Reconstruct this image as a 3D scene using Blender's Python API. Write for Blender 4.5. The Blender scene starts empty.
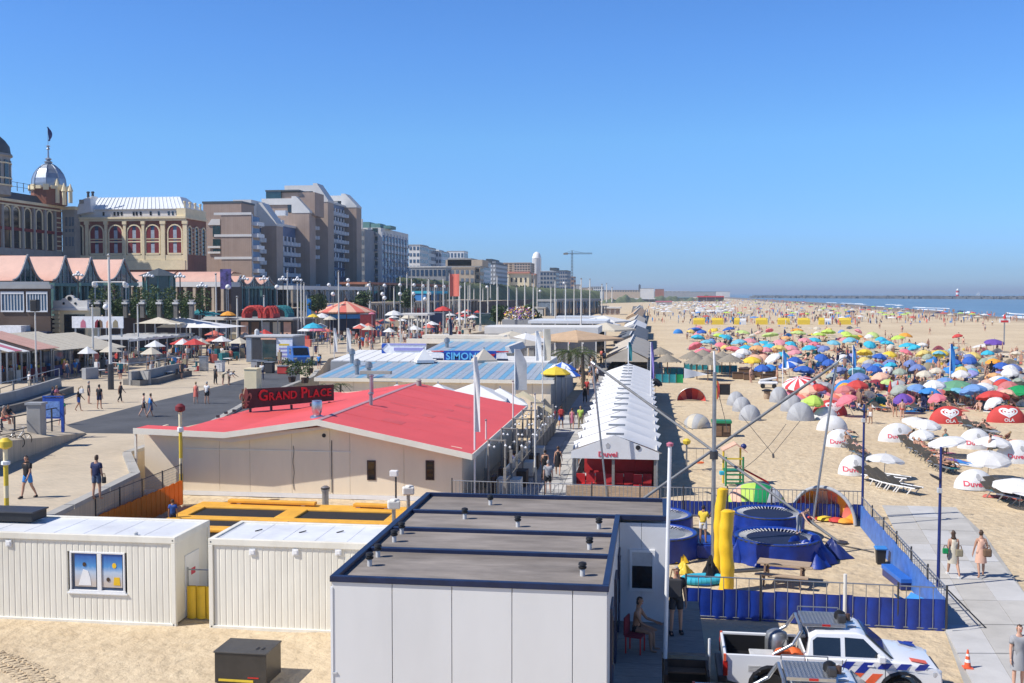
import bpy,math,random
from math import sin,cos,pi,radians as R,sqrt,atan2,exp
from mathutils import Vector,Matrix
random.seed(7)
S=bpy.context.scene
COL=S.collection
# ------------------------------------------------------------------ camera, sky, sun, exposure
F=1060.0;CAMH=10.2
PITCH=math.atan((341.5-293.0)/F);YAW=math.atan((655.0-512.0)/F)
cd=bpy.data.cameras.new('camera');cam=bpy.data.objects.new('camera',cd);COL.objects.link(cam)
cd.sensor_width=36.0;cd.lens=F*36.0/1024.0;cd.clip_start=0.5;cd.clip_end=60000
cam.location=(0,0,CAMH);cam.rotation_euler=(pi/2-PITCH,0,YAW)
S.camera=cam
SUN_EL=R(47);SUN_AZ=R(25)
W=bpy.data.worlds.new('World');S.world=W;W.use_nodes=True
nt=W.node_tree;nt.nodes.clear()
sk=nt.nodes.new('ShaderNodeTexSky');sk.sky_type='NISHITA';sk.sun_disc=False
sk.sun_elevation=SUN_EL;sk.sun_rotation=-(pi/2+SUN_AZ)
sk.altitude=0;sk.air_density=0.7;sk.dust_density=0.0;sk.ozone_density=3.0
bg=nt.nodes.new('ShaderNodeBackground');bg.inputs['Strength'].default_value=0.107
wo=nt.nodes.new('ShaderNodeOutputWorld')
# clear polarised summer sky: deep blue overhead, a dull blue haze at the horizon (same all the way round)
gn=nt.nodes.new('ShaderNodeTexCoord');sp=nt.nodes.new('ShaderNodeSeparateXYZ');gr=nt.nodes.new('ShaderNodeValToRGB');mu=nt.nodes.new('ShaderNodeMixRGB');mu.blend_type='MULTIPLY';mu.inputs[0].default_value=1
el=gr.color_ramp.elements;el[0].position=0.0;el[0].color=(.21,.30,.455,1);el[1].position=1.0;el[1].color=(.11,.20,.35,1)
for ps,cc in((.02,(.215,.305,.455,1)),(.06,(.285,.42,.60,1)),(.14,(.365,.565,.70,1)),(.22,(.36,.58,.80,1)),(.30,(.345,.575,.83,1)),(.5,(.23,.40,.62,1))):
 q=el.new(ps);q.color=cc
v2=nt.nodes.new('ShaderNodeVectorMath');v2.operation='SCALE';v2.inputs['Scale'].default_value=2.0
nt.links.new(gn.outputs['Generated'],sp.inputs[0]);nt.links.new(sp.outputs['Z'],gr.inputs[0]);nt.links.new(sk.outputs[0],mu.inputs[1]);nt.links.new(gr.outputs[0],v2.inputs[0]);nt.links.new(v2.outputs[0],mu.inputs[2])
nt.links.new(mu.outputs[0],bg.inputs[0]);nt.links.new(bg.outputs[0],wo.inputs[0])
sd=bpy.data.lights.new('sun','SUN');sd.energy=5.0;sd.angle=R(0.5);sd.color=(1.0,0.955,0.89)
sun=bpy.data.objects.new('sun',sd);COL.objects.link(sun)
sdir=Vector((cos(SUN_AZ)*cos(SUN_EL),sin(SUN_AZ)*cos(SUN_EL),-sin(SUN_EL)))
sun.rotation_euler=sdir.to_track_quat('-Z','Y').to_euler();sun.location=(-60,-20,80)
S.view_settings.view_transform='Standard';S.view_settings.look='None'
S.view_settings.exposure=0.2;S.view_settings.gamma=1.0;S.view_settings.use_curve_mapping=False
S.cycles.max_bounces=5;S.cycles.diffuse_bounces=3;S.cycles.glossy_bounces=2;S.cycles.transmission_bounces=4;S.cycles.volume_bounces=0
S.cycles.transparent_max_bounces=6;S.cycles.use_denoising=True
try:S.cycles.denoiser='OPENIMAGEDENOISE'
except Exception:pass
# ------------------------------------------------------------------ measuring: photograph pixels -> places in the world
_f=Vector((-sin(YAW)*cos(PITCH),cos(YAW)*cos(PITCH),-sin(PITCH)))
_r=Vector((cos(YAW),sin(YAW),0));_u=_r.cross(_f)
C0=Vector((0,0,CAMH))
def ray(px,py):return _f*F+_r*(px-512.0)+_u*(341.5-py)
def P(px,py,z=0.0):
 d=ray(px,py);t=(z-CAMH)/d.z
 return C0+d*t
def V(px,py,Y):
 d=ray(px,py);return C0+d*(Y/d.y)
def VX(px,py,X):
 d=ray(px,py);return C0+d*(X/d.x)
def X(px,Y):return V(px,293,Y).x
def YX(px,Xv):return VX(px,293,Xv).y
def zat(p,py):
 c=(p-C0);a=c.dot(_f);
# solve (c+z up).u/(c+z up).f = (341.5-py)/F
 k=(341.5-py)/F;base=Vector((p.x,p.y,0))-C0
 return(k*base.dot(_f)-base.dot(_u))/(_u.z-k*_f.z)
# ------------------------------------------------------------------ mesh helpers
class MB:
 def __init__(s):s.v=[];s.f=[];s.m=[]
 def add(s,vs,fs,mi=0):
  o=len(s.v);s.v+=[tuple(q)for q in vs]
  for q in fs:s.f.append(tuple(i+o for i in q));s.m.append(mi)
  return s
 def box(s,c,sz,rz=0,mi=0):
  hx,hy,hz=sz[0]/2,sz[1]/2,sz[2]/2;ca,sa=cos(rz),sin(rz)
  vs=[]
  for z in(-hz,hz):
   for x,y in((-hx,-hy),(hx,-hy),(hx,hy),(-hx,hy)):
    vs.append((c[0]+x*ca-y*sa,c[1]+x*sa+y*ca,c[2]+z))
  return s.add(vs,BOXF,mi)
 def bx(s,x0,x1,y0,y1,z0,z1,mi=0):
  return s.box(((x0+x1)/2,(y0+y1)/2,(z0+z1)/2),(abs(x1-x0),abs(y1-y0),abs(z1-z0)),0,mi)
 def tube(s,p,q,r,n=8,r2=None,mi=0):
  p=Vector(p);q=Vector(q);d=(q-p)
  if d.length<1e-6:return s
  d.normalize();r2=r if r2 is None else r2
  a=d.orthogonal().normalized();b=d.cross(a);vs=[]
  for c,rr in((p,r),(q,r2)):
   for i in range(n):
    t=2*pi*i/n;vs.append(c+a*(cos(t)*rr)+b*(sin(t)*rr))
  fs=[(i,(i+1)%n,n+(i+1)%n,n+i)for i in range(n)]
  fs+=[tuple(range(n-1,-1,-1)),tuple(range(n,2*n))]
  return s.add(vs,fs,mi)
 def path(s,pts,r,n=6,mi=0):
  for a,b in zip(pts,pts[1:]):s.tube(a,b,r,n,None,mi)
  return s
 def lathe(s,prof,n=12,c=(0,0,0),mi=0,a0=0.0,cap=True):
  vs=[];fs=[]
  for r,z in prof:
   for i in range(n):
    t=a0+2*pi*i/n;vs.append((c[0]+r*cos(t),c[1]+r*sin(t),c[2]+z))
  for k in range(len(prof)-1):
   for i in range(n):
    j=(i+1)%n;fs.append((k*n+i,k*n+j,(k+1)*n+j,(k+1)*n+i))
  if cap and prof[0][0]>1e-4:fs.append(tuple(range(n-1,-1,-1)))
  if cap and prof[-1][0]>1e-4:fs.append(tuple(range((len(prof)-1)*n,len(prof)*n)))
  return s.add(vs,fs,mi)
 def prism(s,poly,z0,z1,mi=0):
  n=len(poly);vs=[(x,y,z0)for x,y in poly]+[(x,y,z1)for x,y in poly]
  fs=[tuple(range(n-1,-1,-1)),tuple(range(n,2*n))]+[(i,(i+1)%n,n+(i+1)%n,n+i)for i in range(n)]
  return s.add(vs,fs,mi)
 def prisy(s,poly,y0,y1,mi=0):
  n=len(poly);vs=[(x,y0,z)for x,z in poly]+[(x,y1,z)for x,z in poly]
  fs=[tuple(range(n)),tuple(range(2*n-1,n-1,-1))]+[(i,n+i,n+(i+1)%n,(i+1)%n)for i in range(n)]
  return s.add(vs,fs,mi)
 def prisx(s,poly,x0,x1,mi=0):
  n=len(poly);vs=[(x0,y,z)for y,z in poly]+[(x1,y,z)for y,z in poly]
  fs=[tuple(range(n-1,-1,-1)),tuple(range(n,2*n))]+[(i,(i+1)%n,n+(i+1)%n,n+i)for i in range(n)]
  return s.add(vs,fs,mi)
 def slab(s,a,b,c,d,t,mi=0):
  a,b,c,d=map(Vector,(a,b,c,d));n=(b-a).cross(d-a).normalized()*t
  vs=[a-n,b-n,c-n,d-n,a,b,c,d]
  return s.add(vs,BOXF,mi)
 def grid(s,fn,nu,nv,mi=0,wrap=False):
  vs=[fn(i/nu,j/nv)for j in range(nv+1)for i in range(nu+1)]
  fs=[(j*(nu+1)+i,j*(nu+1)+i+1,(j+1)*(nu+1)+i+1,(j+1)*(nu+1)+i)for j in range(nv)for i in range(nu)]
  return s.add(vs,fs,mi)
 def leaves(s,c,rad,n,size,rng,mi=0,mi2=None):
  for _ in range(n):
   while True:
    q=Vector((rng.uniform(-1,1),rng.uniform(-1,1),rng.uniform(-1,1)))
    if 0.2<q.length<1:break
   p=Vector((c[0]+q.x*rad[0],c[1]+q.y*rad[1],c[2]+q.z*rad[2]))
   a=Vector((rng.gauss(0,1),rng.gauss(0,1),rng.gauss(0,1))).normalized()
   b=a.orthogonal().normalized();k=size*rng.uniform(.6,1.3)
   s.add([p-a*k,p+b*k*.5,p+a*k,p-b*k*.5],[(0,1,2,3)],mi if mi2 is None or rng.random()<.6 else mi2)
  return s
 def mesh(s,name,mats,smooth=None):
  me=bpy.data.meshes.new(name);me.from_pydata(s.v,[],s.f)
  for m in(mats if isinstance(mats,(list,tuple))else[mats]):me.materials.append(m)
  if any(s.m):me.polygons.foreach_set('material_index',s.m)
  if smooth:
   me.polygons.foreach_set('use_smooth',[True]*len(me.polygons));me.update()
   me.set_sharp_from_angle(angle=R(smooth))
  me.update();return me
 def build(s,name,mats,parent=None,smooth=None,kind=None,label=None,bevel=0):
  return link(name,s.mesh(name,mats,smooth),parent,kind,label,bevel)
def B(n,mt,par,*a):
 m=MB();m.bx(*a);return m.build(n,M[mt],par)
def K(f,n,mt,par,*a,**k):
 m=MB();getattr(m,f)(*a);return m.build(n,M[mt],par,**k)
def T(n,mt,par,*a):
 m=MB();m.tube(*a);return m.build(n,M[mt],par)
def Lt(n,mt,par,*a):
 m=MB();m.lathe(*a);return m.build(n,M[mt],par)
BOXF=[(3,2,1,0),(4,5,6,7),(0,1,5,4),(1,2,6,5),(2,3,7,6),(3,0,4,7)]
def link(name,me,parent=None,kind=None,label=None,bevel=0):
 o=bpy.data.objects.new(name,me);COL.objects.link(o)
 if parent:o.parent=parent
 if kind:o['kind']=kind
 if label:o['label']=label
 if bevel:
  b=o.modifiers.new('bevel','BEVEL');b.width=bevel;b.segments=2;b.limit_method='ANGLE';b.angle_limit=R(40)
 return o
def tag(o,label,cat,group=None):
 o['label']=label;o['category']=cat
 if group:o['group']=group
 return o
def thing(name,label,cat,loc=(0,0,0),rz=0,group=None):
 o=bpy.data.objects.new(name,None);COL.objects.link(o);o.empty_display_size=.2
 o.location=loc;o.rotation_euler=(0,0,rz);return tag(o,label,cat,group)
def kids(o):return[c for c in bpy.data.objects if c.parent==o]
CH={}
def dup(root,loc=None,rz=None,label=None,group=None,scale=None,recolor=None):
 """copy a thing with its parts and sub-parts; recolor = {part name stem: material}"""
 def cp(o,par):
  c=o.copy();COL.objects.link(c)
  if par:c.parent=par
  if recolor and o.type=='MESH':
   st=o.name.split('.')[0]
   if st in recolor:
    for sl in c.material_slots:sl.link='OBJECT';sl.material=recolor[st]
  for ch in CH[o.name]:cp(ch,c)
  return c
 if root.name not in CH:
  def reg(o):
   CH[o.name]=list(o.children)
   for q in o.children:reg(q)
  reg(root)
 c=cp(root,None)
 if loc is not None:c.location=loc
 if rz is not None:c.rotation_euler=(0,0,rz)
 if scale:c.scale=(scale,)*3
 if label:c['label']=label
 if group:c['group']=group
 return c
def paint(o,m):
 for sl in o.material_slots:sl.link='OBJECT';sl.material=m
def struct(name,mb,mats,**k):return mb.build(name,mats,kind='structure',**k)
def text_geo(txt,size,ext=0.0,spacing=1.0):
 """lettering from Blender's built-in font: vertices (x right, y up, z = thickness) and faces, centred"""
 cu=bpy.data.curves.new('lettering','FONT');cu.body=txt;cu.size=size;cu.extrude=ext;cu.space_character=spacing
 cu.offset=size*.018;cu.align_x='CENTER';cu.align_y='CENTER';cu.resolution_u=3
 o=bpy.data.objects.new('lettering',cu);COL.objects.link(o)
 me=o.to_mesh();vs=[v.co.copy()for v in me.vertices];fs=[tuple(p.vertices)for p in me.polygons]
 o.to_mesh_clear();bpy.data.objects.remove(o);bpy.data.curves.remove(cu)
 return vs,fs
# ------------------------------------------------------------------ materials
def N(t,ty,**k):
 n=t.nodes.new(ty)
 for a,b in k.items():setattr(n,a,b)
 return n
M={}
def mk(name,col,rough=.65,metal=0.0,var=.12,scale=3.0,bump=0.0,bscale=40.0,spec=.4,stretch=None,dirt=0.0,coat=0.0,trans=0.0):
 m=bpy.data.materials.new(name);m.use_nodes=True;t=m.node_tree;L=t.links.new
 b=t.nodes['Principled BSDF'];b.inputs['Roughness'].default_value=rough;b.inputs['Metallic'].default_value=metal
 b.inputs['Specular IOR Level'].default_value=spec
 if coat:b.inputs['Coat Weight'].default_value=coat;b.inputs['Coat Roughness'].default_value=.06
 tc=N(t,'ShaderNodeTexCoord');src=tc.outputs['Object']
 if stretch:
  mp=N(t,'ShaderNodeMapping');mp.inputs['Scale'].default_value=stretch;L(src,mp.inputs[0]);vec=mp.outputs[0]
 else:vec=src
 no=N(t,'ShaderNodeTexNoise');no.inputs['Scale'].default_value=scale;no.inputs['Detail'].default_value=6;no.inputs['Roughness'].default_value=.65
 L(vec,no.inputs['Vector'])
 rp=N(t,'ShaderNodeValToRGB');a=[max(0,c*(1-var*1.6))for c in col];z=[min(1,c*(1+var))for c in col]
 rp.color_ramp.elements[0].position=.28;rp.color_ramp.elements[1].position=.72
 rp.color_ramp.elements[0].color=(*a,1);rp.color_ramp.elements[1].color=(*z,1)
 L(no.outputs['Fac'],rp.inputs[0]);out=rp.outputs[0]
 if dirt:
  n2=N(t,'ShaderNodeTexNoise');n2.inputs['Scale'].default_value=scale*.35;n2.inputs['Detail'].default_value=9;n2.inputs['Roughness'].default_value=.75
  L(vec,n2.inputs['Vector'])
  r2=N(t,'ShaderNodeValToRGB');r2.color_ramp.elements[0].position=.48;r2.color_ramp.elements[1].position=.74
  L(n2.outputs['Fac'],r2.inputs[0])
  mt=N(t,'ShaderNodeMath',operation='MULTIPLY');mt.inputs[1].default_value=dirt;L(r2.outputs[0],mt.inputs[0])
  mx=N(t,'ShaderNodeMixRGB');mx.inputs[2].default_value=(col[0]*.45+.03,col[1]*.42+.025,col[2]*.38+.02,1)
  L(mt.outputs[0],mx.inputs[0]);L(out,mx.inputs[1]);out=mx.outputs[0]
 L(out,b.inputs['Base Color'])
 if bump:
  nb=N(t,'ShaderNodeTexNoise');nb.inputs['Scale'].default_value=bscale;nb.inputs['Detail'].default_value=4
  L(vec,nb.inputs['Vector']);bm=N(t,'ShaderNodeBump');bm.inputs['Strength'].default_value=bump;bm.inputs['Distance'].default_value=.02
  L(nb.outputs['Fac'],bm.inputs['Height']);L(bm.outputs[0],b.inputs['Normal'])
 if trans:
  td=N(t,'ShaderNodeBsdfTranslucent');L(out,td.inputs[0]);ms=N(t,'ShaderNodeMixShader');ms.inputs[0].default_value=trans
  L(b.outputs[0],ms.inputs[1]);L(td.outputs[0],ms.inputs[2]);L(ms.outputs[0],t.nodes['Material Output'].inputs[0])
 M[name]=m;return m
def glass(name,col,rough=.08):
 m=mk(name,col,rough,0,.25,1.2,spec=.8);return m
def brick(name,c1,c2,mortar,sc,rough=.85,bump=.4,w=.5,h=.25,var=.25,coord='Object',rot=0,msize=.02):
 m=bpy.data.materials.new(name);m.use_nodes=True;t=m.node_tree;L=t.links.new;b=t.nodes['Principled BSDF']
 b.inputs['Roughness'].default_value=rough;b.inputs['Specular IOR Level'].default_value=.25
 tc=N(t,'ShaderNodeTexCoord');mp=N(t,'ShaderNodeMapping');mp.inputs['Rotation'].default_value=(0,0,rot);L(tc.outputs[coord],mp.inputs[0])
 bt=N(t,'ShaderNodeTexBrick');bt.inputs['Scale'].default_value=sc;bt.inputs['Color1'].default_value=(*c1,1);bt.inputs['Color2'].default_value=(*c2,1)
 bt.inputs['Mortar'].default_value=(*mortar,1);bt.inputs['Brick Width'].default_value=w;bt.inputs['Row Height'].default_value=h;bt.inputs['Mortar Size'].default_value=msize
 L(mp.outputs[0],bt.inputs['Vector'])
 no=N(t,'ShaderNodeTexNoise');no.inputs['Scale'].default_value=.22;no.inputs['Detail'].default_value=8;no.inputs['Roughness'].default_value=.7;L(tc.outputs[coord],no.inputs['Vector'])
 rp=N(t,'ShaderNodeMapRange');rp.inputs[1].default_value=.3;rp.inputs[2].default_value=.7;rp.inputs[3].default_value=1-var;rp.inputs[4].default_value=1+var*.5;L(no.outputs['Fac'],rp.inputs[0])
 mx=N(t,'ShaderNodeMixRGB',blend_type='MULTIPLY');mx.inputs[0].default_value=1;L(bt.outputs['Color'],mx.inputs[1]);L(rp.outputs[0],mx.inputs[2]);L(mx.outputs[0],b.inputs['Base Color'])
 if bump:
  bm=N(t,'ShaderNodeBump');bm.inputs['Strength'].default_value=bump;bm.inputs['Distance'].default_value=.01;bm.invert=True
  L(bt.outputs['Fac'],bm.inputs['Height']);L(bm.outputs[0],b.inputs['Normal'])
 M[name]=m;return m
def sand_mat():
 m=bpy.data.materials.new('sand');m.use_nodes=True;t=m.node_tree;L=t.links.new;b=t.nodes['Principled BSDF']
 b.inputs['Roughness'].default_value=.95;b.inputs['Specular IOR Level'].default_value=.15
 ge=N(t,'ShaderNodeNewGeometry');pos=ge.outputs['Position']
 def noise(sc,det=6,ro=.6):
  n=N(t,'ShaderNodeTexNoise');n.inputs['Scale'].default_value=sc;n.inputs['Detail'].default_value=det;n.inputs['Roughness'].default_value=ro;L(pos,n.inputs['Vector']);return n.outputs['Fac']
 big=noise(.05,6);mid=noise(.9,7,.7)
 r=N(t,'ShaderNodeValToRGB');e=r.color_ramp.elements;e[0].position=.36;e[1].position=.64;e[0].color=(.49,.38,.245,1);e[1].color=(.67,.55,.375,1)
 ad=N(t,'ShaderNodeMath',operation='ADD');L(big,ad.inputs[0]);L(mid,ad.inputs[1]);hf=N(t,'ShaderNodeMath',operation='MULTIPLY');hf.inputs[1].default_value=.5;L(ad.outputs[0],hf.inputs[0]);L(hf.outputs[0],r.inputs[0])
# wet sand toward the water line (x > shore)
 sx=N(t,'ShaderNodeSeparateXYZ');L(pos,sx.inputs[0])
 wob=N(t,'ShaderNodeMath',operation='MULTIPLY_ADD');L(noise(.02,3),wob.inputs[0]);wob.inputs[1].default_value=22;L(sx.outputs['X'],wob.inputs[2])
 mr=N(t,'ShaderNodeMapRange');mr.inputs[1].default_value=136;mr.inputs[2].default_value=150;L(wob.outputs[0],mr.inputs[0])
 mx=N(t,'ShaderNodeMixRGB');mx.inputs[2].default_value=(.25,.20,.155,1);L(mr.outputs[0],mx.inputs[0]);L(r.outputs[0],mx.inputs[1]);L(mx.outputs[0],b.inputs['Base Color'])
# dimples of footprints, ripples
 vo=N(t,'ShaderNodeTexVoronoi',feature='SMOOTH_F1');vo.inputs['Scale'].default_value=2.6;L(pos,vo.inputs['Vector'])
 h=N(t,'ShaderNodeMath',operation='MULTIPLY_ADD');L(vo.outputs['Distance'],h.inputs[0]);h.inputs[1].default_value=.7;L(noise(3.2,5),h.inputs[2])
 bm=N(t,'ShaderNodeBump');bm.inputs['Strength'].default_value=.8;bm.inputs['Distance'].default_value=.13;L(h.outputs[0],bm.inputs['Height']);L(bm.outputs[0],b.inputs['Normal'])
 M['sand']=m;return m
def stripes(name,cols,axis,width,rough=.6,var=.08):
 """colour bands of the thing itself (awnings, roof sheets) in its own coordinates"""
 m=mk(name,cols[0],rough,0,var);t=m.node_tree;L=t.links.new;b=t.nodes['Principled BSDF']
 old=b.inputs['Base Color'].links[0].from_socket
 tc=N(t,'ShaderNodeTexCoord');sx=N(t,'ShaderNodeSeparateXYZ');L(tc.outputs['Object'],sx.inputs[0])
 md=N(t,'ShaderNodeMath',operation='PINGPONG');md.inputs[1].default_value=width;L(sx.outputs[axis],md.inputs[0])
 gt=N(t,'ShaderNodeMath',operation='GREATER_THAN');gt.inputs[1].default_value=width*.5;L(md.outputs[0],gt.inputs[0])
 mx=N(t,'ShaderNodeMixRGB');mx.inputs[2].default_value=(*cols[1],1);L(gt.outputs[0],mx.inputs[0]);L(old,mx.inputs[1]);L(mx.outputs[0],b.inputs['Base Color'])
 return m
def wedges(name,c1,c2,n,trans=.0):
 """alternate wedges of a round canopy, by angle about its own axis"""
 m=mk(name,c1,.7,0,.06,2,trans=trans);t=m.node_tree;L=t.links.new;b=t.nodes['Principled BSDF']
 old=b.inputs['Base Color'].links[0].from_socket
 tc=N(t,'ShaderNodeTexCoord');sx=N(t,'ShaderNodeSeparateXYZ');L(tc.outputs['Object'],sx.inputs[0])
 an=N(t,'ShaderNodeMath',operation='ARCTAN2');L(sx.outputs['Y'],an.inputs[0]);L(sx.outputs['X'],an.inputs[1])
 mu=N(t,'ShaderNodeMath',operation='MULTIPLY');mu.inputs[1].default_value=n/2;L(an.outputs[0],mu.inputs[0])
 sn=N(t,'ShaderNodeMath',operation='SINE');L(mu.outputs[0],sn.inputs[0]);gt=N(t,'ShaderNodeMath',operation='GREATER_THAN');gt.inputs[1].default_value=0;L(sn.outputs[0],gt.inputs[0])
 mx=N(t,'ShaderNodeMixRGB');mx.inputs[2].default_value=(*c2,1);L(gt.outputs[0],mx.inputs[0]);L(old,mx.inputs[1]);L(mx.outputs[0],b.inputs['Base Color'])
 return m
sand_mat()
mk('cream_steel',(.80,.765,.655),.5,0,.06,1.2,.05,30,dirt=.34,stretch=(1,1,.25))
mk('white_roof_sheet',(.74,.75,.76),.42,0,.10,.8,.1,8,dirt=.3)
mk('grey_panel',(.70,.69,.665),.45,0,.035,.7,.03,12,dirt=.10,stretch=(1,1,.3))
mk('white_panel',(.72,.72,.72),.5,0,.05,.8,dirt=.15)
mk('navy_frame',(.011,.020,.062),.4,0,.22,2.5,.06,30,dirt=.12)
mk('rig_grey',(.19,.195,.2),.6,0,.15,3);mk('dusty_roof',(.26,.228,.20),.9,0,.3,.9,.35,14,dirt=.7,stretch=(.5,1.6,1))
mk('black_plastic',(.018,.018,.02),.5);mk('pale_plastic',(.55,.55,.54),.5)
mk('white_paint',(.80,.80,.79),.4,0,.05,2,dirt=.1);mk('off_white',(.70,.68,.62),.6,0,.08,1.5,dirt=.15)
mk('galvanised',(.36,.375,.39),.42,.75,.12,6);mk('steel',(.55,.56,.57),.3,.9,.1,4);mk('dark_steel',(.07,.07,.075),.45,.5)
mk('blue_tarp',(.008,.036,.27),.42,0,.20,2.2,.35,9,spec=.5);mk('blue_pad',(.010,.045,.29),.38,0,.15,2,.25,7,spec=.5)
mk('sunlit_blue_tarp',(.06,.17,.50),.5,0,.2,2.5,.3,9)  # paler copy of the blue tarp, with sunlight put into its colour
mk('yellow_vinyl',(.80,.50,.02),.38,0,.10,2,.3,8,spec=.5);mk('orange_pad',(.82,.42,.05),.5,0,.12,1.5,.1,10,dirt=.12)
mk('orange_wood',(.85,.32,.03),.5,0,.14,3,.15,20,stretch=(3,3,.5),trans=.55)
mk('black_mesh',(.022,.022,.024),.8,0,.2,8)
mk('red_roof',(.74,.10,.095),.62,0,.09,.22,.08,3,dirt=.26)
mk('cream_wall',(.86,.73,.54),.75,0,.05,.6,.06,30,dirt=.14,stretch=(1,1,.3));mk('cream_trim',(.80,.74,.62),.6,0,.05,1.2,dirt=.12)
mk('brown_board',(.075,.042,.032),.6,0,.2,2);mk('red_letter',(.62,.012,.02),.35);mk('bronze',(.33,.20,.12),.45,.3)
glass('dark_glass',(.012,.016,.022));glass('blue_glass',(.03,.07,.14));glass('teal_glass',(.015,.05,.06));glass('pale_glass',(.16,.2,.25),.12)
mk('concrete',(.40,.385,.35),.85,0,.14,.6,.15,25,dirt=.3);mk('concrete_slab',(.48,.46,.42),.85,0,.10,.8,.12,20,dirt=.28)
mk('dark_concrete',(.17,.16,.145),.85,0,.2,.8,.15,20,dirt=.3);mk('asphalt',(.085,.088,.095),.9,0,.22,.35,.25,60,dirt=.1)
brick('boulevard_paving',(.58,.48,.345),(.51,.43,.315),(.40,.34,.26),1.6,var=.18,msize=.012,bump=.25)
brick('brown_brick',(.40,.30,.24),(.36,.265,.21),(.44,.35,.29),1.0,var=.15,bump=.1,msize=.015)
brick('dark_brick',(.085,.05,.04),(.07,.042,.034),(.1,.07,.055),1.0,var=.2,bump=.1)
brick('red_brick',(.26,.10,.065),(.22,.085,.058),(.3,.2,.15),1.4,var=.2,bump=.1)
mk('sandstone',(.80,.68,.44),.8,0,.09,.8,.1,12,dirt=.15);mk('grey_stone',(.33,.32,.30),.8,0,.12,1,.1,12,dirt=.2)
mk('burgundy',(.19,.018,.025),.7,0,.15,2);mk('zinc',(.36,.40,.45),.38,.55,.14,1.2,.08,10);mk('white_zinc',(.70,.73,.75),.45,.1,.06,1.5)
mk('pink_roof',(.60,.35,.27),.6,0,.07,.8,.1,8,dirt=.08);mk('slate',(.07,.085,.095),.6,0,.15,2)
mk('balcony_white',(.62,.64,.66),.5,0,.06,1);mk('balcony_blue',(.03,.07,.16),.4,0,.25,1)
mk('render_white',(.66,.65,.62),.8,0,.06,.4,dirt=.12);mk('render_tan',(.47,.38,.28),.85,0,.1,.4,dirt=.2);mk('render_grey',(.30,.31,.32),.8,0,.1,.4,dirt=.2)
mk('tile_roof',(.33,.13,.08),.8,0,.15,.8);mk('green_copper',(.10,.22,.21),.6,0,.12,1)
mk('dune_grass',(.15,.18,.075),.95,0,.4,.25,.6,3);mk('leaf',(.045,.085,.022),.6,0,.35,2,trans=.2);mk('leaf_light',(.09,.13,.035),.6,0,.3,2,trans=.2)
mk('leaf_olive',(.12,.13,.05),.6,0,.3,2,trans=.2);mk('bark',(.11,.085,.06),.9,0,.3,6)
mk('tent_white',(.80,.80,.79),.6,0,.04,1.5,.1,4,trans=.12);mk('tent_grey',(.40,.385,.35),.7,0,.08,1,.1,5);mk('tent_beige',(.50,.45,.37),.7,0,.08,1,.1,5)
mk('tent_slate',(.135,.15,.17),.7,0,.1,1);mk('tent_tan',(.52,.36,.22),.75,0,.1,1);mk('canvas_grey',(.40,.41,.42),.75,0,.08,2,.2,8)
mk('straw',(.29,.255,.20),.95,0,.3,9,.7,18,stretch=(6,6,1));mk('wood',(.22,.13,.075),.75,0,.22,3,.2,20,stretch=(1,6,6));mk('pale_wood',(.42,.31,.21),.8,0,.2,3,stretch=(1,6,6))
mk('grey_wood',(.27,.25,.225),.85,0,.2,3,stretch=(1,8,8));mk('dark_wood',(.075,.045,.03),.7,0,.2,3)
mk('red_paint',(.58,.03,.03),.45,0,.1,2);mk('red_fabric',(.62,.045,.05),.7,0,.08,2,trans=.15);mk('green_paint',(.02,.22,.09),.45,0,.12,2);mk('blue_paint',(.03,.13,.42),.4,0,.12,2)
mk('teal_fabric',(.02,.25,.30),.7,0,.15,2);mk('purple_fabric',(.22,.18,.48),.7,0,.1,2);mk('navy_paint',(.02,.035,.16),.4,0,.15,3)
mk('car_white',(.78,.79,.80),.28,0,.02,1,coat=.6);mk('tyre',(.02,.02,.02),.85,0,.15,8);mk('car_black',(.015,.015,.017),.4);mk('lamp_red',(.5,.02,.015),.15,coat=.5)
mk('decal_blue',(.015,.035,.30),.4);mk('decal_orange',(.80,.13,.05),.4);mk('headlight',(.6,.62,.65),.1,.2,coat=.8)
mk('orange_bag',(.80,.14,.03),.6);mk('sign_blue',(.02,.08,.40),.4);mk('sign_white',(.75,.76,.78),.45);mk('sky_letter',(.12,.45,.75),.4)
mk('dark_box',(.05,.046,.042),.4,.3,.15,2,spec=.6);mk('rope',(.11,.10,.09),.8);mk('duvel_red',(.66,.06,.10),.6);mk('logo_grey',(.42,.42,.42),.6)
mk('foam',(.82,.84,.85),.9,0,.06,2);mk('rock',(.14,.14,.145),.9,0,.3,.4,.5,2);mk('yellow_paint',(.72,.52,.05),.45,0,.1,2)
FAB={}
def fab(n,c,tr=.18):FAB[n]=mk('fabric_'+n,c,.75,0,.07,2.5,.1,6,trans=tr)
for n,c in dict(yellow=(.82,.60,.06),lime=(.52,.72,.13),cyan=(.05,.48,.66),pink=(.80,.22,.27),orange=(.85,.38,.05),blue=(.04,.13,.48),sky=(.05,.27,.68),white=(.78,.78,.77),red=(.62,.07,.06),green=(.01,.32,.10),lilac=(.34,.34,.66),peach=(.82,.50,.36),grey=(.40,.41,.43),sage=(.36,.42,.34),maroon=(.27,.03,.05),purple=(.16,.08,.4),black=(.02,.02,.024),navy=(.02,.03,.10),rose=(.62,.20,.28),brown=(.2,.12,.07),khaki=(.34,.29,.19),teal=(.03,.22,.25),charcoal=(.06,.06,.065),denim=(.09,.13,.22),coral=(.75,.20,.15),cream=(.66,.60,.48)).items():fab(n,c)
for n in list(FAB):
 c=FAB[n].node_tree.nodes['Color Ramp'].color_ramp.elements[1].color;fab(n+'_pale',tuple(min(.8,q*.72+.16)for q in c[:3]),.25)
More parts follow.
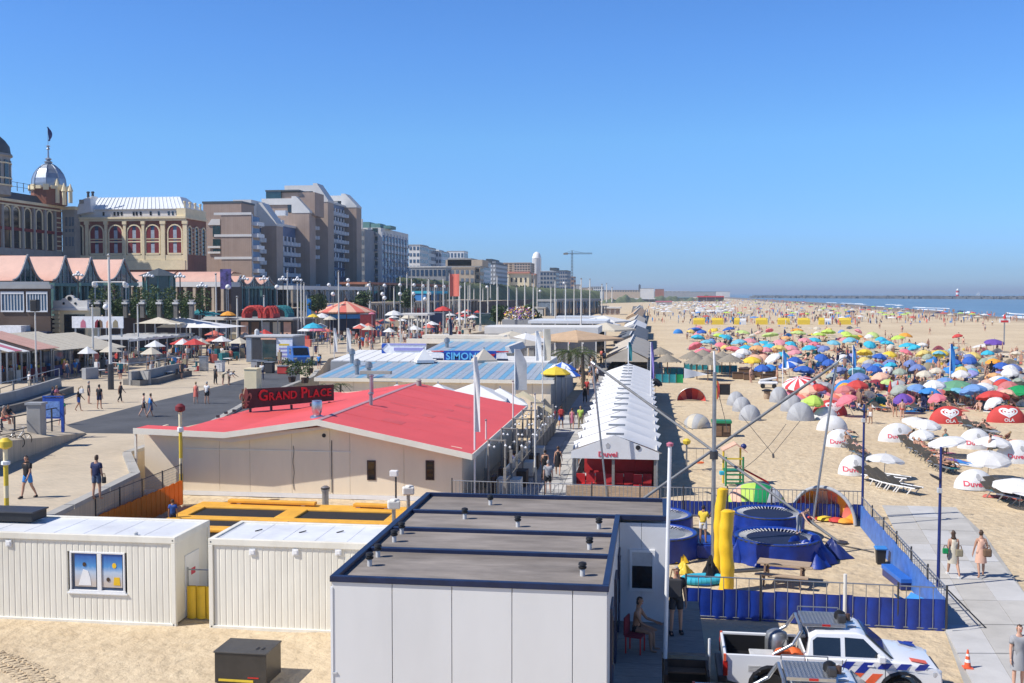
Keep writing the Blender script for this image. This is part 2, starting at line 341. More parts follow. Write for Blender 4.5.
wedges('wedge_red_white',(.62,.05,.06),(.80,.76,.74),16);wedges('wedge_blue_white',(.03,.12,.5),(.75,.77,.8),8);wedges('wedge_pink_white',(.78,.16,.18),(.82,.66,.63),20)
wedges('wedge_yellow_lime',(.8,.62,.05),(.5,.72,.12),8);wedges('wedge_carousel',(.68,.09,.06),(.80,.42,.25),20)
SKIN=[mk('skin_fair',(.60,.36,.26),.55,0,.06,6),mk('skin_tan',(.47,.26,.17),.55,0,.06,6),mk('skin_olive',(.34,.19,.12),.55,0,.06,6),mk('skin_brown',(.17,.085,.05),.5,0,.06,6)]
HAIR=[mk('hair_dark',(.02,.014,.01),.5),mk('hair_brown',(.07,.04,.022),.5),mk('hair_blond',(.36,.25,.12),.55),mk('hair_grey',(.35,.34,.33),.6)]
# ------------------------------------------------------------------ people
def fk(lean=0,neck=0,th=(0,0),kn=(0,0),ab=(4,4),sh=(0,0),sab=(9,9),el=(12,12),twist=0,fingers=False,female=False):
 """joints of a body 1.75 m tall, pelvis at the origin, facing -Y: positions, radii, edges, bone names"""
 v=[];r=[];e=[];b=[]
 def vert(p,rad,par=None,bone=None):
  v.append(Vector(p));r.append(rad if isinstance(rad,tuple)else(rad,rad))
  if par is not None:e.append((par,len(v)-1));b.append(bone)
  return len(v)-1
 l=R(lean);up=Vector((0,-sin(l),cos(l)));fw=Vector((0,-cos(l),-sin(l)))
 hw=1.0 if not female else.9
 pel=vert((0,0,0),(.145,.105));wa=vert(up*.17,(.118*hw,.088),pel,'waist');ch=vert(up*.36,(.150*hw,.108),wa,'chest')
 nb=vert(up*.475,(.085,.065),ch,'yoke')
 n2=R(lean+neck);nu=Vector((0,-sin(n2),cos(n2)));nf=Vector((0,-cos(n2),-sin(n2)))
 nk=vert(v[nb]+nu*.075,(.054,.056),nb,'neck');jaw=vert(v[nk]+nu*.065+nf*.022,(.064,.078),nk,'head');hd=vert(v[nk]+nu*.145+nf*.012,(.074,.092),jaw,'head');ht=vert(v[nk]+nu*.225,(.056,.07),hd,'head')
 if fingers:vert(v[jaw]+nu*.055+nf*.100,.012,hd,'nose')
 hands=[]
 for s,k in((-1,0),(1,1)):
  a=R(sab[k]);f=R(sh[k]-lean*.0)
  dn=Vector((s*sin(a),-sin(f)*cos(a),-cos(f)*cos(a)))
  sp=vert(up*.42+Vector((s*.165*hw,0,0)),.062*(.92 if female else 1),ch,'shoulder')
  eb=vert(v[sp]+dn*.29,.043*(.88 if female else 1),sp,'upper_arm')
  f2=f+R(el[k]);d2=Vector((s*sin(a)*.5,-sin(f2)*cos(a),-cos(f2)*cos(a))).normalized()
  fa=vert(v[eb]+d2*.09,.041*(.88 if female else 1),eb,'forearm');wr=vert(v[fa]+d2*.16,(.026,.026),fa,'forearm')
  if not fingers:pm=vert(v[wr]+d2*.09,(.026,.032),wr,'hand');hands.append(v[pm]+d2*.05);vert(v[pm]+d2*.07,.018,pm,'hand')
  else:
   pm=vert(v[wr]+d2*.075,(.022,.036),wr,'hand');sd_=Vector((0,1,0)).cross(d2).normalized()if abs(d2.y)<.9 else Vector((1,0,0));ax=d2.cross(Vector((s,0,0))).normalized()
   hands.append(v[pm]+d2*.05)
   for q in range(4):
    o=ax*((q-1.5)*.019);cu=Vector((-s*.012*(q*.25+.8),0,0));L=(.040,.046,.043,.033)[q]
    k1=vert(v[pm]+d2*.032+o,.0095,pm,'hand');k2=vert(v[k1]+d2*L+cu*.6,.0088,k1,'hand');vert(v[k2]+d2*L*.7+cu*1.7,.0075,k2,'hand')
   t1=vert(v[wr]+d2*.035-ax*.036,.011,wr,'hand');vert(v[t1]+d2*.045-ax*.018,.009,t1,'hand')
 for s,k in((-1,0),(1,1)):
  a=R(ab[k]);f=R(th[k]);dn=Vector((s*sin(a),-sin(f)*cos(a),-cos(f)*cos(a)))
  hp=vert((s*.085,0,-.055),(.096,.10),pel,'hip');mt=vert(v[hp]+dn*.20,(.080,.083),hp,'thigh');ke=vert(v[hp]+dn*.41,.054,mt,'thigh')
  f2=f-R(kn[k]);d2=Vector((s*sin(a)*.4,-sin(f2),-cos(f2))).normalized()
  cf=vert(v[ke]+d2*.13+Vector((0,.012*cos(f2),0)),(.054,.058),ke,'shin');an=vert(v[ke]+d2*.40,.035,cf,'shin')
  tf=Vector((s*.12,-cos(f2),sin(f2))).normalized()
  he=vert(v[an]+d2*.045+tf*.01,.034,an,'foot');vert(v[he]+tf*.15+d2*.012,(.036,.022),he,'foot')
 return v,r,e,b,hands
def grow(j,sub):
 v,r,e,b,_=j
 me=bpy.data.meshes.new('body');me.from_pydata([tuple(q)for q in v],e,[]);o=bpy.data.objects.new('body',me);COL.objects.link(o)
 sm=o.modifiers.new('skin','SKIN');sm.use_smooth_shade=True
 for i,q in enumerate(r):me.skin_vertices[0].data[i].radius=q
 me.skin_vertices[0].data[0].use_root=True
 if sub:
  ss=o.modifiers.new('sub','SUBSURF');ss.levels=sub;ss.render_levels=sub
 dg=bpy.context.evaluated_depsgraph_get();out=bpy.data.meshes.new_from_object(o.evaluated_get(dg))
 bpy.data.objects.remove(o);bpy.data.meshes.remove(me);return out
SHIRT={'waist':(-.8,1),'chest':(0,1),'yoke':(0,.75),'shoulder':(0,1),'upper_arm':(0,.62)}
TANK={'waist':(-.8,1),'chest':(0,1),'yoke':(0,.25),'shoulder':(0,.55)}
SHORTS={'waist':(-1,.25),'hip':(0,1),'thigh':(0,.62)};PANTS={'waist':(-1,.25),'hip':(0,1),'thigh':(0,2),'shin':(0,.93)}
TRUNKS={'waist':(-1,.12),'hip':(0,1),'thigh':(0,.12)};BIKINI={'chest':(.62,1),'yoke':(0,.12)}
DRESS={**TANK,'hip':(0,1)}
class Pose:pass
def make_pose(lie=None,sub=1,**kw):
 """grow a body in a pose; keep the body mesh and cut clothing shells from it"""
 j=fk(**kw);me=grow(j,sub);v,r,e,b,hands=j
 mat=Matrix.Identity(4)
 if lie=='back':mat=Matrix.Rotation(R(-88),4,'X')
 if lie=='front':mat=Matrix.Rotation(R(88),4,'X')
 if lie=='recline':mat=Matrix.Rotation(R(-50),4,'X')
 me.transform(mat);vj=[mat@q for q in v]
 zmin=min(q.co.z for q in me.vertices);ymid=0
 sh=Matrix.Translation((0,0,-zmin));me.transform(sh);vj=[sh@q for q in vj]
 p=Pose();p.me=me;p.j=vj;p.hands=[sh@(mat@h)for h in hands];p.shell={};p.pelz=vj[0].z
 me.update();p.cls=[]
 for f in me.polygons:
  best=None;c=f.center
  for(i,k),bn,in zip(e,b):
   a=vj[i];d=vj[k]-a;t=max(0,min(1,(c-a).dot(d)/max(d.length_squared,1e-9)));q=(c-(a+d*t)).length-.5*(r[i][0]*(1-t)+r[k][0]*t)
   tt=(c-a).dot(d)/max(d.length_squared,1e-9)
   if best is None or q<best[0]:best=(q,bn,t if 0<=tt<=1 else tt,k)
  t=best[2]
# thigh is two links (mid, knee): make t run over both
  if best[1]=='thigh':
   first=e[[q[1]for q in e].index(best[3])][0]
   fb=b[[q[1]for q in e].index(first)];t=t*.5+(.5 if fb=='thigh' else 0)
  if best[1]=='shin':
   first=e[[q[1]for q in e].index(best[3])][0]
   fb=b[[q[1]for q in e].index(first)];t=t*.33 if fb!='shin' else.33+t*.67
  p.cls.append((best[1],t))
 up=(vj[7]-vj[4]).normalized();p.headc=vj[6];p.headup=up
 nf=(vj[5]-vj[4]);nf=(nf-up*nf.dot(up)).normalized();p.face=nf
 return p
def shell(p,key,spec,off):
 if key in p.shell:return p.shell[key]
 me=p.me;keep=[]
 for f,(bn,t)in zip(me.polygons,p.cls):
  if key=='hair':
   d=f.center-p.headc
   ok=bn=='head' and(d.dot(p.headup)>.035 or(d.dot(p.face)<-.01 and d.dot(p.headup)>-.09))
  elif key=='long_hair':
   d=f.center-p.headc;ok=(bn=='head' and(d.dot(p.headup)>.035 or d.dot(p.face)<.02))or(bn in('neck','yoke')and d.dot(p.face)<-.02)
  elif bn=='waist' and spec.get('waist',(9,9))[0]==-1:ok=t<spec['waist'][1]
  elif bn=='waist' and 'waist' in spec:ok=True
  else:ok=bn in spec and spec[bn][0]<=t<=spec[bn][1]+(1 if spec[bn][1]>=1 else 0)
  if ok:keep.append(f)
 vs={};V2=[];F2=[]
 def vid(i):
  if i not in vs:vs[i]=len(V2);q=me.vertices[i];V2.append(q.co+q.normal*off)
  return vs[i]
 for f in keep:F2.append([vid(i)for i in f.vertices])
# hem: turn the open rim back to the skin
 from collections import Counter
 cnt=Counter();
 for f in keep:
  n=len(f.vertices)
  for i in range(n):cnt[tuple(sorted((f.vertices[i],f.vertices[(i+1)%n])))]+=1
 inner={}
 def iid(i):
  if i not in inner:inner[i]=len(V2);V2.append(me.vertices[i].co-me.vertices[i].normal*.004)
  return inner[i]
 for f in keep:
  n=len(f.vertices)
  for i in range(n):
   a,b_=f.vertices[i],f.vertices[(i+1)%n]
   if cnt[tuple(sorted((a,b_)))]==1:F2.append([vid(b_),vid(a),iid(a),iid(b_)])
 m2=bpy.data.meshes.new(key);m2.from_pydata([tuple(q)for q in V2],[],F2);m2.materials.append(M['white_paint'])
 m2.polygons.foreach_set('use_smooth',[True]*len(m2.polygons));m2.update();p.shell[key]=m2;return m2
def skirt_mesh(p,key,length):
 if key in p.shell:return p.shell[key]
 c=p.j[0];m=MB();m.lathe([(.135,.10),(.155,.0),(.175,-.10),(.16+length*.12,-length),(.15+length*.12,-length),(.15,-.1)],14,(c.x,c.y,c.z))
 for i,q in enumerate(m.v):m.v[i]=(q[0],c.y+(q[1]-c.y)*.82,q[2])
 me=m.mesh(key,M['white_paint'],60);p.shell[key]=me;return me
POSES={}
def pose(name):
 if name in POSES:return POSES[name]
 d=dict(stand=dict(th=(3,-2),kn=(2,4)),standf=dict(th=(2,-3),kn=(2,3),female=True,el=(25,15)),walk=dict(th=(16,-12),kn=(5,20),sh=(-15,15),el=(18,24),lean=3),walk2=dict(th=(-16,20),kn=(26,6),sh=(18,-18),el=(22,16),lean=3,female=True),carry=dict(th=(10,-10),kn=(4,14),sh=(-8,8),el=(75,12),sab=(14,12),female=True),arms=dict(th=(2,3),kn=(3,3),sh=(30,28),el=(85,90),lean=4),bend=dict(lean=62,th=(6,2),kn=(14,10),sh=(42,50),el=(10,12),neck=-20),sit=dict(lean=6,th=(86,84),kn=(84,80),sh=(30,34),el=(42,40)),ground=dict(lean=4,th=(130,124),kn=(106,98),sh=(46,40),el=(30,36),ab=(7,10)),ground2=dict(lean=-24,th=(90,100),kn=(4,30),sh=(-34,-30),el=(3,4),ab=(8,8),female=True),supine=dict(lie='back',th=(3,18),kn=(3,42),sab=(14,24),ab=(7,8)),prone=dict(lie='front',th=(-2,-3),kn=(2,8),sab=(24,60),sh=(8,8),el=(14,100)),recline=dict(lie='recline',th=(44,46),kn=(10,14),sh=(-14,-10),el=(24,20),ab=(6,7)))
 base=name.replace('_hi','').replace('_lo','');kw=dict(d[base])
 if name.endswith('_hi'):POSES[name]=make_pose(sub=1,fingers=True,**kw)
 elif name.endswith('_lo'):POSES[name]=make_pose(sub=0,**kw)
 else:POSES[name]=make_pose(sub=1,**kw)
 p=POSES[name];p.me.materials.clear();p.me.materials.append(SKIN[0]);p.me.polygons.foreach_set('use_smooth',[True]*len(p.me.polygons));p.base=base
 return p
def person(loc,rz,posen,label,top=None,bottom=None,skin=0,hair=0,group=None,h=1.75,tcol='white',bcol='navy',longhair=False,shoes=None,sitz=None):
 """loc is the spot the feet (or the lying body) touch; rz turns the figure (0 faces -Y)"""
 p=pose(posen);root=thing('person',label,'person',loc,rz,group);k=h/1.75;root.scale=(k,k,k)
 if sitz is not None:root.location.z=loc[2]+sitz-(p.pelz-.10)*k
 b=link('body',p.me,root);paint(b,SKIN[skin])
 def cloth(key,spec,off,m,nm):
  o=link(nm,shell(p,key,spec,off),root);paint(o,m);return o
 if top=='tshirt':cloth('tshirt',SHIRT,.024,FABM(tcol),'shirt')
 elif top=='tank':cloth('tank',TANK,.022,FABM(tcol),'tank_top')
 elif top=='bikini':cloth('bikini',BIKINI,.008,FABM(tcol),'bikini_top')
 elif top=='dress':
  cloth('dress',DRESS,.014,FABM(tcol),'bodice');o=link('skirt',skirt_mesh(p,'skirt',.42),root);paint(o,FABM(tcol))
 if bottom=='shorts':cloth('shorts',SHORTS,.015,FABM(bcol),'shorts')
 elif bottom=='pants':cloth('pants',PANTS,.016,FABM(bcol),'trousers')
 elif bottom=='trunks':cloth('trunks',TRUNKS,.010,FABM(bcol),'swim_trunks')
 elif bottom=='skirt':o=link('skirt',skirt_mesh(p,'skirt',.42),root);paint(o,FABM(bcol))
 o=link('hair',shell(p,'long_hair' if longhair else 'hair',None,.016),root);paint(o,HAIR[hair])
 if posen.endswith('_hi'):
  c=p.headc;ax=p.face.cross(p.headup).normalized()
  for s in(-1,1):
   m=MB();q=c+p.face*.088+ax*(s*.031)-p.headup*.012;m.lathe([(0,-.011),(.011,0),(0,.011)],6,q);m.build('eye',M['black_plastic'],root)
   m=MB();q=c+ax*(s*.076)-p.headup*.02;m.lathe([(0,-.035),(.012,-.02),(.017,.012),(0,.032)],6,q);paint(m.build('ear',SKIN[skin],root,60),SKIN[skin])
  m=MB();q=c+p.face*.088-p.headup*.078;m.box(q,(.045,.012,.009));m.build('mouth',M['duvel_red'],root)
  if shoes:
   for s in(0,1):
    f=[q for q,(bn,t)in zip(p.me.polygons,p.cls)if bn=='foot' and(q.center.x>p.j[0].x)==bool(s)]
    if f:
     xs=[q.center for q in f];cx=sum(q.x for q in xs)/len(xs);y0=min(q.y for q in xs)-.02;y1=max(q.y for q in xs)+.02;z0=max(0,min(q.z for q in xs)-.015);mm=MB()
     mm.prisx([(y0,z0),(y1,z0),(y1,z0+.09),((y0+y1)/2,z0+.085),(y0+.02,z0+.05)],cx-.045,cx+.045);paint(mm.build('shoe',M['white_paint'],root,bevel=.012),FABM(shoes))
 return root
def FABM(n):return FAB[n]if n in FAB else M[n]
# ------------------------------------------------------------------ ground, sea, boulevard, walkway
BZ=1.9
def sheet(name,poly,z,mat,kind='structure',t=.06):
 m=MB();m.prism(poly,z-t,z);return m.build(name,mat,kind=kind)
def sand_h(x,y):
 """low relief of the beach near the camera"""
 if y>70:return 0.0
 k=min(1,max(0,(70-y)/15));q=.05*sin(x*.7+1.3*sin(y*.5))+.04*sin(y*1.1+x*.35)+.03*sin(x*1.9-y*.8)
 return-abs(q)*k*.6
def build_ground():
 m=MB()
 def shore(y):return 151+max(0,min(30,(y-430)*.05))+3.5*sin(y*.021)+2*sin(y*.06+1)
 ys=[-40,-20]+[5+i*1.5 for i in range(44)]+[72,80,95,120,160,210,270,340,400,440,480,520,560,600,650,700,760,830,900,1000,1200,1600,2400,4000,9000,30000]
 fr=[0,.05,.1,.14]+[.17+.0028*i for i in range(1,96)]+[.45,.5,.55,.62,.7,.8,.88,.94,.98,1.0]
# columns: fixed X inside the near field, then out to the shore and below the water
 xs=[-30000,-2000,-500,-160,-90,-60]+[-45+i*.9 for i in range(95)]+[45,55,70,90,110,125,135,142,147]
 nx=len(xs)+4
 for y in ys:
  s=shore(y)if y<1600 else 1e9
  row=[]
  for x in xs:row.append((x,y,sand_h(x,y)if x<45 else 0))
  sy=shore(min(y,1500))+max(0,(y-1500))*.0
  row+=[(sy,y,-.30),(sy+8,y,-.75),(sy+40,y,-2.5),(60000,y,-6)]
  if y>1500:
   row=[(x,y,z)for x,y,z in row]
  m.v+=row
 for j in range(len(ys)-1):
  for i in range(nx-1):
   a=j*nx+i;m.f.append((a,a+1,a+1+nx,a+nx));m.m.append(0)
 return m.build('ground',M['sand'],kind='structure',smooth=80)
build_ground()
def sea_mat():
 m=bpy.data.materials.new('sea');m.use_nodes=True;t=m.node_tree;L=t.links.new;b=t.nodes['Principled BSDF']
 b.inputs['Roughness'].default_value=.32;b.inputs['Specular IOR Level'].default_value=.35
 ge=N(t,'ShaderNodeNewGeometry');mp=N(t,'ShaderNodeMapping');mp.inputs['Scale'].default_value=(.05,.012,1);L(ge.outputs['Position'],mp.inputs[0])
 no=N(t,'ShaderNodeTexNoise');no.inputs['Scale'].default_value=1;no.inputs['Detail'].default_value=6;L(mp.outputs[0],no.inputs['Vector'])
 r=N(t,'ShaderNodeValToRGB');e=r.color_ramp.elements;e[0].position=.3;e[1].position=.7;e[0].color=(.095,.17,.235,1);e[1].color=(.15,.24,.31,1);L(no.outputs['Fac'],r.inputs[0])
 L(r.outputs[0],b.inputs['Base Color'])
 m2=N(t,'ShaderNodeMapping');m2.inputs['Scale'].default_value=(.6,.15,1);L(ge.outputs['Position'],m2.inputs[0])
 n2=N(t,'ShaderNodeTexNoise');n2.inputs['Scale'].default_value=1.2;n2.inputs['Detail'].default_value=5;L(m2.outputs[0],n2.inputs['Vector'])
 bm=N(t,'ShaderNodeBump');bm.inputs['Strength'].default_value=.5;bm.inputs['Distance'].default_value=.4;L(n2.outputs['Fac'],bm.inputs['Height']);L(bm.outputs[0],b.inputs['Normal'])
 M['sea']=m;return m
sea_mat()
m=MB();m.add([(120,-200,-.34),(58000,-200,-.34),(58000,45000,-.34),(120,45000,-.34)],[(0,1,2,3)]);m.build('sea',M['sea'],kind='structure')
# breaking waves along the shore
m=MB();rng=random.Random(3)
for k in range(16):
 y0=380+k*52+rng.uniform(-10,10);off=rng.choice([3,9,17,26]);w=rng.uniform(1.0,3.0);L_=rng.uniform(25,60)
 pts=[]
 for i in range(13):
  t=i/12;y=y0+t*L_;xs=151+max(0,min(30,(y-430)*.05))+3.5*sin(y*.021)+2*sin(y*.06+1)+off+2*sin(t*5+k)
  pts.append((xs,y,w*sin(pi*t)+.05))
 for a,b in zip(pts,pts[1:]):
  m.add([(a[0]-a[2],a[1],-.33),(a[0]+a[2],a[1],-.33),(b[0]+b[2],b[1],-.33),(b[0]-b[2],b[1],-.33),(a[0],a[1],-.05),(b[0],b[1],-.05)],[(0,4,5,3),(4,1,2,5),(0,1,4),(3,5,2)])
m.build('surf',M['foam'],kind='stuff')
# harbour mole: a long low wall of rubble with a small light on it
def mole():
 m=MB();rng=random.Random(5);a=P(742,297.2,0);b=P(1150,299.6,0);a.y=min(a.y,2300)
 d=Vector((b.x-a.x,b.y-a.y,0));n=150;pr=Vector((-d.y,d.x,0)).normalized()
 for i in range(n):
  for s in(-1,0,1):
   p=a+d*((i+rng.random())/n)+pr*(s*9+rng.uniform(-3,3));q=rng.uniform(6,11)
   m.box((p.x,p.y,(1.3 if s else 2.7)+rng.uniform(-.5,.5)),(q*1.7,q,4.4 if not s else 3.4),rng.uniform(0,3))
 return m.build('rubble',M['rock'])
t=thing('breakwater','long low dark rubble breakwater lying across the sea at the horizon','breakwater',(0,0,0));o=mole();o.parent=t;o['kind']='stuff'
p=P(957.5,298.4,0);s=p.y/1060
lt=thing('harbour_light','small red and white harbour light on the long breakwater','lighthouse',(p.x,p.y,3.5))
hh=zat(p,290.5)-3.5
for k in range(3):
 m=MB();m.lathe([(1.6*s,hh*k/3),(1.6*s,hh*(k+1)/3)],10);m.build('tower_band',M['red_paint' if k!=1 else 'white_paint'],lt,50)
K('lathe','lantern','white_paint',lt,[(1.9*s,hh),(1.9*s,hh+.4*s),(.9*s,hh+.5*s),(.9*s,hh+1.2*s),(0,hh+2*s)],10,smooth=50)
p=P(978.5,295.4,-.3)
b=thing('sailing_boat','tiny white sailing boat out at sea beyond the breakwater','boat',(p.x,p.y,-.3));k=p.y/1060*1.0
K('prism','hull','white_paint',b,[(-2*k,-.5*k),(1.3*k,-.5*k),(2.2*k,0),(1.3*k,.5*k),(-2*k,.5*k)],0,.8*k)
m=MB();m.prisy([(-.2*k,1*k),(1.5*k,1*k),(-.2*k,4.2*k)],-.04*k,.04*k);m.prisy([(-.4*k,1*k),(-1.6*k,1*k),(-.4*k,3.8*k)],-.04*k,.04*k);m.build('sail',M['tent_white'],b)
# boulevard slab with its sea wall
_a,_b=P(140.6,476,BZ),P(72.5,510,BZ)
EDGE=[(_b.x+(_b.x-_a.x)*(_b.y-34.2)/(_a.y-_b.y),34.2),(_a.x,_a.y),(-26.6,51),(-27.2,62),(-30.5,78),(-33,100),(-41,130),(-40,180),(-34,260),(-30,400),(-30,700)]
bl=EDGE+[(-75,700),(-400,700),(-400,34.2)]
sheet('boulevard',bl[::1],BZ,M['boulevard_paving'],t=BZ+.4)
# kerb along the edge
m=MB()
for a,b in zip(EDGE,EDGE[1:]):
 a,b=Vector((*a,0)),Vector((*b,0));d=(b-a);n=max(1,int(d.length/3));w=Vector((-d.y,d.x,0)).normalized()
 for i in range(n):
  p,q=a+d*(i/n+.004),a+d*((i+1)/n-.004);c=(p+q)/2+w*.22
  if c.y<110:m2=MB();m2.box((c.x,c.y,BZ+.02),((q-p).length,.42,.30),atan2(d.y,d.x));m2.build('kerb_stone',M['concrete'],bpy.data.objects['boulevard'])
def flat(name,px,z,mat,lift=.004,kind='structure'):
 ps=[P(x,y,z)for x,y in px];m=MB();m.add([(q.x,q.y,z+lift)for q in ps],[tuple(range(len(ps)))]);o=m.build(name,mat,kind=kind)
 return o
flat('asphalt_lane',[(66,425),(140,405),(222,385.5),(262,374),(300,364),(300,380),(282,392),(250,408),(236,416),(150,434),(82,433)],BZ,M['asphalt'])
# lower end of the access ramp: low wall with railing beside the bicycles
def wall_px(name,label,cat,pts,h,th,mat,z=BZ,top=None,group=None):
 """a wall standing on a line of ground points seen at these pixels"""
 g=[P(x,y,z)for x,y in pts];t=thing(name,label,cat,(g[0].x,g[0].y,z),0,group);m=MB();o=g[0]
 for i,(a,b)in enumerate(zip(g,g[1:])):
  h0=h[i]if isinstance(h,(list,tuple))else h;h1=h[i+1]if isinstance(h,(list,tuple))else h
  d=(b-a);d.z=0;w=Vector((-d.y,d.x,0)).normalized()*th;a0=a-o;b0=b-o;a0.z=b0.z=0
  u0,u1=Vector((0,0,h0)),Vector((0,0,h1))
  m.add([a0,b0,b0+w,a0+w,a0+u0,b0+u1,b0+w+u1,a0+w+u0],BOXF)
 m.build('wall_body',mat,t);return t,g
t,g=wall_px('ramp_wall','low dark wedge-shaped ramp wall below the blue board','wall',[(-30,478),(0,467.5),(40,452),(83,435)],[1.5,1.25,.75,.12],.5,M['dark_concrete'])
m=MB()
for a,b,ha,hb in zip(g,g[1:],[1.5,1.25,.75],[1.25,.75,.12]):
 pass
# paved top behind the wedge wall (the ramp itself)
a=[P(-30,478,BZ),P(0,467.5,BZ),P(40,452,BZ),P(83,435,BZ)]
bk=[P(-30,452,BZ),P(0,446,BZ),P(30,438,BZ),P(66,427,BZ)]
m=MB();hs=[1.49,1.24,.74,.115]
for i in range(3):
 m.add([(a[i].x,a[i].y+.3,BZ),(a[i+1].x,a[i+1].y+.3,BZ),(bk[i+1].x,bk[i+1].y,BZ),(bk[i].x,bk[i].y,BZ),(a[i].x,a[i].y+.3,BZ+hs[i]-.02),(a[i+1].x,a[i+1].y+.3,BZ+hs[i+1]-.02),(bk[i+1].x,bk[i+1].y,BZ+hs[i+1]-.02),(bk[i].x,bk[i].y,BZ+hs[i]-.02)],BOXF)
struct('ramp',m,M['boulevard_paving'])
# beach walkway of concrete slabs between the pavilions
WA=[(498,506),(590,506)]
def walkway():
 rng=random.Random(8);base=MB();nl,nr=P(508,505,0),P(583,505,0);fl,fr=P(616,306,0),P(633,306,0)
 L0=Vector((nl.x,nl.y,0));R0=Vector((nr.x,nr.y,0));L1=Vector((-9.5,800,0));R1=Vector((fr.x,fr.y,0))
 fl2=Vector((P(607,330,0).x,P(607,330,0).y,0));
 base.add([(nl.x-.3,nl.y,.012),(nr.x,nr.y,.012),(R1.x,R1.y,.012),(L1.x,L1.y,.012)],[(0,1,2,3)])
 o=base.build('walkway',M['dark_concrete'],kind='structure')
 mats=[M['concrete_slab'],mk('concrete_slab_pale',(.52,.51,.49),.85,0,.1,.8,.12,20,dirt=.2),mk('concrete_slab_dark',(.39,.385,.37),.85,0,.12,.8,.12,20,dirt=.3)]
 y=nl.y;n=0;cache={}
 while y<150:
  t=(y-nl.y)/(L1.y-nl.y);xl=nl.x-.3+(L1.x-nl.x+.3)*t;t2=(y-nr.y)/(R1.y-nr.y);xr=nr.x+(R1.x-nr.x)*t2
  w=(xr-xl)/3
  for c in range(3):
   key=rng.randrange(3)
   if key not in cache:mm=MB();mm.bx(-.98,.98,-.98,.98,0,.05);cache[key]=mm.mesh('slab',mats[key])
   q=link('slab',cache[key],o);q.location=(xl+w*(c+.5),y+1,.012+rng.uniform(-.008,.008));q.scale=(w/2,1,1);n+=1
  y+=2.0
 return o
walkway()
# the beach path of slabs on the right
def beach_path():
 o=flat('beach_path',[(882,506),(956,508),(985,535),(1024,592),(1080,660),(1080,690),(966,690),(948,640),(915,560)],0.0,M['concrete'],.012)
 rng=random.Random(4);a,b=P(882,506,0),P(956,508,0);c,d=P(975,690,0),P(1100,690,0);N_=9
 for j in range(N_):
  for i in range(3):
   def q(u,v):return(a*(1-u)+b*u)*(1-v)+(c*(1-u)+d*u)*v
   u0,u1,v0,v1=i/3+.002,(i+1)/3-.002,j/N_+.0015,(j+1)/N_-.0015;z=.012+.045+rng.uniform(-.012,.010)
   cs=[q(u0,v1),q(u1,v1),q(u1,v0),q(u0,v0)]
   mm=MB();mm.add([(k.x,k.y,.012)for k in cs]+[(k.x,k.y,z)for k in cs],BOXF)
   mm.build('slab',M[rng.choice(['concrete_slab','concrete_slab_pale','concrete_slab'])],o)
beach_path()
# tyre tracks pressed into the near sand
m=MB();rng=random.Random(1)
for rad,n in((5.2,70),(6.6,80),(7.0,84)):
 for k in range(n):
  a=.25+1.5*k/n;c=(-21.6+rad*cos(a),22.2+rad*.8*sin(a));j=rng.gauss(0,.03);z=rng.uniform(-.03,-.005);m.box((c[0]+j,c[1],z),(.30,.10,.07),a+.25*(-1)**k+j*4);m.box((c[0]+.33*cos(a),c[1]+.26*sin(a)+j,z),(rng.uniform(.12,.26),.09,.06),a-.3*(-1)**k)
m.build('tyre_track',M['sand'],kind='stuff',bevel=.02)
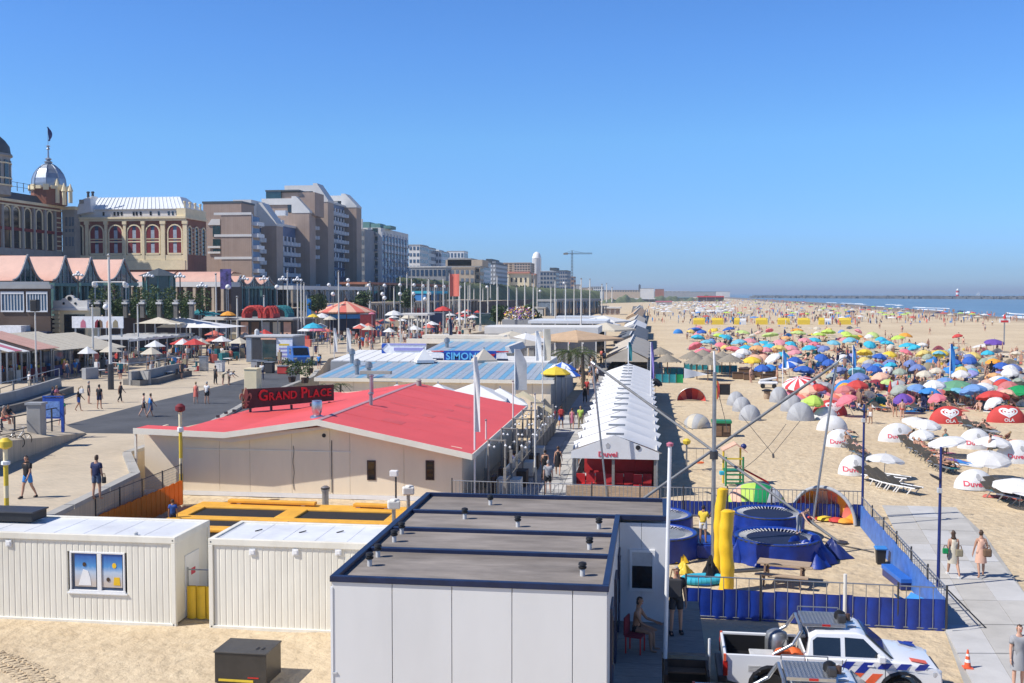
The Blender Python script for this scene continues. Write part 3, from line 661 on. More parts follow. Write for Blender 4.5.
# ------------------------------------------------------------------ foreground cabins
def ring(m,c,r,tr,n=28,mi=0,sx=1,sy=1,seg=6):
 pts=[(c[0]+r*sx*cos(2*pi*i/n),c[1]+r*sy*sin(2*pi*i/n),c[2])for i in range(n+1)]
 return m.path(pts,tr,seg,mi)
def grey_cabin():
 t=thing('beach_cabin','grey flat-roofed cabin block with navy roof frame in the foreground','cabin',(0,0,0))
 x0,x1,y0,y1=-6.92,-.95,22.0,31.72;yb=29.2;x2=.36;zt=4.08;zr=4.0
 m=MB();m.bx(x0+.03,x1-.03,y0+.05,y1-.02,.1,3.78);m.bx(x1-.03,x2-.03,yb+.05,y1-.02,.1,3.78);m.build('core',M['white_panel'],t)
 ed=[x0]+[X(px,y0)for px in(390.5,451,512,573.5)]+[x1]
 for a,b in zip(ed,ed[1:]):
  K('bx','wall_panel','grey_panel',t,a+.008,b-.008,y0,y0+.05,.25,3.955,bevel=.006)
# side wall toward the terrace: panels with dark doors
 yy=[y0+.05,23.2,24.4,25.6,26.8,28.0,yb]
 for i,(a,b)in enumerate(zip(yy,yy[1:])):
  m=MB();m.bx(x1-.03,x1,a+.008,b-.008,1.1,3.86)
  w=m.build('wall_panel',M['grey_panel'],t)
  if i in(1,3,5):
   d=MB();d.bx(x1,x1+.05,a+.12,b-.12,1.12,3.2);d.build('door',M['navy_frame'],t,bevel=.01)
   d=MB();d.bx(x1+.05,x1+.07,a+.24,b-.24,1.9,3.0);d.build('door_glass',M['dark_glass'],t)
 m=MB();m.bx(x1,x1+.9,yb-.06,yb-.02,1.1,3.86);
 for a,b in((x1+.01,x1+.62),(x1+.62,x2)):
  K('bx','wall_panel','white_panel',t,a+.006,b-.006,yb,yb+.05,1.1,3.86,bevel=.005)
# window of the rear wing
 wx0,wx1=X(633.5,yb),X(654,yb);wz0,wz1=V(640,588,yb).z,V(640,552,yb).z
 fr=MB();q=.07
 fr.bx(wx0-q,wx1+q,yb-.05,yb+.01,wz1,wz1+q);fr.bx(wx0-q,wx1+q,yb-.07,yb+.01,wz0-q,wz0);fr.bx(wx0-q,wx0,yb-.05,yb+.01,wz0,wz1);fr.bx(wx1,wx1+q,yb-.05,yb+.01,wz0,wz1)
 f=fr.build('window',M['white_paint'],t,kind=None);g=MB();g.bx(wx0,wx1,yb-.02,yb-.005,wz0,wz1);g.build('pane',M['dark_glass'],f)
 g=MB();g.bx(wx0,wx1,yb-.028,yb-.021,wz0+(wz1-wz0)*.62,wz1);g.build('blind',M['pale_plastic'],f)
# navy roof frame: edge beams and the cross beams between the units
 def beam(a,b,c,d,z0=zt-.13,z1=zt):K('bx','roof_beam','navy_frame',t,a,b,c,d,z0,z1,bevel=.012)
 beam(x0-.03,x1+.03,y0-.04,y0+.10);beam(x0-.03,x0+.13,y0+.10,y1-.1);beam(x1-.11,x1+.03,y0+.10,yb-.08)
 beam(x1-.11,x2+.03,yb-.08,yb+.05);beam(x2-.11,x2+.03,yb+.05,y1-.1);beam(x0-.03,x2+.03,y1-.1,y1+.03)
 ys=[y0+.10]+[P(480,q,zt).y for q in(549.5,528.5,510.5)]+[y1-.1]
 for y in ys[1:-1]:beam(x0+.13,x1-.11,y-.08,y+.08,zr-.06,zt-.02);
 for i,(a,b)in enumerate(zip(ys,ys[1:])):
  m=MB();c=(a+.08 if i else a);d=(b-.08 if i<3 else b)
  if i==3:c=max(c,yb+.06)
  m.bx(x0+.13,x1-.11 if i<3 else x2-.11,c,d,zr-.1,zr-.03);s=m.build('roof_sheet',M['dusty_roof'],t)
 for px,py in((490.4,505),(464.8,519),(517.8,527),(401.8,534),(394.3,542),(378,557),(369.7,566),(599,529),(589.5,549.5),(582.5,576)):
  p=P(px,py,zr-.03);z=zr-.03
  m=MB();m.lathe([(.055,0),(.055,.17)],10,(p.x,p.y,z));v=m.build('vent_pipe',M['pale_plastic'],t,40)
  K('lathe','vent_cap','black_plastic',v,[(.05,.15),(.085,.17),(.095,.21),(.07,.22),(.07,.24),(.095,.25),(.085,.30),(.03,.32),(0,.32)],12,(p.x,p.y,z),smooth=40)
# edge trim of the near corner and small fittings
 B('corner_post','white_paint',t,x0-.02,x0+.03,y0-.02,y0+.05,.2,3.83)
 for px,py in((334,673),(596,541)):
  q=V(px,py,y0-.02);
 m=MB();q=V(334.5,673,y0-.02);m.bx(q.x-.05,q.x+.05,y0-.03,y0,q.z-.02,q.z+.02);m.build('bracket',M['pale_plastic'],t)
# split air units on the left edge of the roof
 for px,py in((407,487),(387,506)):
  pass
 return t
grey_cabin()
# raised terrace beside the cabin, with steps
t=thing('terrace_deck','dark plank terrace with steps on the shaded side of the grey cabin','deck')
n=0
for i in range(20):
 y=22.2+i*.46
 m=MB();xr=.22 if y<26.5 else 1.32
 m.bx(-.93,xr,y+.006,y+.452,1.03,1.1-.004*(i%2));m.build('plank',M['grey_wood'],t)
for i,z in enumerate((.83,.56,.29)):
 B('step','wood',t,.36,1.30,26.2-.3*i-.02,26.5-.3*i,z-.05,z)
B('stringer','dark_wood',t,.28,.36,25.4,26.55,.1,1.02)
B('stringer','dark_wood',t,1.30,1.36,25.4,26.55,.1,1.02)
B('fascia','dark_wood',t,.24,1.30,26.52,26.56,.05,1.02)
p=P(704.5,683,0.5)
t=thing('hand_post','short pale handrail post at the foot of the terrace steps','post',(1.36,25.9,0.0))
K('tube','shaft','galvanised',t,(0,0,0),(0,0,1.35),.028,8,smooth=40);K('tube','sleeve','white_paint',t,(0,0,1.35),(0,0,1.78),.03,8,smooth=40)
# white mast with a red cap
b=P(664.5,655,1.1);h=zat(b,446)-1.1
t=thing('mast','tall white mast with red cap standing beside the terrace steps','mast',(b.x,b.y,1.1))
K('tube','shaft','white_paint',t,(0,0,-1.1),(.1,0,h),.058,12,.048,smooth=40);K('lathe','cap','fabric_rose',t,[(.08,h),(.09,h+.07),(.03,h+.1)],12,(.1,0,0),smooth=40)
def container(label,x0,x1,y0,y1,h,win=None,vents=()):
 t=thing('site_container',label,'container',(x0,y0,-.07));L_=x1-x0;D=y1-y0
# frame
 for nm,b in(('roof_frame',(0,L_,0,.16,h-.2,h)),('roof_frame',(0,L_,D-.16,D,h-.2,h)),('roof_frame',(0,.16,.16,D-.16,h-.2,h)),('roof_frame',(L_-.16,L_,.16,D-.16,h-.2,h)),('floor_frame',(0,L_,0,.14,0,.12)),('corner_post',(0,.14,0,.14,.12,h-.2)),('corner_post',(L_-.14,L_,0,.14,.12,h-.2)),('corner_post',(L_-.14,L_,D-.14,D,.12,h-.2))):
  m=MB();m.bx(*b);m.build(nm,M['cream_steel'],t,bevel=.015)
 m=MB();m.bx(.16,L_-.16,.16,D-.16,h-.09,h-.05);rf=m.build('roof',M['white_roof_sheet'],t)
 m=MB()
 n=int(L_/.9)
 for i in range(n):x=.2+(L_-.4)*i/(n-1);m.bx(x-.03,x+.03,.18,D-.18,h-.05,h-.043)
 m.build('roof_rib',M['white_roof_sheet'],rf,kind='stuff')
# ribbed cladding: each pressed sheet a part
 wx0,wx1,wz0,wz1=win or(9,9,0,0);k=0;pitch=.196;x=.15
 while x<L_-.15-.02:
  xe=min(x+pitch,L_-.15);segs=[(.12,h-.2)]
  if xe>wx0 and x<wx1:segs=[(.12,wz0),(wz1,h-.2)]
  for za,zb in segs:
   m=MB();m.add([(x,.07,za),(x+.025,.057,za),(xe-.03,.057,za),(xe,.07,za),(x,.07,zb),(x+.025,.057,zb),(xe-.03,.057,zb),(xe,.07,zb),(x,.12,za),(xe,.12,za),(x,.12,zb),(xe,.12,zb)],[(0,1,5,4),(1,2,6,5),(2,3,7,6),(4,5,6,7),(0,3,2,1),(8,10,11,9),(0,4,10,8),(3,9,11,7),(4,7,11,10),(0,8,9,3)])
   m.build('cladding_sheet',M['cream_steel'],t)
  x=xe
 B('end_wall','cream_steel',t,L_-.1,L_-.05,.14,D-.14,.1,h-.2)
 B('end_wall','cream_steel',t,.05,.1,.14,D-.14,.1,h-.2)
 B('rear_wall','cream_steel',t,.14,L_-.14,D-.1,D-.05,.1,h-.2)
 for vx,vz in vents:
  m=MB();m.bx(vx-.1,vx+.1,.01,.045,vz-.1,vz+.1);m.bx(vx-.06,vx+.06,-.012,.01,vz-.06,vz+.06);m.build('vent',M['white_paint'],t,bevel=.006)
 for cx in(.08,L_-.08):
  for cz in(.09,h-.1):T('lifting_eye','dark_steel',t,(cx,-.004,cz),(cx,.02,cz),.025,8)
 return t
x0,y0=-23.9,30.42;x1=-14.5
wx=[V(69.5,570,30.45).x-x0,V(124.5,570,30.45).x-x0];wz=[V(97,590,30.45).z,V(97,550,30.45).z]
vz=V(8,541,30.45).z
c=container('cream ribbed container with a double poster window on the sand',x0,x1,y0,33.0,2.8,(wx[0],wx[1],wz[0],wz[1]),((V(8,541,y0).x-x0,vz),))
fr=MB();q=.055;xm=V(98.5,570,y0).x-x0
fr.bx(wx[0]-.02,wx[1]+.02,.03,.10,wz[0]-.02,wz[0]+q);fr.bx(wx[0],wx[1],.035,.10,wz[1]-q,wz[1]);fr.bx(wx[0],wx[0]+q,.035,.10,wz[0]+q,wz[1]-q);fr.bx(wx[1]-q,wx[1],.035,.10,wz[0]+q,wz[1]-q);fr.bx(xm-.07,xm+.07,.033,.10,wz[0]+q,wz[1]-q)
wf=fr.build('window',M['white_paint'],c,bevel=.008)
B('sill','white_paint',wf,wx[0]-.08,wx[1]+.08,.0,.05,wz[0]-.06,wz[0]-.022)
def poster_mat(name,fig,seedcol):
 m=bpy.data.materials.new(name);m.use_nodes=True;t_=m.node_tree;L=t_.links.new;b=t_.nodes['Principled BSDF'];b.inputs['Roughness'].default_value=.15
 tc=N(t_,'ShaderNodeTexCoord');sx=N(t_,'ShaderNodeSeparateXYZ');L(tc.outputs['Generated'],sx.inputs[0]);r=N(t_,'ShaderNodeValToRGB');r.color_ramp.elements[0].color=(.55,.48,.42,1);r.color_ramp.elements[1].color=(.02,.09,.35,1)
 r.color_ramp.elements[0].position=.12;r.color_ramp.elements[1].position=.95;e=r.color_ramp.elements.new(.45);e.color=(.45,.55,.68,1);e=r.color_ramp.elements.new(.62);e.color=(.08,.28,.60,1)
 no=N(t_,'ShaderNodeTexNoise');no.inputs['Scale'].default_value=5;L(tc.outputs['Generated'],no.inputs['Vector']);ad=N(t_,'ShaderNodeMath',operation='MULTIPLY_ADD');L(no.outputs['Fac'],ad.inputs[0]);ad.inputs[1].default_value=.16;ad2=N(t_,'ShaderNodeMath',operation='SUBTRACT');L(sx.outputs['Z'],ad.inputs[2]);L(ad.outputs[0],ad2.inputs[0]);ad2.inputs[1].default_value=.08
 L(ad2.outputs[0],r.inputs[0]);L(r.outputs[0],b.inputs['Base Color']);return m
pm=poster_mat('beach_poster',0,0)
for a,b,f in((wx[0]+q,xm-.07,0),(xm+.07,wx[1]-q,1)):
 g=MB();g.bx(a,b,.085,.095,wz[0]+q,wz[1]-q);g.build('pane',M['blue_glass'],wf)
 po=MB();w_=b-a;po.bx(a+w_*(.12 if not f else.02),b-w_*.06,.066,.08,wz[0]+q+.10,wz[1]-q-.01);po.build('poster',pm,wf)
 hgt=wz[1]-wz[0];cx=a+w_*(.52 if not f else.68);
 fg=MB();z_=wz[0]+hgt*.22
 if not f:fg.prisy([(cx-.22,z_-.08),(cx+.2,z_-.08),(cx+.17,z_+hgt*.12),(cx+.1,z_+hgt*.3),(cx-.06,z_+hgt*.34),(cx-.12,z_+hgt*.2)],.056,.064);fg.build('printed_figure',M['white_paint'],wf)
 else:
  fg.prisy([(cx-.1,z_-.05),(cx+.12,z_-.05),(cx+.1,z_+hgt*.16),(cx-.08,z_+hgt*.16)],.056,.064);fg.build('printed_figure',M['yellow_vinyl'],wf)
  fg=MB();fg.prisy([(cx-.07+.07*cos(k*pi/4),z_+hgt*.45+.09*sin(k*pi/4))for k in range(8)],.056,.064);fg.build('printed_figure',M['yellow_vinyl'],wf)
 fg=MB();hx=cx-.02 if not f else a+w_*.3;fg.prisy([(hx+.06*cos(k*pi/4),z_+hgt*(.46 if not f else.1)+.07*sin(k*pi/4))for k in range(8)],.052,.055);fg.build('printed_head',HAIR[1],wf)
# louvred door at the right end wall
K('bx','door','white_paint',c,9.4-.05,9.4-.02,.75,1.75,.3,2.05,bevel=.01)
B('door_notice','duvel_red',c,9.4-.02,9.4-.012,1.15,1.45,1.35,1.55)
K('lathe','roof_vent','pale_plastic',c,[(.07,2.75),(.07,2.84),(.03,2.86)],10,(X(129,30.6)-x0,.35,0),smooth=40)
t=thing('roof_box','dark flat box lying on the left end of the container roof','box',(-20.6,32.2,2.75))
K('bx','body','black_plastic',t,-1.2,.55,-.4,.45,0,.28,bevel=.02);K('bx','lid','dark_steel',t,-1.25,.6,-.45,.5,.28,.33,bevel=.01)
x0=-13.45;ys_=30.45
c2=container('cream ribbed container with three small vents between its twin and the grey cabin',x0,-7.0,ys_,33.05,2.8,None,[(V(px,550,ys_).x-x0,V(px,550,ys_).z)for px in(252,295,338)])
for px,py in((258,529),(302,530.5),(339.5,530.5)):
 p=P(px,py,2.76);T('roof_hook','dark_steel',c2,(p.x-x0-.1,p.y-ys_,0+2.76),(p.x-x0+.1,p.y-ys_+.12,2.80),.02,5)
# fence with orange mats between the containers
t=thing('mat_fence','steel gate hung with orange mats between the two containers','fence',(-14.0,31.2,0))
for x in(-.46,.46):K('tube','post','galvanised',t,(x,0,0),(x,0,1.62),.03,8,smooth=40)
K('tube','rail','galvanised',t,(-.46,0,1.55),(.46,0,1.55),.022,8,smooth=40)
for i,x in enumerate((-.33,-.02,.3)):
 m=MB();m.grid(lambda u,v:(x-.145+.29*u,-.05-.06*sin(pi*u),.02+1.02*v),5,3);m.grid(lambda u,v:(x+.145-.29*u,.02,.02+1.02*v),2,2);m.build('mat',M['yellow_vinyl'],t,50)
# dark steel box on the sand
a,b=P(216,683,.0),P(271.5,640,.85)
t=thing('storage_box','dark grey steel box standing alone on the near sand','box',(-10.65,26.55,0),R(-1));w_=1.42
K('bx','body','dark_box',t,-w_/2,w_/2,-.52,.52,0,.80,bevel=.012);m=MB();m.bx(-w_/2-.02,w_/2+.02,-.55,.55,.805,.85);m.build('lid',mk('box_lid',(.10,.095,.088),.5,.4,.15,2,dirt=.2),t,bevel=.012)
B('label_strip','yellow_paint',t,-.6,.35,-.535,-.521,.06,.12);B('latch','lamp_red',t,.2,.5,-.535,-.521,.17,.2)
for dx in(.35,.5):B('hinge','black_plastic',t,dx-.03,dx+.03,-.25,-.1,.851,.862)
# in-ground trampolines with orange padding
def flat_trampolines():
 t=thing('trampoline_court','row of low trampolines in orange padded frames before the red-roofed building','trampoline',(0,0,0));z=.55
 y1,a1,a0,b1=(P(250,q,z).y for q in(502.5,507.5,516.5,519.5));y0=41.0;xp=lambda px,py:P(px,py,z).x
 cols=[(xp(196,511),xp(284,511)),(xp(302,513),xp(392,513)),(xp(410,513),xp(470,513))];xl,xr=xp(181,511),cols[2][1]+.4
 def pad(a,b,c,d):K('bx','padding','orange_pad',t,a,b,c,d,z-.16,z,bevel=.05)
 xe=[xl]+[q for c in cols for q in c]+[xr]
 pad(xl,xr,a1+.01,y1);pad(xl,xr,b1+.01,a0-.01);pad(xl,xr,y0,y0+.6)
 for k in range(0,8,2):pad(xe[k],xe[k+1],a0,a1);pad(xe[k],xe[k+1],y0+.61,b1)
 for a,b in cols:B('jump_mat','black_mesh',t,a,b,a0,a1,z-.14,z-.09);B('jump_mat','black_mesh',t,a,b,y0+.61,b1,z-.14,z-.09)
 B('base','dark_steel',t,xl+.05,xr-.05,y0+.05,y1-.05,0,z-.18)
flat_trampolines()
def beam_bench(label,pa,pb,z=.75):
 a,b=P(*pa,z),P(*pb,z);L_=(b-a).length;t=thing('bench',label,'bench',(a.x,a.y,0),atan2(b.y-a.y,b.x-a.x))
 K('bx','beam','orange_pad',t,0,L_,-.17,.17,z-.14,z,bevel=.03)
 for x in(L_*.12,L_*.86):B('leg','off_white',t,x-.09,x+.09,-.1,.1,0,z-.14)
beam_bench('long orange padded bench along the cream wall, left of the vent post',(229,499),(316,502));beam_bench('short orange padded bench along the cream wall by the floodlight',(354,503),(392,504.5))
p=P(325.5,507,0)
t=thing('vent_post','stubby grey vent post by the cream wall','bollard',(p.x,p.y,0));K('lathe','post','galvanised',t,[(.16,0),(.16,.75),(.2,.76),(.2,.95),(.1,1.02)],12,smooth=40)
Lt('louvre','dark_steel',t,[(.2,.86),(.215,.87),(.215,.93),(.2,.94)],12)
p=P(396,512,0);h=zat(p,476)
t=thing('floodlight_post','thin grey post with white floodlight in front of cream wall','lamp post',(p.x,p.y,0));K('tube','post','dark_steel',t,(0,0,0),(0,0,h),.045,8,smooth=40)
K('bx','floodlight','white_paint',t,-.24,.12,-.25,.05,h,h+.28,bevel=.03)
for px,py in((405,489),(390,503)):
 p=P(px,py,1.9)
 t=thing('air_unit','small white padded air unit beside the roof edge, %s'%('farther one' if px>400 else 'nearer one by floodlight'),'air conditioner',(p.x,p.y+.6,0));m=MB();m.box((0,0,1.72),(.5,.4,.34),.3);m.box((.05,0,1.9),(.3,.3,.12),.9);m.build('housing',M['off_white'],t,bevel=.1);Lt('stand','galvanised',t,[(.08,0),(.08,1.56)],8)
# ------------------------------------------------------------------ the red-roofed restaurant
def grand_place():
 t=thing('restaurant','long cream beach restaurant under a bright red roof with its sign','restaurant',(0,0,0))
 y0=50.6;y1=71.0;x0,x1=V(144.5,455,50.6).x,V(462,480,50.6).x;xL,xk,xr=-23.6,V(224,434,49.65).x,V(317,422,49.65).x
 zL,zk,zp,zR=3.42,3.30,4.02,2.62;oh=.95
 def zroof(x):
  for a,b,za,zb in((x0-1,xk,zL,zk),(xk,xr,zk,zp),(xr,x1+1,zp,zR)):
   if a<=x<=b:
    return za+(zb-za)*(x-a)/(b-a)if not(a<xk and b==xk)else zL+(zk-zL)*max(0,(x-x0))/(xk-x0)
# front wall in its panels
 xs=[V(px,470,y0).x for px in(143,183,219.6,250,292,330,350,404,477)];xs[0]=x0;xs[-1]=x1;th=.12
 for a,b in zip(xs,xs[1:]):
  cut=[a]+[k for k in(xk,xr)if a<k<b]+[b]
  K('prisy','wall_panel','cream_wall',t,[(a+.007,.22),(b-.007,.22)]+[(k if k not in(a,b)else k+(.007 if k==a else-.007),zroof(k)-.16)for k in reversed(cut)],y0,y0+th)
 B('plinth','white_paint',t,x0-.02,x1+.02,y0-.05,y0+.02,0,.21)
 m=MB();zz=V(250,449.8,y0).z;m.bx(X(183,y0),X(350,y0),y0-.022,y0-.001,zz-.03,zz+.03);m.build('wall_rail',M['cream_trim'],t)
# side and rear walls, floor slab
 B('side_wall','cream_wall',t,x1-.12,x1,y0+th,y1,0,zR-.2);B('side_wall','cream_wall',t,x0,x0+.12,y0+th,y0+2.5,0,zL-.2);B('side_wall','cream_wall',t,xL-.1,xL+.02,y0+2.5,y1,0,zL-.2)
 K('prisy','rear_wall','cream_wall',t,[(xL,0),(x1,0),(x1,zR-.2),(xr,zp-.2),(xL,zk-.2)],y1-.12,y1)
# roof slopes
 def slope(pts,nm='roof'):m=MB();m.slab(*pts,.10);return m.build(nm,M['red_roof'],t)
 f=y0-oh;ex=V(472,448,49.65).x;zE=zp+(zR-zp)*(ex-xr)/(x1-xr)
 r1=slope([(xr+.02,f,zp),(ex,f,zE),(ex,y1+.3,zE),(xr+.02,y1+.3,zp)]);r2=slope([(xk,f,zk),(xr-.02,f,zp),(xr-.02,y1+.3,zp),(xk,y1+.3,zk)])
 r3=slope([(xL-.15,y0+.5,zL-.1),(xk-.005,y0+.5,zk),(xk-.005,y1+.3,zk),(xL-.15,y1+.3,zL-.1)]);r4=slope([(x0-.06,f,zL+.02),(xk-.005,f,zk+.002),(xk-.005,y0+.495,zk+.002),(x0-.06,y0+.495,zL+.02)])
# welded seams of the roof membrane
 m=MB()
 for k in range(1,6):yy=f+(y1+.3-f)*k/6;m.slab((xr+.05,yy-.02,zp+.006),(ex-.03,yy-.02,zE+.006),(ex-.03,yy+.02,zE+.006),(xr+.05,yy+.02,zp+.006),.006)
 m.build('roof_seam',M['red_roof'],r1,kind='stuff')
 m=MB();m.slab((xr-.16,f,zp-.01),(xr,f,zp+.05),(xr,y1+.3,zp+.05),(xr-.16,y1+.3,zp-.01),.03);m.slab((xr,f,zp+.05),(xr+.16,f,zp-.0),(xr+.16,y1+.3,zp-.0),(xr,y1+.3,zp+.05),.03);m.build('ridge_cap',mk('ridge_pink',(.60,.33,.33),.5,0,.1),t)
# fascia boards
 def fascia(a,za,b,zb):m=MB();m.add([(a,f-.05,za-.26),(b,f-.05,zb-.26),(b,f,zb-.26),(a,f,za-.26),(a,f-.05,za+.03),(b,f-.05,zb+.03),(b,f,zb+.03),(a,f,za+.03)],BOXF);m.build('fascia',M['cream_trim'],t)
 fascia(x0-.08,zL+.02,xk,zk+.01);fascia(xk,zk+.01,xr,zp);fascia(xr,zp,ex+.02,zE)
 B('fascia','cream_trim',t,ex,ex+.05,f,y1+.3,zE-.24,zE+.03)
 B('canopy_post','cream_trim',t,x0-.06,x0+.04,f+.02,f+.14,0,zL-.2)
# soffit wedge of the left canopy
 K('prisy','soffit_beam','cream_trim',t,[(xk-3.6,3.06),(xk+.2,2.78),(xr+.8,3.62),(xr+.8,3.72),(xk,3.08),(xk-3.6,3.2)],y0-.5,y0-.02)
# patches welded over the membrane, sand blown into the low edge
 rng=random.Random(9)
 for k in range(7):
  x=rng.uniform(xr+1,ex-1.6);y=rng.uniform(y0+1,y1-3);w_,d_=rng.uniform(.5,1.6),rng.uniform(.4,1.2);zz=lambda q:zp+(zE-zp)*(q-xr)/(ex-xr)+.012
  m=MB();m.slab((x,y,zz(x)),(x+w_,y,zz(x+w_)),(x+w_,y+d_,zz(x+w_)),(x,y+d_,zz(x)),.01);m.build('roof_patch',mk('patch_red',(.66,.10,.095),.6,0,.1,1,dirt=.3)if k==0 else M['patch_red'],t)
# windows and the round vent
 for px in(371.5,430):
  q0,q1=V(px-4.3,480,y0),V(px+4.3,460.5,y0);w=MB();w.bx(q0.x,q1.x,y0-.03,y0-.001,q0.z,q1.z);w=w.build('window',M['brown_board'],t);g=MB();g.bx(q0.x+.06,q1.x-.06,y0-.045,y0-.031,q0.z+.06,q1.z-.06);g.build('pane',M['dark_glass'],w)
 q=V(324,435.5,y0);T('round_vent','black_plastic',t,(q.x,y0-.02,q.z),(q.x,y0+.02,q.z),.1,14)
# downpipe, cable
 q=X(330.5,y0);B('downpipe','rope',t,q-.02,q+.02,y0-.03,y0-.002,.3,2.9)
 q=X(292,y0);K('path','cable','rope',t,[(q+.03*sin(i*1.3),y0-.02,2.6-.22*i)for i in range(11)],.014,5)
# chimneys
 def chim(nm,px,py,z,prof,mat):p=P(px,py,z);m=MB();m.lathe(prof,14,(p.x,p.y,z));m.build(nm,mat,t,40);return p
 chim('extractor',317,417,3.95,[(.36,-.1),(.34,.05),(.2,.1),(.2,.18),(.25,.26),(.27,.45),(.27,.7),(.24,.82),(.26,.84),(.2,.84),(0,.82)],M['steel'])
 chim('flue',371,408,3.75,[(.3,-.1),(.25,.05),(.1,.1),(.1,.75),(.16,.78),(.16,.86),(.05,.9)],M['galvanised'])
 chim('flue',371.5,390,3.9,[(.13,-.2),(.13,.9),(.17,.92),(.17,1.0),(.05,1.04)],M['galvanised']);chim('flue',419,392,3.5,[(.2,-.2),(.17,.75),(.2,.78),(.06,.9)],M['grey_stone'])
# row of little snow hooks left of the sign
 for px,py in((218,417.3),(226,413.6),(234,411.5)):p=P(px,py,3.45);K('box','roof_hook','dark_steel',t,(p.x,p.y,3.5),(.16,.12,.14))
 return t
GP=grand_place()
def gp_sign():
 a,b=P(243,411,3.4),P(334,402,3.5);d=b-a;L_=Vector((d.x,d.y,0)).length;rz=atan2(d.y,d.x)
 zt=zat(a,389);zb=3.42;Hh=zt-zb-.12
 t=thing('roof_sign','long brown rooftop sign reading Grand Place with a bronze lily','sign',(a.x,a.y,zb),rz)
 m=MB();m.add([(0,0,.10),(L_,0,.18),(L_,.14,.18),(0,.14,.10),(0,0,Hh+.1),(L_,0,Hh*.86+.18),(L_,.14,Hh*.86+.18),(0,.14,Hh+.1)],BOXF);m.build('board',M['brown_board'],t)
 x=L_*.16;base=.10+Hh*.34
 for ch,sc in zip('GRAND PLACE',(1.35,1,1,1,1,0,1.35,1,1,1,1)):
  if ch==' ':x+=L_*.04;continue
  vs,fs=text_geo(ch,Hh*.58*sc,.04);w=max(v.x for v in vs)-min(v.x for v in vs);h0=min(v.y for v in vs);sx=1.0
  m=MB();m.add([(x+(v.x+w/2)*sx,-.05-v.z,base+(v.y-h0))for v in vs],fs);m.build('letter',M['red_letter'],t);x+=w*sx+L_*.008
# lily: centre petal, two curled petals, band and foot
 cx,cz=L_*.02,Hh*.5+.1;s=Hh*.60;lily=MB()
 lily.prisy([(cx+s*x_,cz+s*z_)for x_,z_ in((0,1.0),(-.13,.75),(-.2,.45),(-.14,.12),(-.07,-.15),(.07,-.15),(.14,.12),(.2,.45),(.13,.75))],-.16,-.03)
 l=lily.build('lily_petal',M['bronze'],t)
 for q in(-1,1):
  m=MB();pts=[(.07,-.15),(.22,.1),(.36,.3),(.50,.30),(.58,.12),(.52,-.08),(.66,.02),(.72,.26),(.62,.48),(.44,.52),(.26,.36),(.12,.1)]
  pts=[(cx+q*s*a_*.78,cz+s*b_)for a_,b_ in pts];m.prisy(pts if q<0 else pts[::-1],-.13,-.04);m.build('lily_petal',M['bronze'],t)
  m=MB();pts=[(.05,-.27),(.2,-.42),(.34,-.48),(.22,-.62),(.08,-.5)];pts=[(cx+q*s*a_*.78,cz+s*b_)for a_,b_ in pts];m.prisy(pts if q<0 else pts[::-1],-.13,-.04);m.build('lily_foot',M['bronze'],t)
 B('lily_band','bronze',t,cx-s*.3,cx+s*.3,-.18,-.03,cz-s*.27,cz-s*.16);K('prisy','lily_foot','bronze',t,[(cx-s*.07,cz-s*.27),(cx-s*.09,cz-s*.66),(cx,cz-s*.78),(cx+s*.09,cz-s*.66),(cx+s*.07,cz-s*.27)][::-1],-.15,-.04)
 for k in(.08,.3,.52,.74,.95):B('leg','dark_steel',t,L_*k-.05,L_*k+.05,-.02,.12,-.35,.12)
gp_sign()
# ------------------------------------------------------------------ fences, posts and play equipment on the near beach
def bar_fence(label,pa,pb,z=1.32,pitch=.4,tarp=None,tz=.93,posts=(),bulge=.05,base=0.0,mat='galvanised',group=None,side=1,barstuff=False):
 a,b=P(*pa,z),P(*pb,z);d=b-a;L_=Vector((d.x,d.y,0)).length;rz=atan2(d.y,d.x)
 t=thing('fence',label,'fence',(a.x,a.y,base),rz,group);n=max(1,round(L_/pitch));p_=L_/n
 m=MB();m.tube((0,0,z),(L_,0,z),.022,8);m.build('rail',M[mat],t,40);m=MB();m.tube((0,0,.06),(L_,0,.06),.018,6);m.build('rail',M[mat],t,40)
 mm=MB();mm.tube((0,0,.06),(0,0,z),.0125,6);me=mm.mesh('bar',M[mat],40)
 if barstuff:
  mb=MB()
  for i in range(n+1):mb.tube((i*p_,0,.06),(i*p_,0,z),.010,4)
  mb.build('bar',M[mat],t,kind='stuff')
 else:
  for i in range(n+1):o=link('bar',me,t);o.location=(i*p_,0,0)
 if tarp:
  rng=random.Random(int(L_*100))
  for i in range(n):
   h=tz+rng.uniform(-.025,.02);q=bulge*rng.uniform(.6,1.5);s0=side
   mm=MB();mm.grid(lambda u,v:(i*p_+p_*u,s0*(.03-q*sin(pi*u)*(1-.3*v)+.012*sin(v*7+i)),.0+h*v),6,4);mm.grid(lambda u,v:(i*p_+p_*(1-u),s0*(.05),h*v),1,1);mm.build('tarp_panel',M[tarp],t,60)
 for k,(u,ex,r)in enumerate(posts):m=MB();m.tube((L_*u,0,0),(L_*u,0,z+ex),r,8);m.build('post',M['dark_steel' if r<.04 else 'off_white'],t,40)
 return t
bar_fence('bar fence hung with deep blue tarpaulin, across the front behind the pickup',(686,575.5),(947,588),1.32,.395,'blue_tarp',.93,[(.0,.06,.03),(.295,.12,.03),(.62,.28,.055),(.82,.10,.03),(1,.08,.035)])
bar_fence('bar fence with sunlit pale blue tarpaulin beside the slab path',(947,588),(862,497),1.32,.33,'sunlit_blue_tarp',.98,[(k/6,.12,.03)for k in range(1,7)],.03)
bar_fence('far bar fence along the back, blue cloth low on it, right half',(640,486.5),(862,491.5),1.32,.19,'blue_tarp',.72,[(k/5,.1,.03)for k in range(6)],.03)
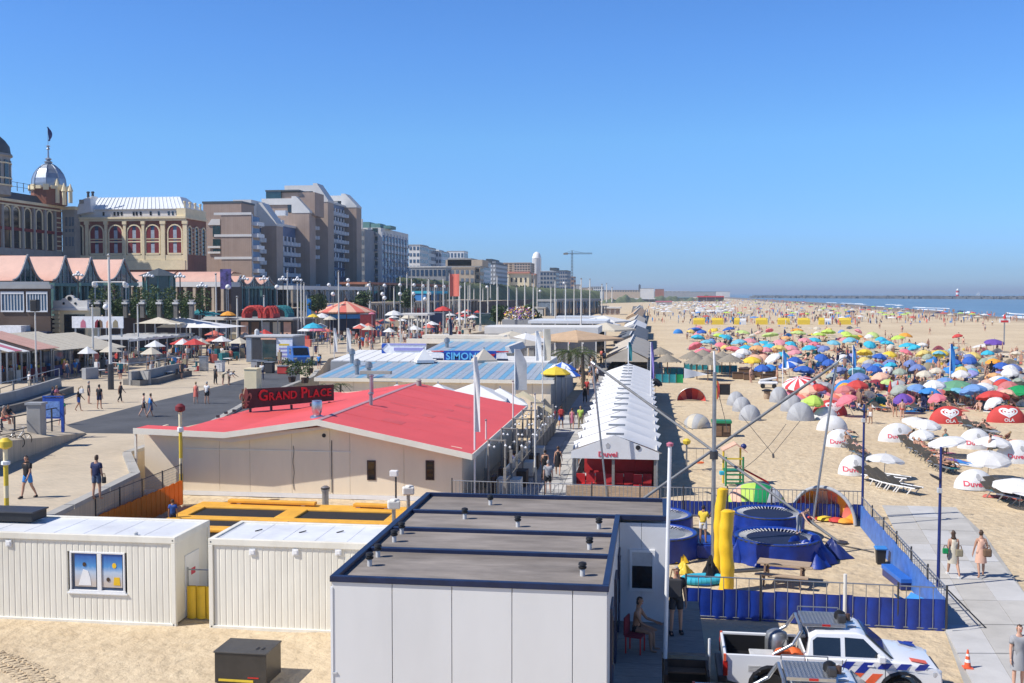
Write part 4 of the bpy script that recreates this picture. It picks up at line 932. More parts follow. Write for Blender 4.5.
bar_fence('far bar fence along the back, before the walkway',(452,480.5),(640,486.5),1.32,.19,'blue_tarp',.32,[(k/4,.12,.03)for k in range(4)],.02)
# slanting stay at the fence corner
a,b=P(948,590,1.3),P(987,630,0)
t=thing('fence_stay','dark slanting stay rod propping the corner of the blue fence','rod',(a.x,a.y,0));K('tube','rod','dark_steel',t,(0,0,1.3),(b.x-a.x,b.y-a.y,.03),.025,6,smooth=40);m=MB();m.tube((.15,0,.06),(b.x-a.x,b.y-a.y,.03),.018,6);m.tube((.2,0,.68),((b.x-a.x)*.55,(b.y-a.y)*.55,.63),.016,6);m.build('brace',M['galvanised'],t,40)
def lamp_pole(label,base,topy,head=None,mat='navy_paint',r=.06):
 b=P(*base,0);h=zat(b,topy);t=thing('lamp_post',label,'lamp post',(b.x,b.y,0));m=MB();m.tube((0,0,0),(.02,0,h),r,10,r*.75);m.build('post',M[mat],t,40)
 hz=zat(b,head)if head else h-.3
 m=MB();m.add([(-.28,-.12,hz-.06),(-.02,-.12,hz-.2),(-.02,.12,hz-.2),(-.28,.12,hz-.06),(-.34,-.12,hz+.04),(-.06,-.12,hz+.03-.1),(-.06,.12,hz+.03-.1),(-.34,.12,hz+.04)],BOXF);m.build('floodlight',M['dark_steel'],t)
 K('bx','junction_box','pale_plastic',t,-.08,.06,-.09,.09,hz-.62,hz-.45,bevel=.01);return t
lamp_pole('slim navy lamp post by the corner of the blue fence',(938,588),447,475);lamp_pole('slim navy lamp post at the far end of the side fence',(862,527),404,408)
# bungee rig: long steel poles crossing above the trampolines
def stick(name,label,a,b,r,mat='galvanised',r2=None,group=None,cat='pole'):
 a=Vector(a);b=Vector(b);t=thing(name,label,cat,(a.x,a.y,a.z),0,group);m=MB();m.tube((0,0,0),b-a,r,10,r2);m.build('tube',M[mat],t,40)
 return t
G1=P(840,543,0);B1=P(607,499,0);T1=V(592.5,363,B1.y);B2=P(813,522,0);T2=V(836.5,363.5,B2.y)
# end of the second long pole: behind the cabin roof
G2=P(600,529,0)
s1=stick('rig_pole','long steel rig pole slanting from the sand up and left across the picture',G1,T1,.06,'rig_grey');s2=stick('rig_pole','long bright steel rig pole rising to the right behind the grey cabin',G2,T2,.065,'rig_grey')
s3=stick('rig_prop','thin leaning prop pole before the white pavilion tents',B1,T1,.05);s4=stick('rig_prop','thin leaning prop pole planted by the orange shelter',B2,T2,.055)
for(s,q)in((s1,T1-G1),(s2,T2-G2)):
 K('tube','end_collar','galvanised',s,q*.985,q*1.004,.10,10,smooth=40);K('lathe','foot_plate','dark_steel',s,[(.32,0),(.32,.06),(.2,.07)],12,smooth=40)
m=MB();m.path([Vector((0,0,-.2)),Vector((.5,0,-.35)),Vector((.9,0,-.25)),Vector((1.15,0,.2))],.03,6)
b=P(713,562,0);h1=zat(b,372);h2=zat(b,351)
t=thing('rig_mast','upright steel mast behind the yellow columns with a pennant','mast',(b.x,b.y,0));K('tube','shaft','galvanised',t,(0,0,0),(0,0,h1),.085,12,.075,smooth=40);K('tube','top_rod','white_paint',t,(0,0,h1),(-.03,0,h2),.04,8,smooth=40)
hp=zat(b,455);K('tube','clamp','dark_steel',t,(0,0,hp-.15),(0,0,hp+.15),.16,10,smooth=40)
f0,f1,f2=V(708,374.5,b.y),V(684,368,b.y),V(684,378.5,b.y)
t=thing('pennant','plain white triangular pennant hanging left of the upright mast','flag',tuple(f0));m=MB()
m.grid(lambda u,v:tuple(((f1-f0)*u*(1-v)+(f2-f0)*u*v)+Vector((0,.06*sin(u*5),0))),6,3);m.grid(lambda u,v:tuple(((f1-f0)*u*v+(f2-f0)*u*(1-v))+Vector((0,.015+.06*sin(u*5),0))),6,3);m.build('cloth',M['tent_white'],t,60)
# ropes of the rig
def rope(label,a,b,sag=0.0,r=.012,mat='rope'):
 t=thing('rope',label,'rope',tuple(a));d=b-a;m=MB();m.path([d*(i/10)-Vector((0,0,sag*4*(i/10)*(1-i/10)))for i in range(11)],r,5);m.build('strand',M[mat],t,40)
hub=V(773,454,46.5)
rope('thin dark rope running from the mast down to the knot above the sand',V(741,415,46.5),hub);rope('thin dark rope running from the knot up toward the right',hub,V(800,421,46.5));rope('short rope tail hanging from the knot above the sand',hub,V(773.5,458,46.5),0,.05)
rope('thin rope from the left pole top down to the tents',T1,V(693,430,50.5),.1);rope('thin rope sagging from the right pole top',T2,V(853,366,B2.y),-.3,.03,'galvanised')
rope('faint rope crossing the open sand toward the mast foot',V(786,424,44),V(741,470,44),.2);rope('thin rope hanging from upright mast toward the low fence',V(716,383,b.y),V(728,432,b.y),.0)
rope('dark hose lying on the sand beside the bin',P(822,541,.03),P(874,552,.03),0,.025);rope('dark hose lying between picnic table and yellow column',P(731,572,.03),P(768,569.5,.03),0,.05)
mk('mat_grey',(.22,.235,.25),.55,0,.1,3);mk('mat_navy',(.012,.018,.05),.6,0,.2,3)
def trampoline(label,c,r,z=.85,mat='mat_grey'):
 t=thing('trampoline',label,'trampoline',(c.x,c.y,0))
 m=MB();ring(m,(0,0,z),r,.04,36);m.build('frame',M['dark_steel'],t,40)
 K('lathe','safety_pad','blue_pad',t,[(r*.89,z-.02),(r*.91,z+.035),(r*.96,z+.06),(r*1.02,z+.02),(r*1.02,z-.04)],40,(0,0,0),0,0,False,smooth=50)
 m=MB();m.lathe([(0,z-.08),(r*.35,z-.075),(r*.72,z-.05)],36);m.build('jump_mat',M[mat],t,50)
 m=MB()
 for i in range(56):a=2*pi*i/56;m.tube((r*.71*cos(a),r*.71*sin(a),z-.05),(r*.90*cos(a),r*.90*sin(a),z-.01),.022,4)
 m.build('spring',M['pale_plastic'],t,kind='stuff')
 m=MB();n=72
 def sk_(u,v):a=2*pi*u;k=r*(1.03+.025*sin(u*2*pi*13)*(1-v)+.012*sin(u*2*pi*29)*(1-v));return(k*cos(a),k*sin(a),v*(z-.03))
 m.grid(sk_,n,4);m.build('skirt',M['blue_tarp'],t,60)
 for i in range(4):a=pi/4+i*pi/2;T('leg','galvanised',t,(r*.97*cos(a),r*.97*sin(a),0),(r*.97*cos(a),r*.97*sin(a),z-.05),.04,6)
 return t
trampoline('round grey trampoline in blue skirt behind the mast, farther of two',P(656,513,.9),1.5);trampoline('round grey trampoline in blue skirt behind the mast, nearer of two',P(658,531,.9),1.5)
trampoline('large blue bungee trampoline holding the crouching figure',P(777,536.5,.85),1.62,.85,'mat_navy');trampoline('large blue bungee trampoline, farther one below the green shelter',P(768,516,.85),1.45,1.0,'mat_navy')
a=P(682,557.5,0);b=P(737,559,0)
t=thing('blue_platform','low blue padded platform under the child in yellow','platform',(a.x,a.y,0));Lp=b.x-a.x
K('bx','body','blue_pad',t,0,Lp,.05,1.6,.05,.5,bevel=.05);K('grid','drape','blue_tarp',t,lambda u,v:(Lp*u,.03-.05*sin(u*19)*.5-.02,.48*v),30,3,smooth=60)
for i in range(3):K('bx','cushion','blue_pad',t,Lp*i/3+.02,Lp*(i+1)/3-.02,.08,1.55,.5,.56,bevel=.02)
# crumpled tarp heap
def heap(label,c,r,h,mat,seed,name='tarpaulin',cat='tarpaulin'):
 rng=random.Random(seed);t=thing(name,label,cat,(c.x,c.y,0));ph=[rng.uniform(0,6)for _ in range(6)]
 def f(u,v):
  a=2*pi*u;rr=r*(1-v)*(1+.25*sin(3*a+ph[0])+.13*sin(7*a+ph[1]));z=h*(1-(1-v)**2.2)*(1+.3*sin(2*a+ph[2])+.22*sin(5*a+ph[3]+v*6))*(1 if v>0 else 0)
  return(rr*cos(a),rr*sin(a)*.7,max(0,z))
 m=MB();m.grid(f,40,9);m.build('folds',M[mat],t,45)
heap('crumpled blue tarpaulin heap on the sand beside the trampoline',P(812,564,0),.85,.75,'blue_tarp',2);heap('dark crumpled cover lying behind the blue heap',P(832,556,0),.7,.5,'navy_paint',5);heap('bunched blue cover spilling from the trampoline rim',P(797,562,0),.6,.7,'blue_pad',9)
for i,(px,py,r_,h_)in enumerate(((742,561,.5,.62),(758,564,.55,.5),(733,552,.5,.75),(783,566,.5,.55))):heap('bunched blue cover draped against the trampoline skirts, %s'%['left','middle','farthest left','right'][i],P(px,py,0),r_,h_,'blue_tarp',30+i)
def column_tube(label,base,top,r):
 b=P(*base,0);q=V(*top,b.y+.1);t=thing('inflatable_column',label,'inflatable',(b.x,b.y,0));d=q-b;d.z=q.z;m=MB();n=12
 def f(u,v):
  a=2*pi*u;rr=r*(1+.05*sin(v*26)+.04*sin(a*3+v*8));
  return(d.x*v+rr*cos(a)+.03*sin(v*7),d.y*v+rr*sin(a),d.z*v)
 m.grid(f,20,24);m.build('sleeve',M['yellow_vinyl'],t,60)
 K('lathe','cap','yellow_vinyl',t,[(r*.98,-.02),(r*.6,.04),(0,.05)],16,(d.x+.03*sin(7),d.y,d.z),smooth=60)
 K('lathe','base_ring','orange_pad',t,[(r*1.12,0),(r*1.1,.08)],16,smooth=50)
column_tube('taller leaning yellow padded column beside the upright mast',(717,572),(722,489),.19);column_tube('thicker upright yellow padded column in front of its neighbour',(726,591),(727,511),.235)
# small toys near the columns
heap('yellow plastic toy pile by the terrace man, farther',P(680,562,0),.26,.3,'yellow_vinyl',12,'toy_pile','toys');heap('yellow plastic toy pile by the terrace man, nearer',P(684,573,0),.3,.3,'yellow_paint',14,'toy_pile','toys')
p=P(703,583,0)
t=thing('paddling_boat','turquoise inflatable boat lying left of the yellow columns','inflatable',(p.x,p.y,0),.25);m=MB();ring(m,(0,0,.14),.55,.13,24,0,1.25,.6,10);m.build('tube_ring',M['fabric_cyan'],t,60);Lt('floor','fabric_sky',t,[(0,.05),(.5,.06)],20)
p=P(709,576,0);heap('black beanbag lying on the turquoise boat',P(711,580,0),.36,.62,'car_black',21,'beanbag','beanbag')
# picnic table
def picnic():
 c=P(784,583,0);t=thing('picnic_table','weathered wooden picnic table standing on the sand','picnic table',(c.x,c.y,0),R(-14));
 for i in range(5):B('table_plank','pale_wood',t,-.9,.9,-.36+i*.145,-.36+i*.145+.135,.70,.74)
 for s in(-1,1):
  for k in range(2):m=MB();y=s*(.62+k*.15);m.bx(-.9,.9,y-.07,y+.07,.41,.45);m.build('seat_plank',M['pale_wood'],t)
 for x in(-.62,.62):
  B('cross_beam','wood',t,x-.03,x+.03,-.82,.82,.33,.41)
  for s in(-1,1):m=MB();m.add([(x-.03,s*.62-.05,0),(x+.03,s*.62-.05,0),(x+.03,s*.62+.05,0),(x-.03,s*.62+.05,0),(x-.03,s*.26-.05,.70),(x+.03,s*.26-.05,.70),(x+.03,s*.26+.05,.70),(x-.03,s*.26+.05,.70)],BOXF);m.build('leg',M['wood'],t)
picnic()
p=P(880.5,563.5,0)
t=thing('litter_bin','dark bin with bright blue lid on the sand by the fence','bin',(p.x,p.y,0));Lt('body','black_plastic',t,[(.20,0),(.24,.52),(.24,.55)],4,(0,0,0),0,pi/4);K('bx','lid','fabric_sky',t,-.22,.22,-.22,.22,.55,.64,bevel=.04)
a,b=P(889,566,.38),P(904,577.5,.38)
t=thing('blue_bench','low long bright blue bench box along the side fence','bench',((a.x+b.x)/2,(a.y+b.y)/2,0),atan2(b.y-a.y,b.x-a.x));L_=(b-a).length+.5
m=MB();m.bx(-L_/2,L_/2,-.2,.2,.24,.40);m.build('seat',mk('bench_blue',(.03,.14,.50),.45,0,.1),t,bevel=.02);B('base','navy_paint',t,-L_/2+.05,L_/2-.05,-.17,.17,0,.24)
a=P(916,600,.3)
t=thing('blue_chute','pale blue plastic chute lying inside the fence corner','chute',(a.x,a.y,0),1.9);m=MB();m.grid(lambda u,v:(-.8+1.6*v,-.32+.64*u,.10+.22*(2*u-1)**2),8,4);m.grid(lambda u,v:(-.8+1.6*v,.32-.64*u,.07+.22*(2*u-1)**2),8,4);m.build('trough',M['fabric_sky'],t,60);B('base','blue_paint',t,-.8,.8,-.2,.2,0,.08)
# half-dome shelters
def half_dome(label,c,w,h,dep,mats,rz=0,group=None,rib=True,name='beach_shelter',cat='shelter',lining=None):
 """an open-fronted canvas shell: the mouth faces local -Y"""
 t=thing(name,label,cat,(c.x,c.y,0),rz,group);n=len(mats)
 for k in range(n):
  m=MB()
  def f(u,v):
   a=pi*(k+u)/n;q=v*pi/2*.98
   return(-w/2*cos(a)*cos(q*.55),dep*sin(q)*(.35+.65*sin(a)),h*sin(a)*cos(q))
  m.grid(f,5,7);m.grid(lambda u,v:tuple(Vector(f(1-u,v))*.985),5,7);m.build('canvas_panel',mats[k],t,60)
 if rib:K('path','hoop','galvanised',t,[(-w/2*cos(pi*i/18),0,h*sin(pi*i/18))for i in range(19)],.03,6,smooth=50)
 m=MB();m.prism([(-w/2*.9*cos(a)*1,.05+dep*.7*sin(a))for a in[pi*i/10 for i in range(10,-1,-1)]],.0,.02);m.build('floor_mat',M['fabric_khaki' if not lining else lining],t)
 return t
half_dome('green and white striped play shelter behind the trampolines',P(756,507.5,0),2.8,1.2,1.3,[FAB['lime'],FAB['white'],FAB['green'],FAB['lime'],FAB['peach'],FAB['lime']],R(180-10))
def open_dome():
 c=P(823,521,0);t=thing('beach_shelter','open orange play shelter with pale hoop by the fence corner','shelter',(c.x,c.y,0),R(-28));w,h,dep=2.85,1.5,.75;n=8
 mats=[FAB['orange'],FAB['coral'],FAB['orange'],FAB['peach'],FAB['coral'],FAB['orange'],FAB['coral'],FAB['orange']]
 for k in range(n):
  m=MB()
  def f(u,v):a=pi*(k+u)/n;q=v*pi/2*.98;return(-w/2*cos(a)*cos(q*.6),dep*sin(q)*(.4+.6*sin(a)),h*sin(a)*cos(q*.9))
  m.grid(f,4,6);m.grid(lambda u,v:tuple(Vector(f(1-u,v))*.985),4,6);m.build('canvas_panel',mats[k],t,60)
 K('path','hoop','canvas_grey',t,[(-w/2*1.02*cos(pi*i/20),-.03,h*1.02*sin(pi*i/20))for i in range(21)],.08,8,smooth=60)
 for k,(x,mt)in enumerate(((-.55,'red'),(.0,'yellow'),(.5,'red'),(.9,'orange'))):m=MB();m.lathe([(0,.02),(.38,.04),(.32,.14),(0,.2)],12,(x,.25,0));m.build('cushion',FAB[mt],t,60)
open_dome()
half_dome('silver grey hooped dome tent beside the pavilion shadow',P(697,427,0),2.1,1.0,1.3,[M['canvas_grey'],FAB['cream'],M['canvas_grey'],FAB['cream'],M['canvas_grey'],FAB['cream']],R(160));half_dome('open red play dome with dark mouth near the straw parasols',P(691.5,401,0),2.7,1.25,1.0,[FAB['red'],FAB['coral'],FAB['maroon'],FAB['red'],FAB['coral'],FAB['red']],R(-5))
# climbing frame with slide
def climbing():
 c=P(733,484.5,0);t=thing('climbing_frame','small green climbing tower with yellow bars and red slide','climbing frame',(c.x,c.y,0),R(5));s=1.0;h=1.55
 for x in(-.45,.45):
  for y in(-.45,.45):m=MB();m.tube((x,y,0),(x,y,h+(.35 if y>0 else 0)),.055,8);m.build('post',M['green_paint' if y<0 else 'yellow_paint'],t,40)
 for z,mt in((.16,'green_paint'),(.34,'green_paint'),(.6,'green_paint'),(1.05,'pale_wood'),(1.45,'yellow_paint')):m=MB();m.bx(-.45,.45,-.49,-.41,z-.04,z+.04);m.build('crossbar',M[mt],t)
 B('platform','green_paint',t,-.5,.5,-.4,.45,.74,.8)
 m=MB();m.grid(lambda u,v:(.5+1.35*v,-.2+.4*u,.82-.72*v+.07*(2*u-1)**2),4,8);m.grid(lambda u,v:(.5+1.35*v,.2-.4*u,.79-.72*v+.07*(2*u-1)**2),4,8);m.build('slide',M['red_paint'],t,50)
 K('lathe','ball','blue_paint',t,[(0,-.16),(.16,0),(0,.16)],12,(-.95,.3,1.75),smooth=60);K('lathe','ball','navy_paint',t,[(0,-.17),(.13,-.1),(.17,0),(.13,.1),(0,.17)],12,(.62,.45,1.98),smooth=60)
 K('bx','bucket','fabric_cyan',t,-.75,-.5,-.35,-.05,.55,.75,bevel=.03)
 K('prisy','roof','fabric_peach',t,[(-.6,h+.28),(.1,h+.62),(.7,h+.2),(.7,h+.26),(.1,h+.7),(-.6,h+.34)],-.4,.5)
climbing()
c=P(686.5,470,0)
t=thing('swing_post','grey swing post with yellow head beside the climbing tower','swing',(c.x,c.y,0));h=zat(c,442);K('tube','post','galvanised',t,(0,0,0),(0,0,h),.05,8,smooth=40);K('lathe','head','yellow_paint',t,[(0,-.2),(.2,-.1),(.24,.08),(.1,.2),(0,.2)],8,(0,0,h),smooth=40)
K('tube','arm','galvanised',t,(0,0,h-.35),(1.9,0,h-.38),.035,8,smooth=40);m=MB();ring(m,(.75,0,.45),.22,.035,14);m.build('seat',M['orange_bag'],t)
for x in(.55,.95):T('chain','dark_steel',t,(x,0,.45),(x,0,h-.36),.01,4)
# hut with green roof
a=P(712.5,437,0);b=P(731,437.5,0)
t=thing('beach_hut','small brown hut with green lid roof behind the climbing tower','hut',(a.x,a.y,0));w_=b.x-a.x;B('wall','dark_wood',t,0,w_,0,.9,0,.98);K('bx','roof','green_paint',t,-.06,w_+.06,-.08,1,.98,1.16,bevel=.02);B('door','wood',t,.1,w_*.5,-.03,0,.1,.8);B('hatch','wood',t,w_*.6,w_-.08,-.03,0,.35,.8)
# ------------------------------------------------------------------ pickups
def pickup():
 t=thing('pickup','white police pickup with blue and orange stripes, open bed loaded','pickup truck',(0,0,0));L_,Wd=5.3,1.84;h2=Wd/2
# body side profile x forward; arches cut out
 def arch(cx,r,n=9):return[(cx-r*cos(pi*i/(n-1)),.36+r*sin(pi*i/(n-1)))for i in range(n)]
 xr_,xf=1.18,4.32
 low=[(.10,.55),(.12,.48)]+arch(xr_,.50)+[(1.75,.42),(3.75,.42)]+arch(xf,.50)+[(4.95,.42),(5.2,.45)]
 bed=[(.08,1.13),(1.98,1.12)]
 def side_poly(pts):return pts
# lower tub (bed) : sides, tailgate, floor
 for s in(-1,1):
  y0,y1=(s*h2,s*(h2-.07));m=MB();poly=[(.10,.55),(.12,.48)]+arch(xr_,.50)+[(1.75,.42),(2.0,.42),(2.0,1.16),(.05,1.16),(.03,.9)]
  m.prisy(poly,min(y0,y1),max(y0,y1));m.build('bed_side',M['car_white'],t,bevel=.02)
  m=MB()
  for k in range(9):
   a0,a1=pi*k/9,pi*(k+1)/9
   for cx in(xr_,xf):
    if True:m.add([(cx-.5*cos(a0),s*(h2+.035),.36+.5*sin(a0)),(cx-.5*cos(a1),s*(h2+.035),.36+.5*sin(a1)),(cx-.57*cos(a1),s*(h2+.004),.36+.57*sin(a1)),(cx-.57*cos(a0),s*(h2+.004),.36+.57*sin(a0)),(cx-.5*cos(a0),s*(h2-.08),.36+.5*sin(a0)),(cx-.5*cos(a1),s*(h2-.08),.36+.5*sin(a1))],[(0,1,2,3),(4,5,1,0)])
  m.build('wheel_arch',M['car_black'],t,kind='stuff')
 B('bed_floor','car_black',t,.05,2.0,-h2+.07,h2-.07,.62,.68);K('bx','tailgate','car_white',t,.02,.09,-h2+.08,h2-.08,.58,1.15,bevel=.02)
 m=MB();m.bx(.1,1.96,-h2+.071,-h2+.11,.68,1.1);m.bx(.1,1.96,h2-.11,h2-.071,.68,1.1);m.bx(.091,.12,-h2+.1,h2-.1,.68,1.1);m.build('bed_liner',M['car_black'],t,kind='stuff')
 K('bx','rear_bumper','dark_steel',t,-.12,.10,-h2+.05,h2-.05,.40,.58,bevel=.03)
 for s in(-1,1):K('bx','tail_light','lamp_red',t,.0,.12,s*h2-.06,s*h2+.012,.62,1.0,bevel=.02)
# orange reflective strip on the tail corner
 for s in(-1,1):B('marking','decal_orange',t,.015,.075,s*h2-.075,s*h2+.006,1.0,1.17)
# cab: lower doors, hood; upper greenhouse with tumblehome
 m=MB();poly=[(2.02,.42),(3.75,.42)]+arch(xf,.50)+[(4.95,.42),(5.22,.46),(5.30,.62),(5.28,.86),(5.16,.98),(4.6,1.10),(3.98,1.16),(2.02,1.16)]
 n=len(poly);secs=[(-h2,.0),(-h2+.12,.03),(h2-.12,.03),(h2,0)];vs=[]
 for yy,up in secs:vs+=[(x,yy*(1 if x<4.3 else 1-.10*((x-4.3)/1.0)**2),z+(up if z>.9 else 0))for x,z in poly]
 fs=[tuple(range(n)),tuple(range(4*n-1,3*n-1,-1))]
 for k in range(3):fs+=[(k*n+i,(k+1)*n+i,(k+1)*n+(i+1)%n,k*n+(i+1)%n)for i in range(n)]
 m.add(vs,fs);m.build('body',M['car_white'],t,30,bevel=.035)
 gh=[(2.05,1.16),(2.12,1.62),(2.3,1.74),(3.25,1.77),(3.45,1.72),(4.12,1.15)];ti=.17
 def gy(z):return h2-.03-(z-1.16)/.6*ti
 m=MB();n=len(gh);vs=[(x,-gy(z),z)for x,z in gh]+[(x,-gy(z)*.55,z+(.03 if z>1.6 else 0))for x,z in gh]+[(x,gy(z)*.55,z+(.03 if z>1.6 else 0))for x,z in gh]+[(x,gy(z),z)for x,z in gh]
 fs=[tuple(range(n)),tuple(range(4*n-1,3*n-1,-1))]
 for k in range(3):fs+=[(k*n+i,(k+1)*n+i,(k+1)*n+(i+1)%n,k*n+(i+1)%n)for i in range(n)]
 m.add(vs,fs);m.build('cab',M['car_white'],t,30,bevel=.03)
 def pane(nm,pts,s):
  m=MB();q=[(x,s*(gy(z)+.008),z)for x,z in pts];q2=[(x,s*(gy(z)-.01),z)for x,z in pts];k=len(pts);m.add(q+q2,[tuple(range(k))if s<0 else tuple(range(k-1,-1,-1)),tuple(range(2*k-1,k-1,-1))if s<0 else tuple(range(k,2*k))]+[(i,k+i,k+(i+1)%k,(i+1)%k)for i in range(k)]);m.build(nm,M['dark_glass'],t)
 for s in(-1,1):
  pane('side_window',[(2.2,1.22),(2.86,1.22),(2.86,1.64),(2.3,1.64),(2.2,1.56)],s);pane('side_window',[(2.97,1.22),(3.84,1.22),(3.78,1.30),(3.42,1.64),(2.97,1.66)],s)
  K('bx','mirror','car_white',t,3.72,3.9,s*(h2+.0),s*(h2+.22),1.16,1.34,bevel=.03)
  for x in(2.75,3.6):K('bx','door_handle','car_white',t,x-.1,x+.06,s*(h2+.004)-.012,s*(h2+.004)+.016,1.0,1.04,bevel=.008)
  for x in(2.06,2.9,3.92):B('door_seam','car_black',t,x-.006,x+.006,s*(h2+.002)-.003,s*(h2+.002)+.003,.46,1.14)
# diagonal police striping, blue above and orange below
  y_=s*(h2+.005)
  def yb(x):return y_*(1-.10*max(0,x-4.3)**2)
  for i in range(6):
   x=2.50+i*.44
   for za,zb,mt in((.845,1.11,'decal_blue'),(.55,.84,'decal_orange')):
    xa,xb=x+(za-.55)*.85,x+(zb-.55)*.85
    if abs((xa+xb)/2+.12-4.32)<.62:
     if za<.7:continue
     xa+=(.965-za)*.85;za=.965
    if xb+.24>5.12:continue
    q=[(xa,za),(xa+.24,za),(xb+.24,zb),(xb,zb)];m=MB();m.add([(u,yb(u),v)for u,v in q]+[(u,yb(u)-s*.012,v)for u,v in q],[(0,1,2,3),(7,6,5,4),(0,4,5,1),(1,5,6,2),(2,6,7,3),(3,7,4,0)]);m.build('stripe',M[mt],t)
  K('prisy','emblem','pale_plastic',t,[(.62,.90),(.92,.90),(.92,.74),(.62,.74)]if s>0 else[(.62,.74),(.92,.74),(.92,.90),(.62,.90)],y_-.004,y_+.004)
  for k in range(3):B('emblem_line','galvanised',t,.65,.89,y_-.005,y_+.006,.76+k*.045,.775+k*.045)
# windscreen and rear window
 m=MB();m.add([(3.50,-.62,1.70),(3.50,.62,1.70),(4.10,.78,1.18),(4.10,-.78,1.18)],[(3,2,1,0)]);ws=m.v;m.v=[(x+.03,y,z+.025)for x,y,z in ws]+[(x,y,z)for x,y,z in ws];m.f=[(3,2,1,0),(0,1,5,4),(1,2,6,5),(2,3,7,6),(3,0,4,7)];m.m=[0]*5;m.build('windscreen',M['dark_glass'],t)
 B('rear_window','dark_glass',t,2.045,2.075,-.62,.62,1.22,1.58)
 for s in(-1,1):K('box','headlight','headlight',t,(5.13,s*.68,.86),(.26,.34,.2),s*-.25,bevel=.05)
 K('bx','grille','car_black',t,5.22,5.31,-.5,.5,.68,.88,bevel=.02);K('bx','front_bumper','dark_steel',t,5.12,5.4,-.8,.8,.42,.64,bevel=.05)
 for s in(-1,1):m=MB();m.add([(4.55,s*.55,1.152),(4.95,s*.52,1.085),(4.95,s*.76,1.08),(4.55,s*.80,1.147)],[(0,1,2,3)if s>0 else(3,2,1,0)]);m.v=[(a,b,c+.012)for a,b,c in m.v];m.build('hood_marking',M['decal_orange' if s<0 else 'decal_blue'],t)
 for x in(xr_,xf):
  for s in(-1,1):
   c=(x,s*(h2-.13),.36);m=MB();m.v=[];pr=[(.22,-.11),(.33,-.12),(.36,-.08),(.36,.08),(.33,.12),(.22,.11)];n=20;mm=MB();mm.lathe([(r_,z_)for r_,z_ in pr],n);mm.v=[(c[0]+a,c[1]+z_,c[2]+b)for a,b,z_ in mm.v];w=mm.build('wheel',M['tyre'],t,40)
   mm=MB();mm.lathe([(0,.07*1),(.08,.09),(.2,.06),(.225,.09)],n);mm.v=[(c[0]+a,c[1]+s*z_,c[2]+b)for a,b,z_ in mm.v];mm.build('rim',M['galvanised'],w,40)
# roll bar over the bed, roof box of chequer plate, lamps
 for s in(-1,1):K('path','roll_bar','steel',t,[(1.25,s*.74,1.14),(1.72,s*.74,1.42),(1.92,s*.70,1.75),(1.92,s*.5,1.83)],.045,8,smooth=50)
 K('tube','roll_bar','steel',t,(1.92,-.5,1.83),(1.92,.5,1.83),.045,8,smooth=50)
 m=MB();m.bx(1.98,3.02,-.58,.46,1.84,1.93);rb=m.build('roof_tray',M['steel'],t,bevel=.01)
 m=MB()
 for i in range(22):
  for j in range(20):m.box((2.02+i*.0455+(.02 if j%2 else 0),-.55+j*.05,1.934),(.036,.011,.006),(.78 if(i+j)%2 else-.78))
 m.build('tread_plate',M['galvanised'],rb,kind='stuff')
 B('brake_light','lamp_red',rb,2.45,2.65,-.6,-.581,1.86,1.91)
 m=MB();m.tube((1.98,.5,2.03),(3.0,.5,2.03),.018,6);m.tube((1.98,.5,1.93),(1.98,.5,2.03),.016,6);m.tube((3.0,.5,1.93),(3.0,.5,2.03),.016,6);m.build('roof_rail',M['galvanised'],t,50)
 K('lathe','beacon','car_black',t,[(.13,0),(.15,.05),(.13,.17),(.05,.22),(0,.22)],12,(2.95,-.1,1.93),smooth=40);K('bx','search_light','dark_steel',t,2.86,3.05,-.52,-.30,1.93,2.12,bevel=.03);K('lathe','horn','brown_board',t,[(.06,0),(.06,.16),(0,.18)],8,(3.1,-.4,1.99),smooth=40)
 for y in(-.35,.1):B('roof_strip','galvanised',t,3.1,3.32,y,y+.03,1.80,1.83)
 T('aerial','car_black',t,(3.3,.35,1.78),(3.38,.35,2.05),.008,5)
 return t
PK=pickup();PK.location=(1.75,27.6,0);PK.rotation_euler=(0,0,R(-.5))
# load in the bed
def at_truck(x,y,z):return(1.75+x,27.6+y,z)
t=thing('rescue_bag','bright orange rescue bags packed at the front of the pickup bed','bag',at_truck(1.62,-.35,.68));
for dx,dy,r in((-.12,-.2,.26),(.16,-.1,.24)):K('lathe','bag_body','orange_bag',t,[(0,0),(r,.05),(r*1.05,.35),(r*.7,.52),(0,.58)],12,(dx,dy,0),smooth=60)
Lt('coil','dark_steel',t,[(.1,.5),(.13,.55),(.02,.7)],8,(0,.1,0))
t=thing('windscreen_roll','silver dome cover glinting in the pickup bed','cover',at_truck(1.45,.42,.68));K('lathe','shell','galvanised',t,[(.30,0),(.30,.5),(.26,.66),(.12,.74),(0,.76)],18,smooth=60);Lt('rim','dark_steel',t,[(.31,.0),(.33,.03),(.31,.06)],18)
t=thing('equipment_case','grey equipment case lying in the dark pickup bed','case',at_truck(1.0,-.35,.68));K('bx','body','galvanised',t,-.3,.3,-.25,.25,0,.32,bevel=.03);K('bx','lid','pale_plastic',t,-.31,.31,-.26,.26,.32,.37,bevel=.02)
PK2=dup(PK,(X(791,23.2)-1.98,23.72,0),R(-.5),'white police pickup nearest the camera, cut off by the bottom edge')
# traffic cone
p=P(967.5,670,0)
t=thing('traffic_cone','small orange and white traffic cone standing on the slab path','cone',(p.x,p.y,.06));B('base','decal_orange',t,-.12,.12,-.12,.12,0,.03);prev=(.09,.03)
for i,(r,z)in enumerate(((.075,.16),(.062,.24),(.05,.33),(.04,.39),(.02,.5))):m=MB();m.lathe([prev,(r,z)],14);m.build('cone_band',M['white_paint' if i in(1,3)else 'decal_orange'],t,40);prev=(r,z)
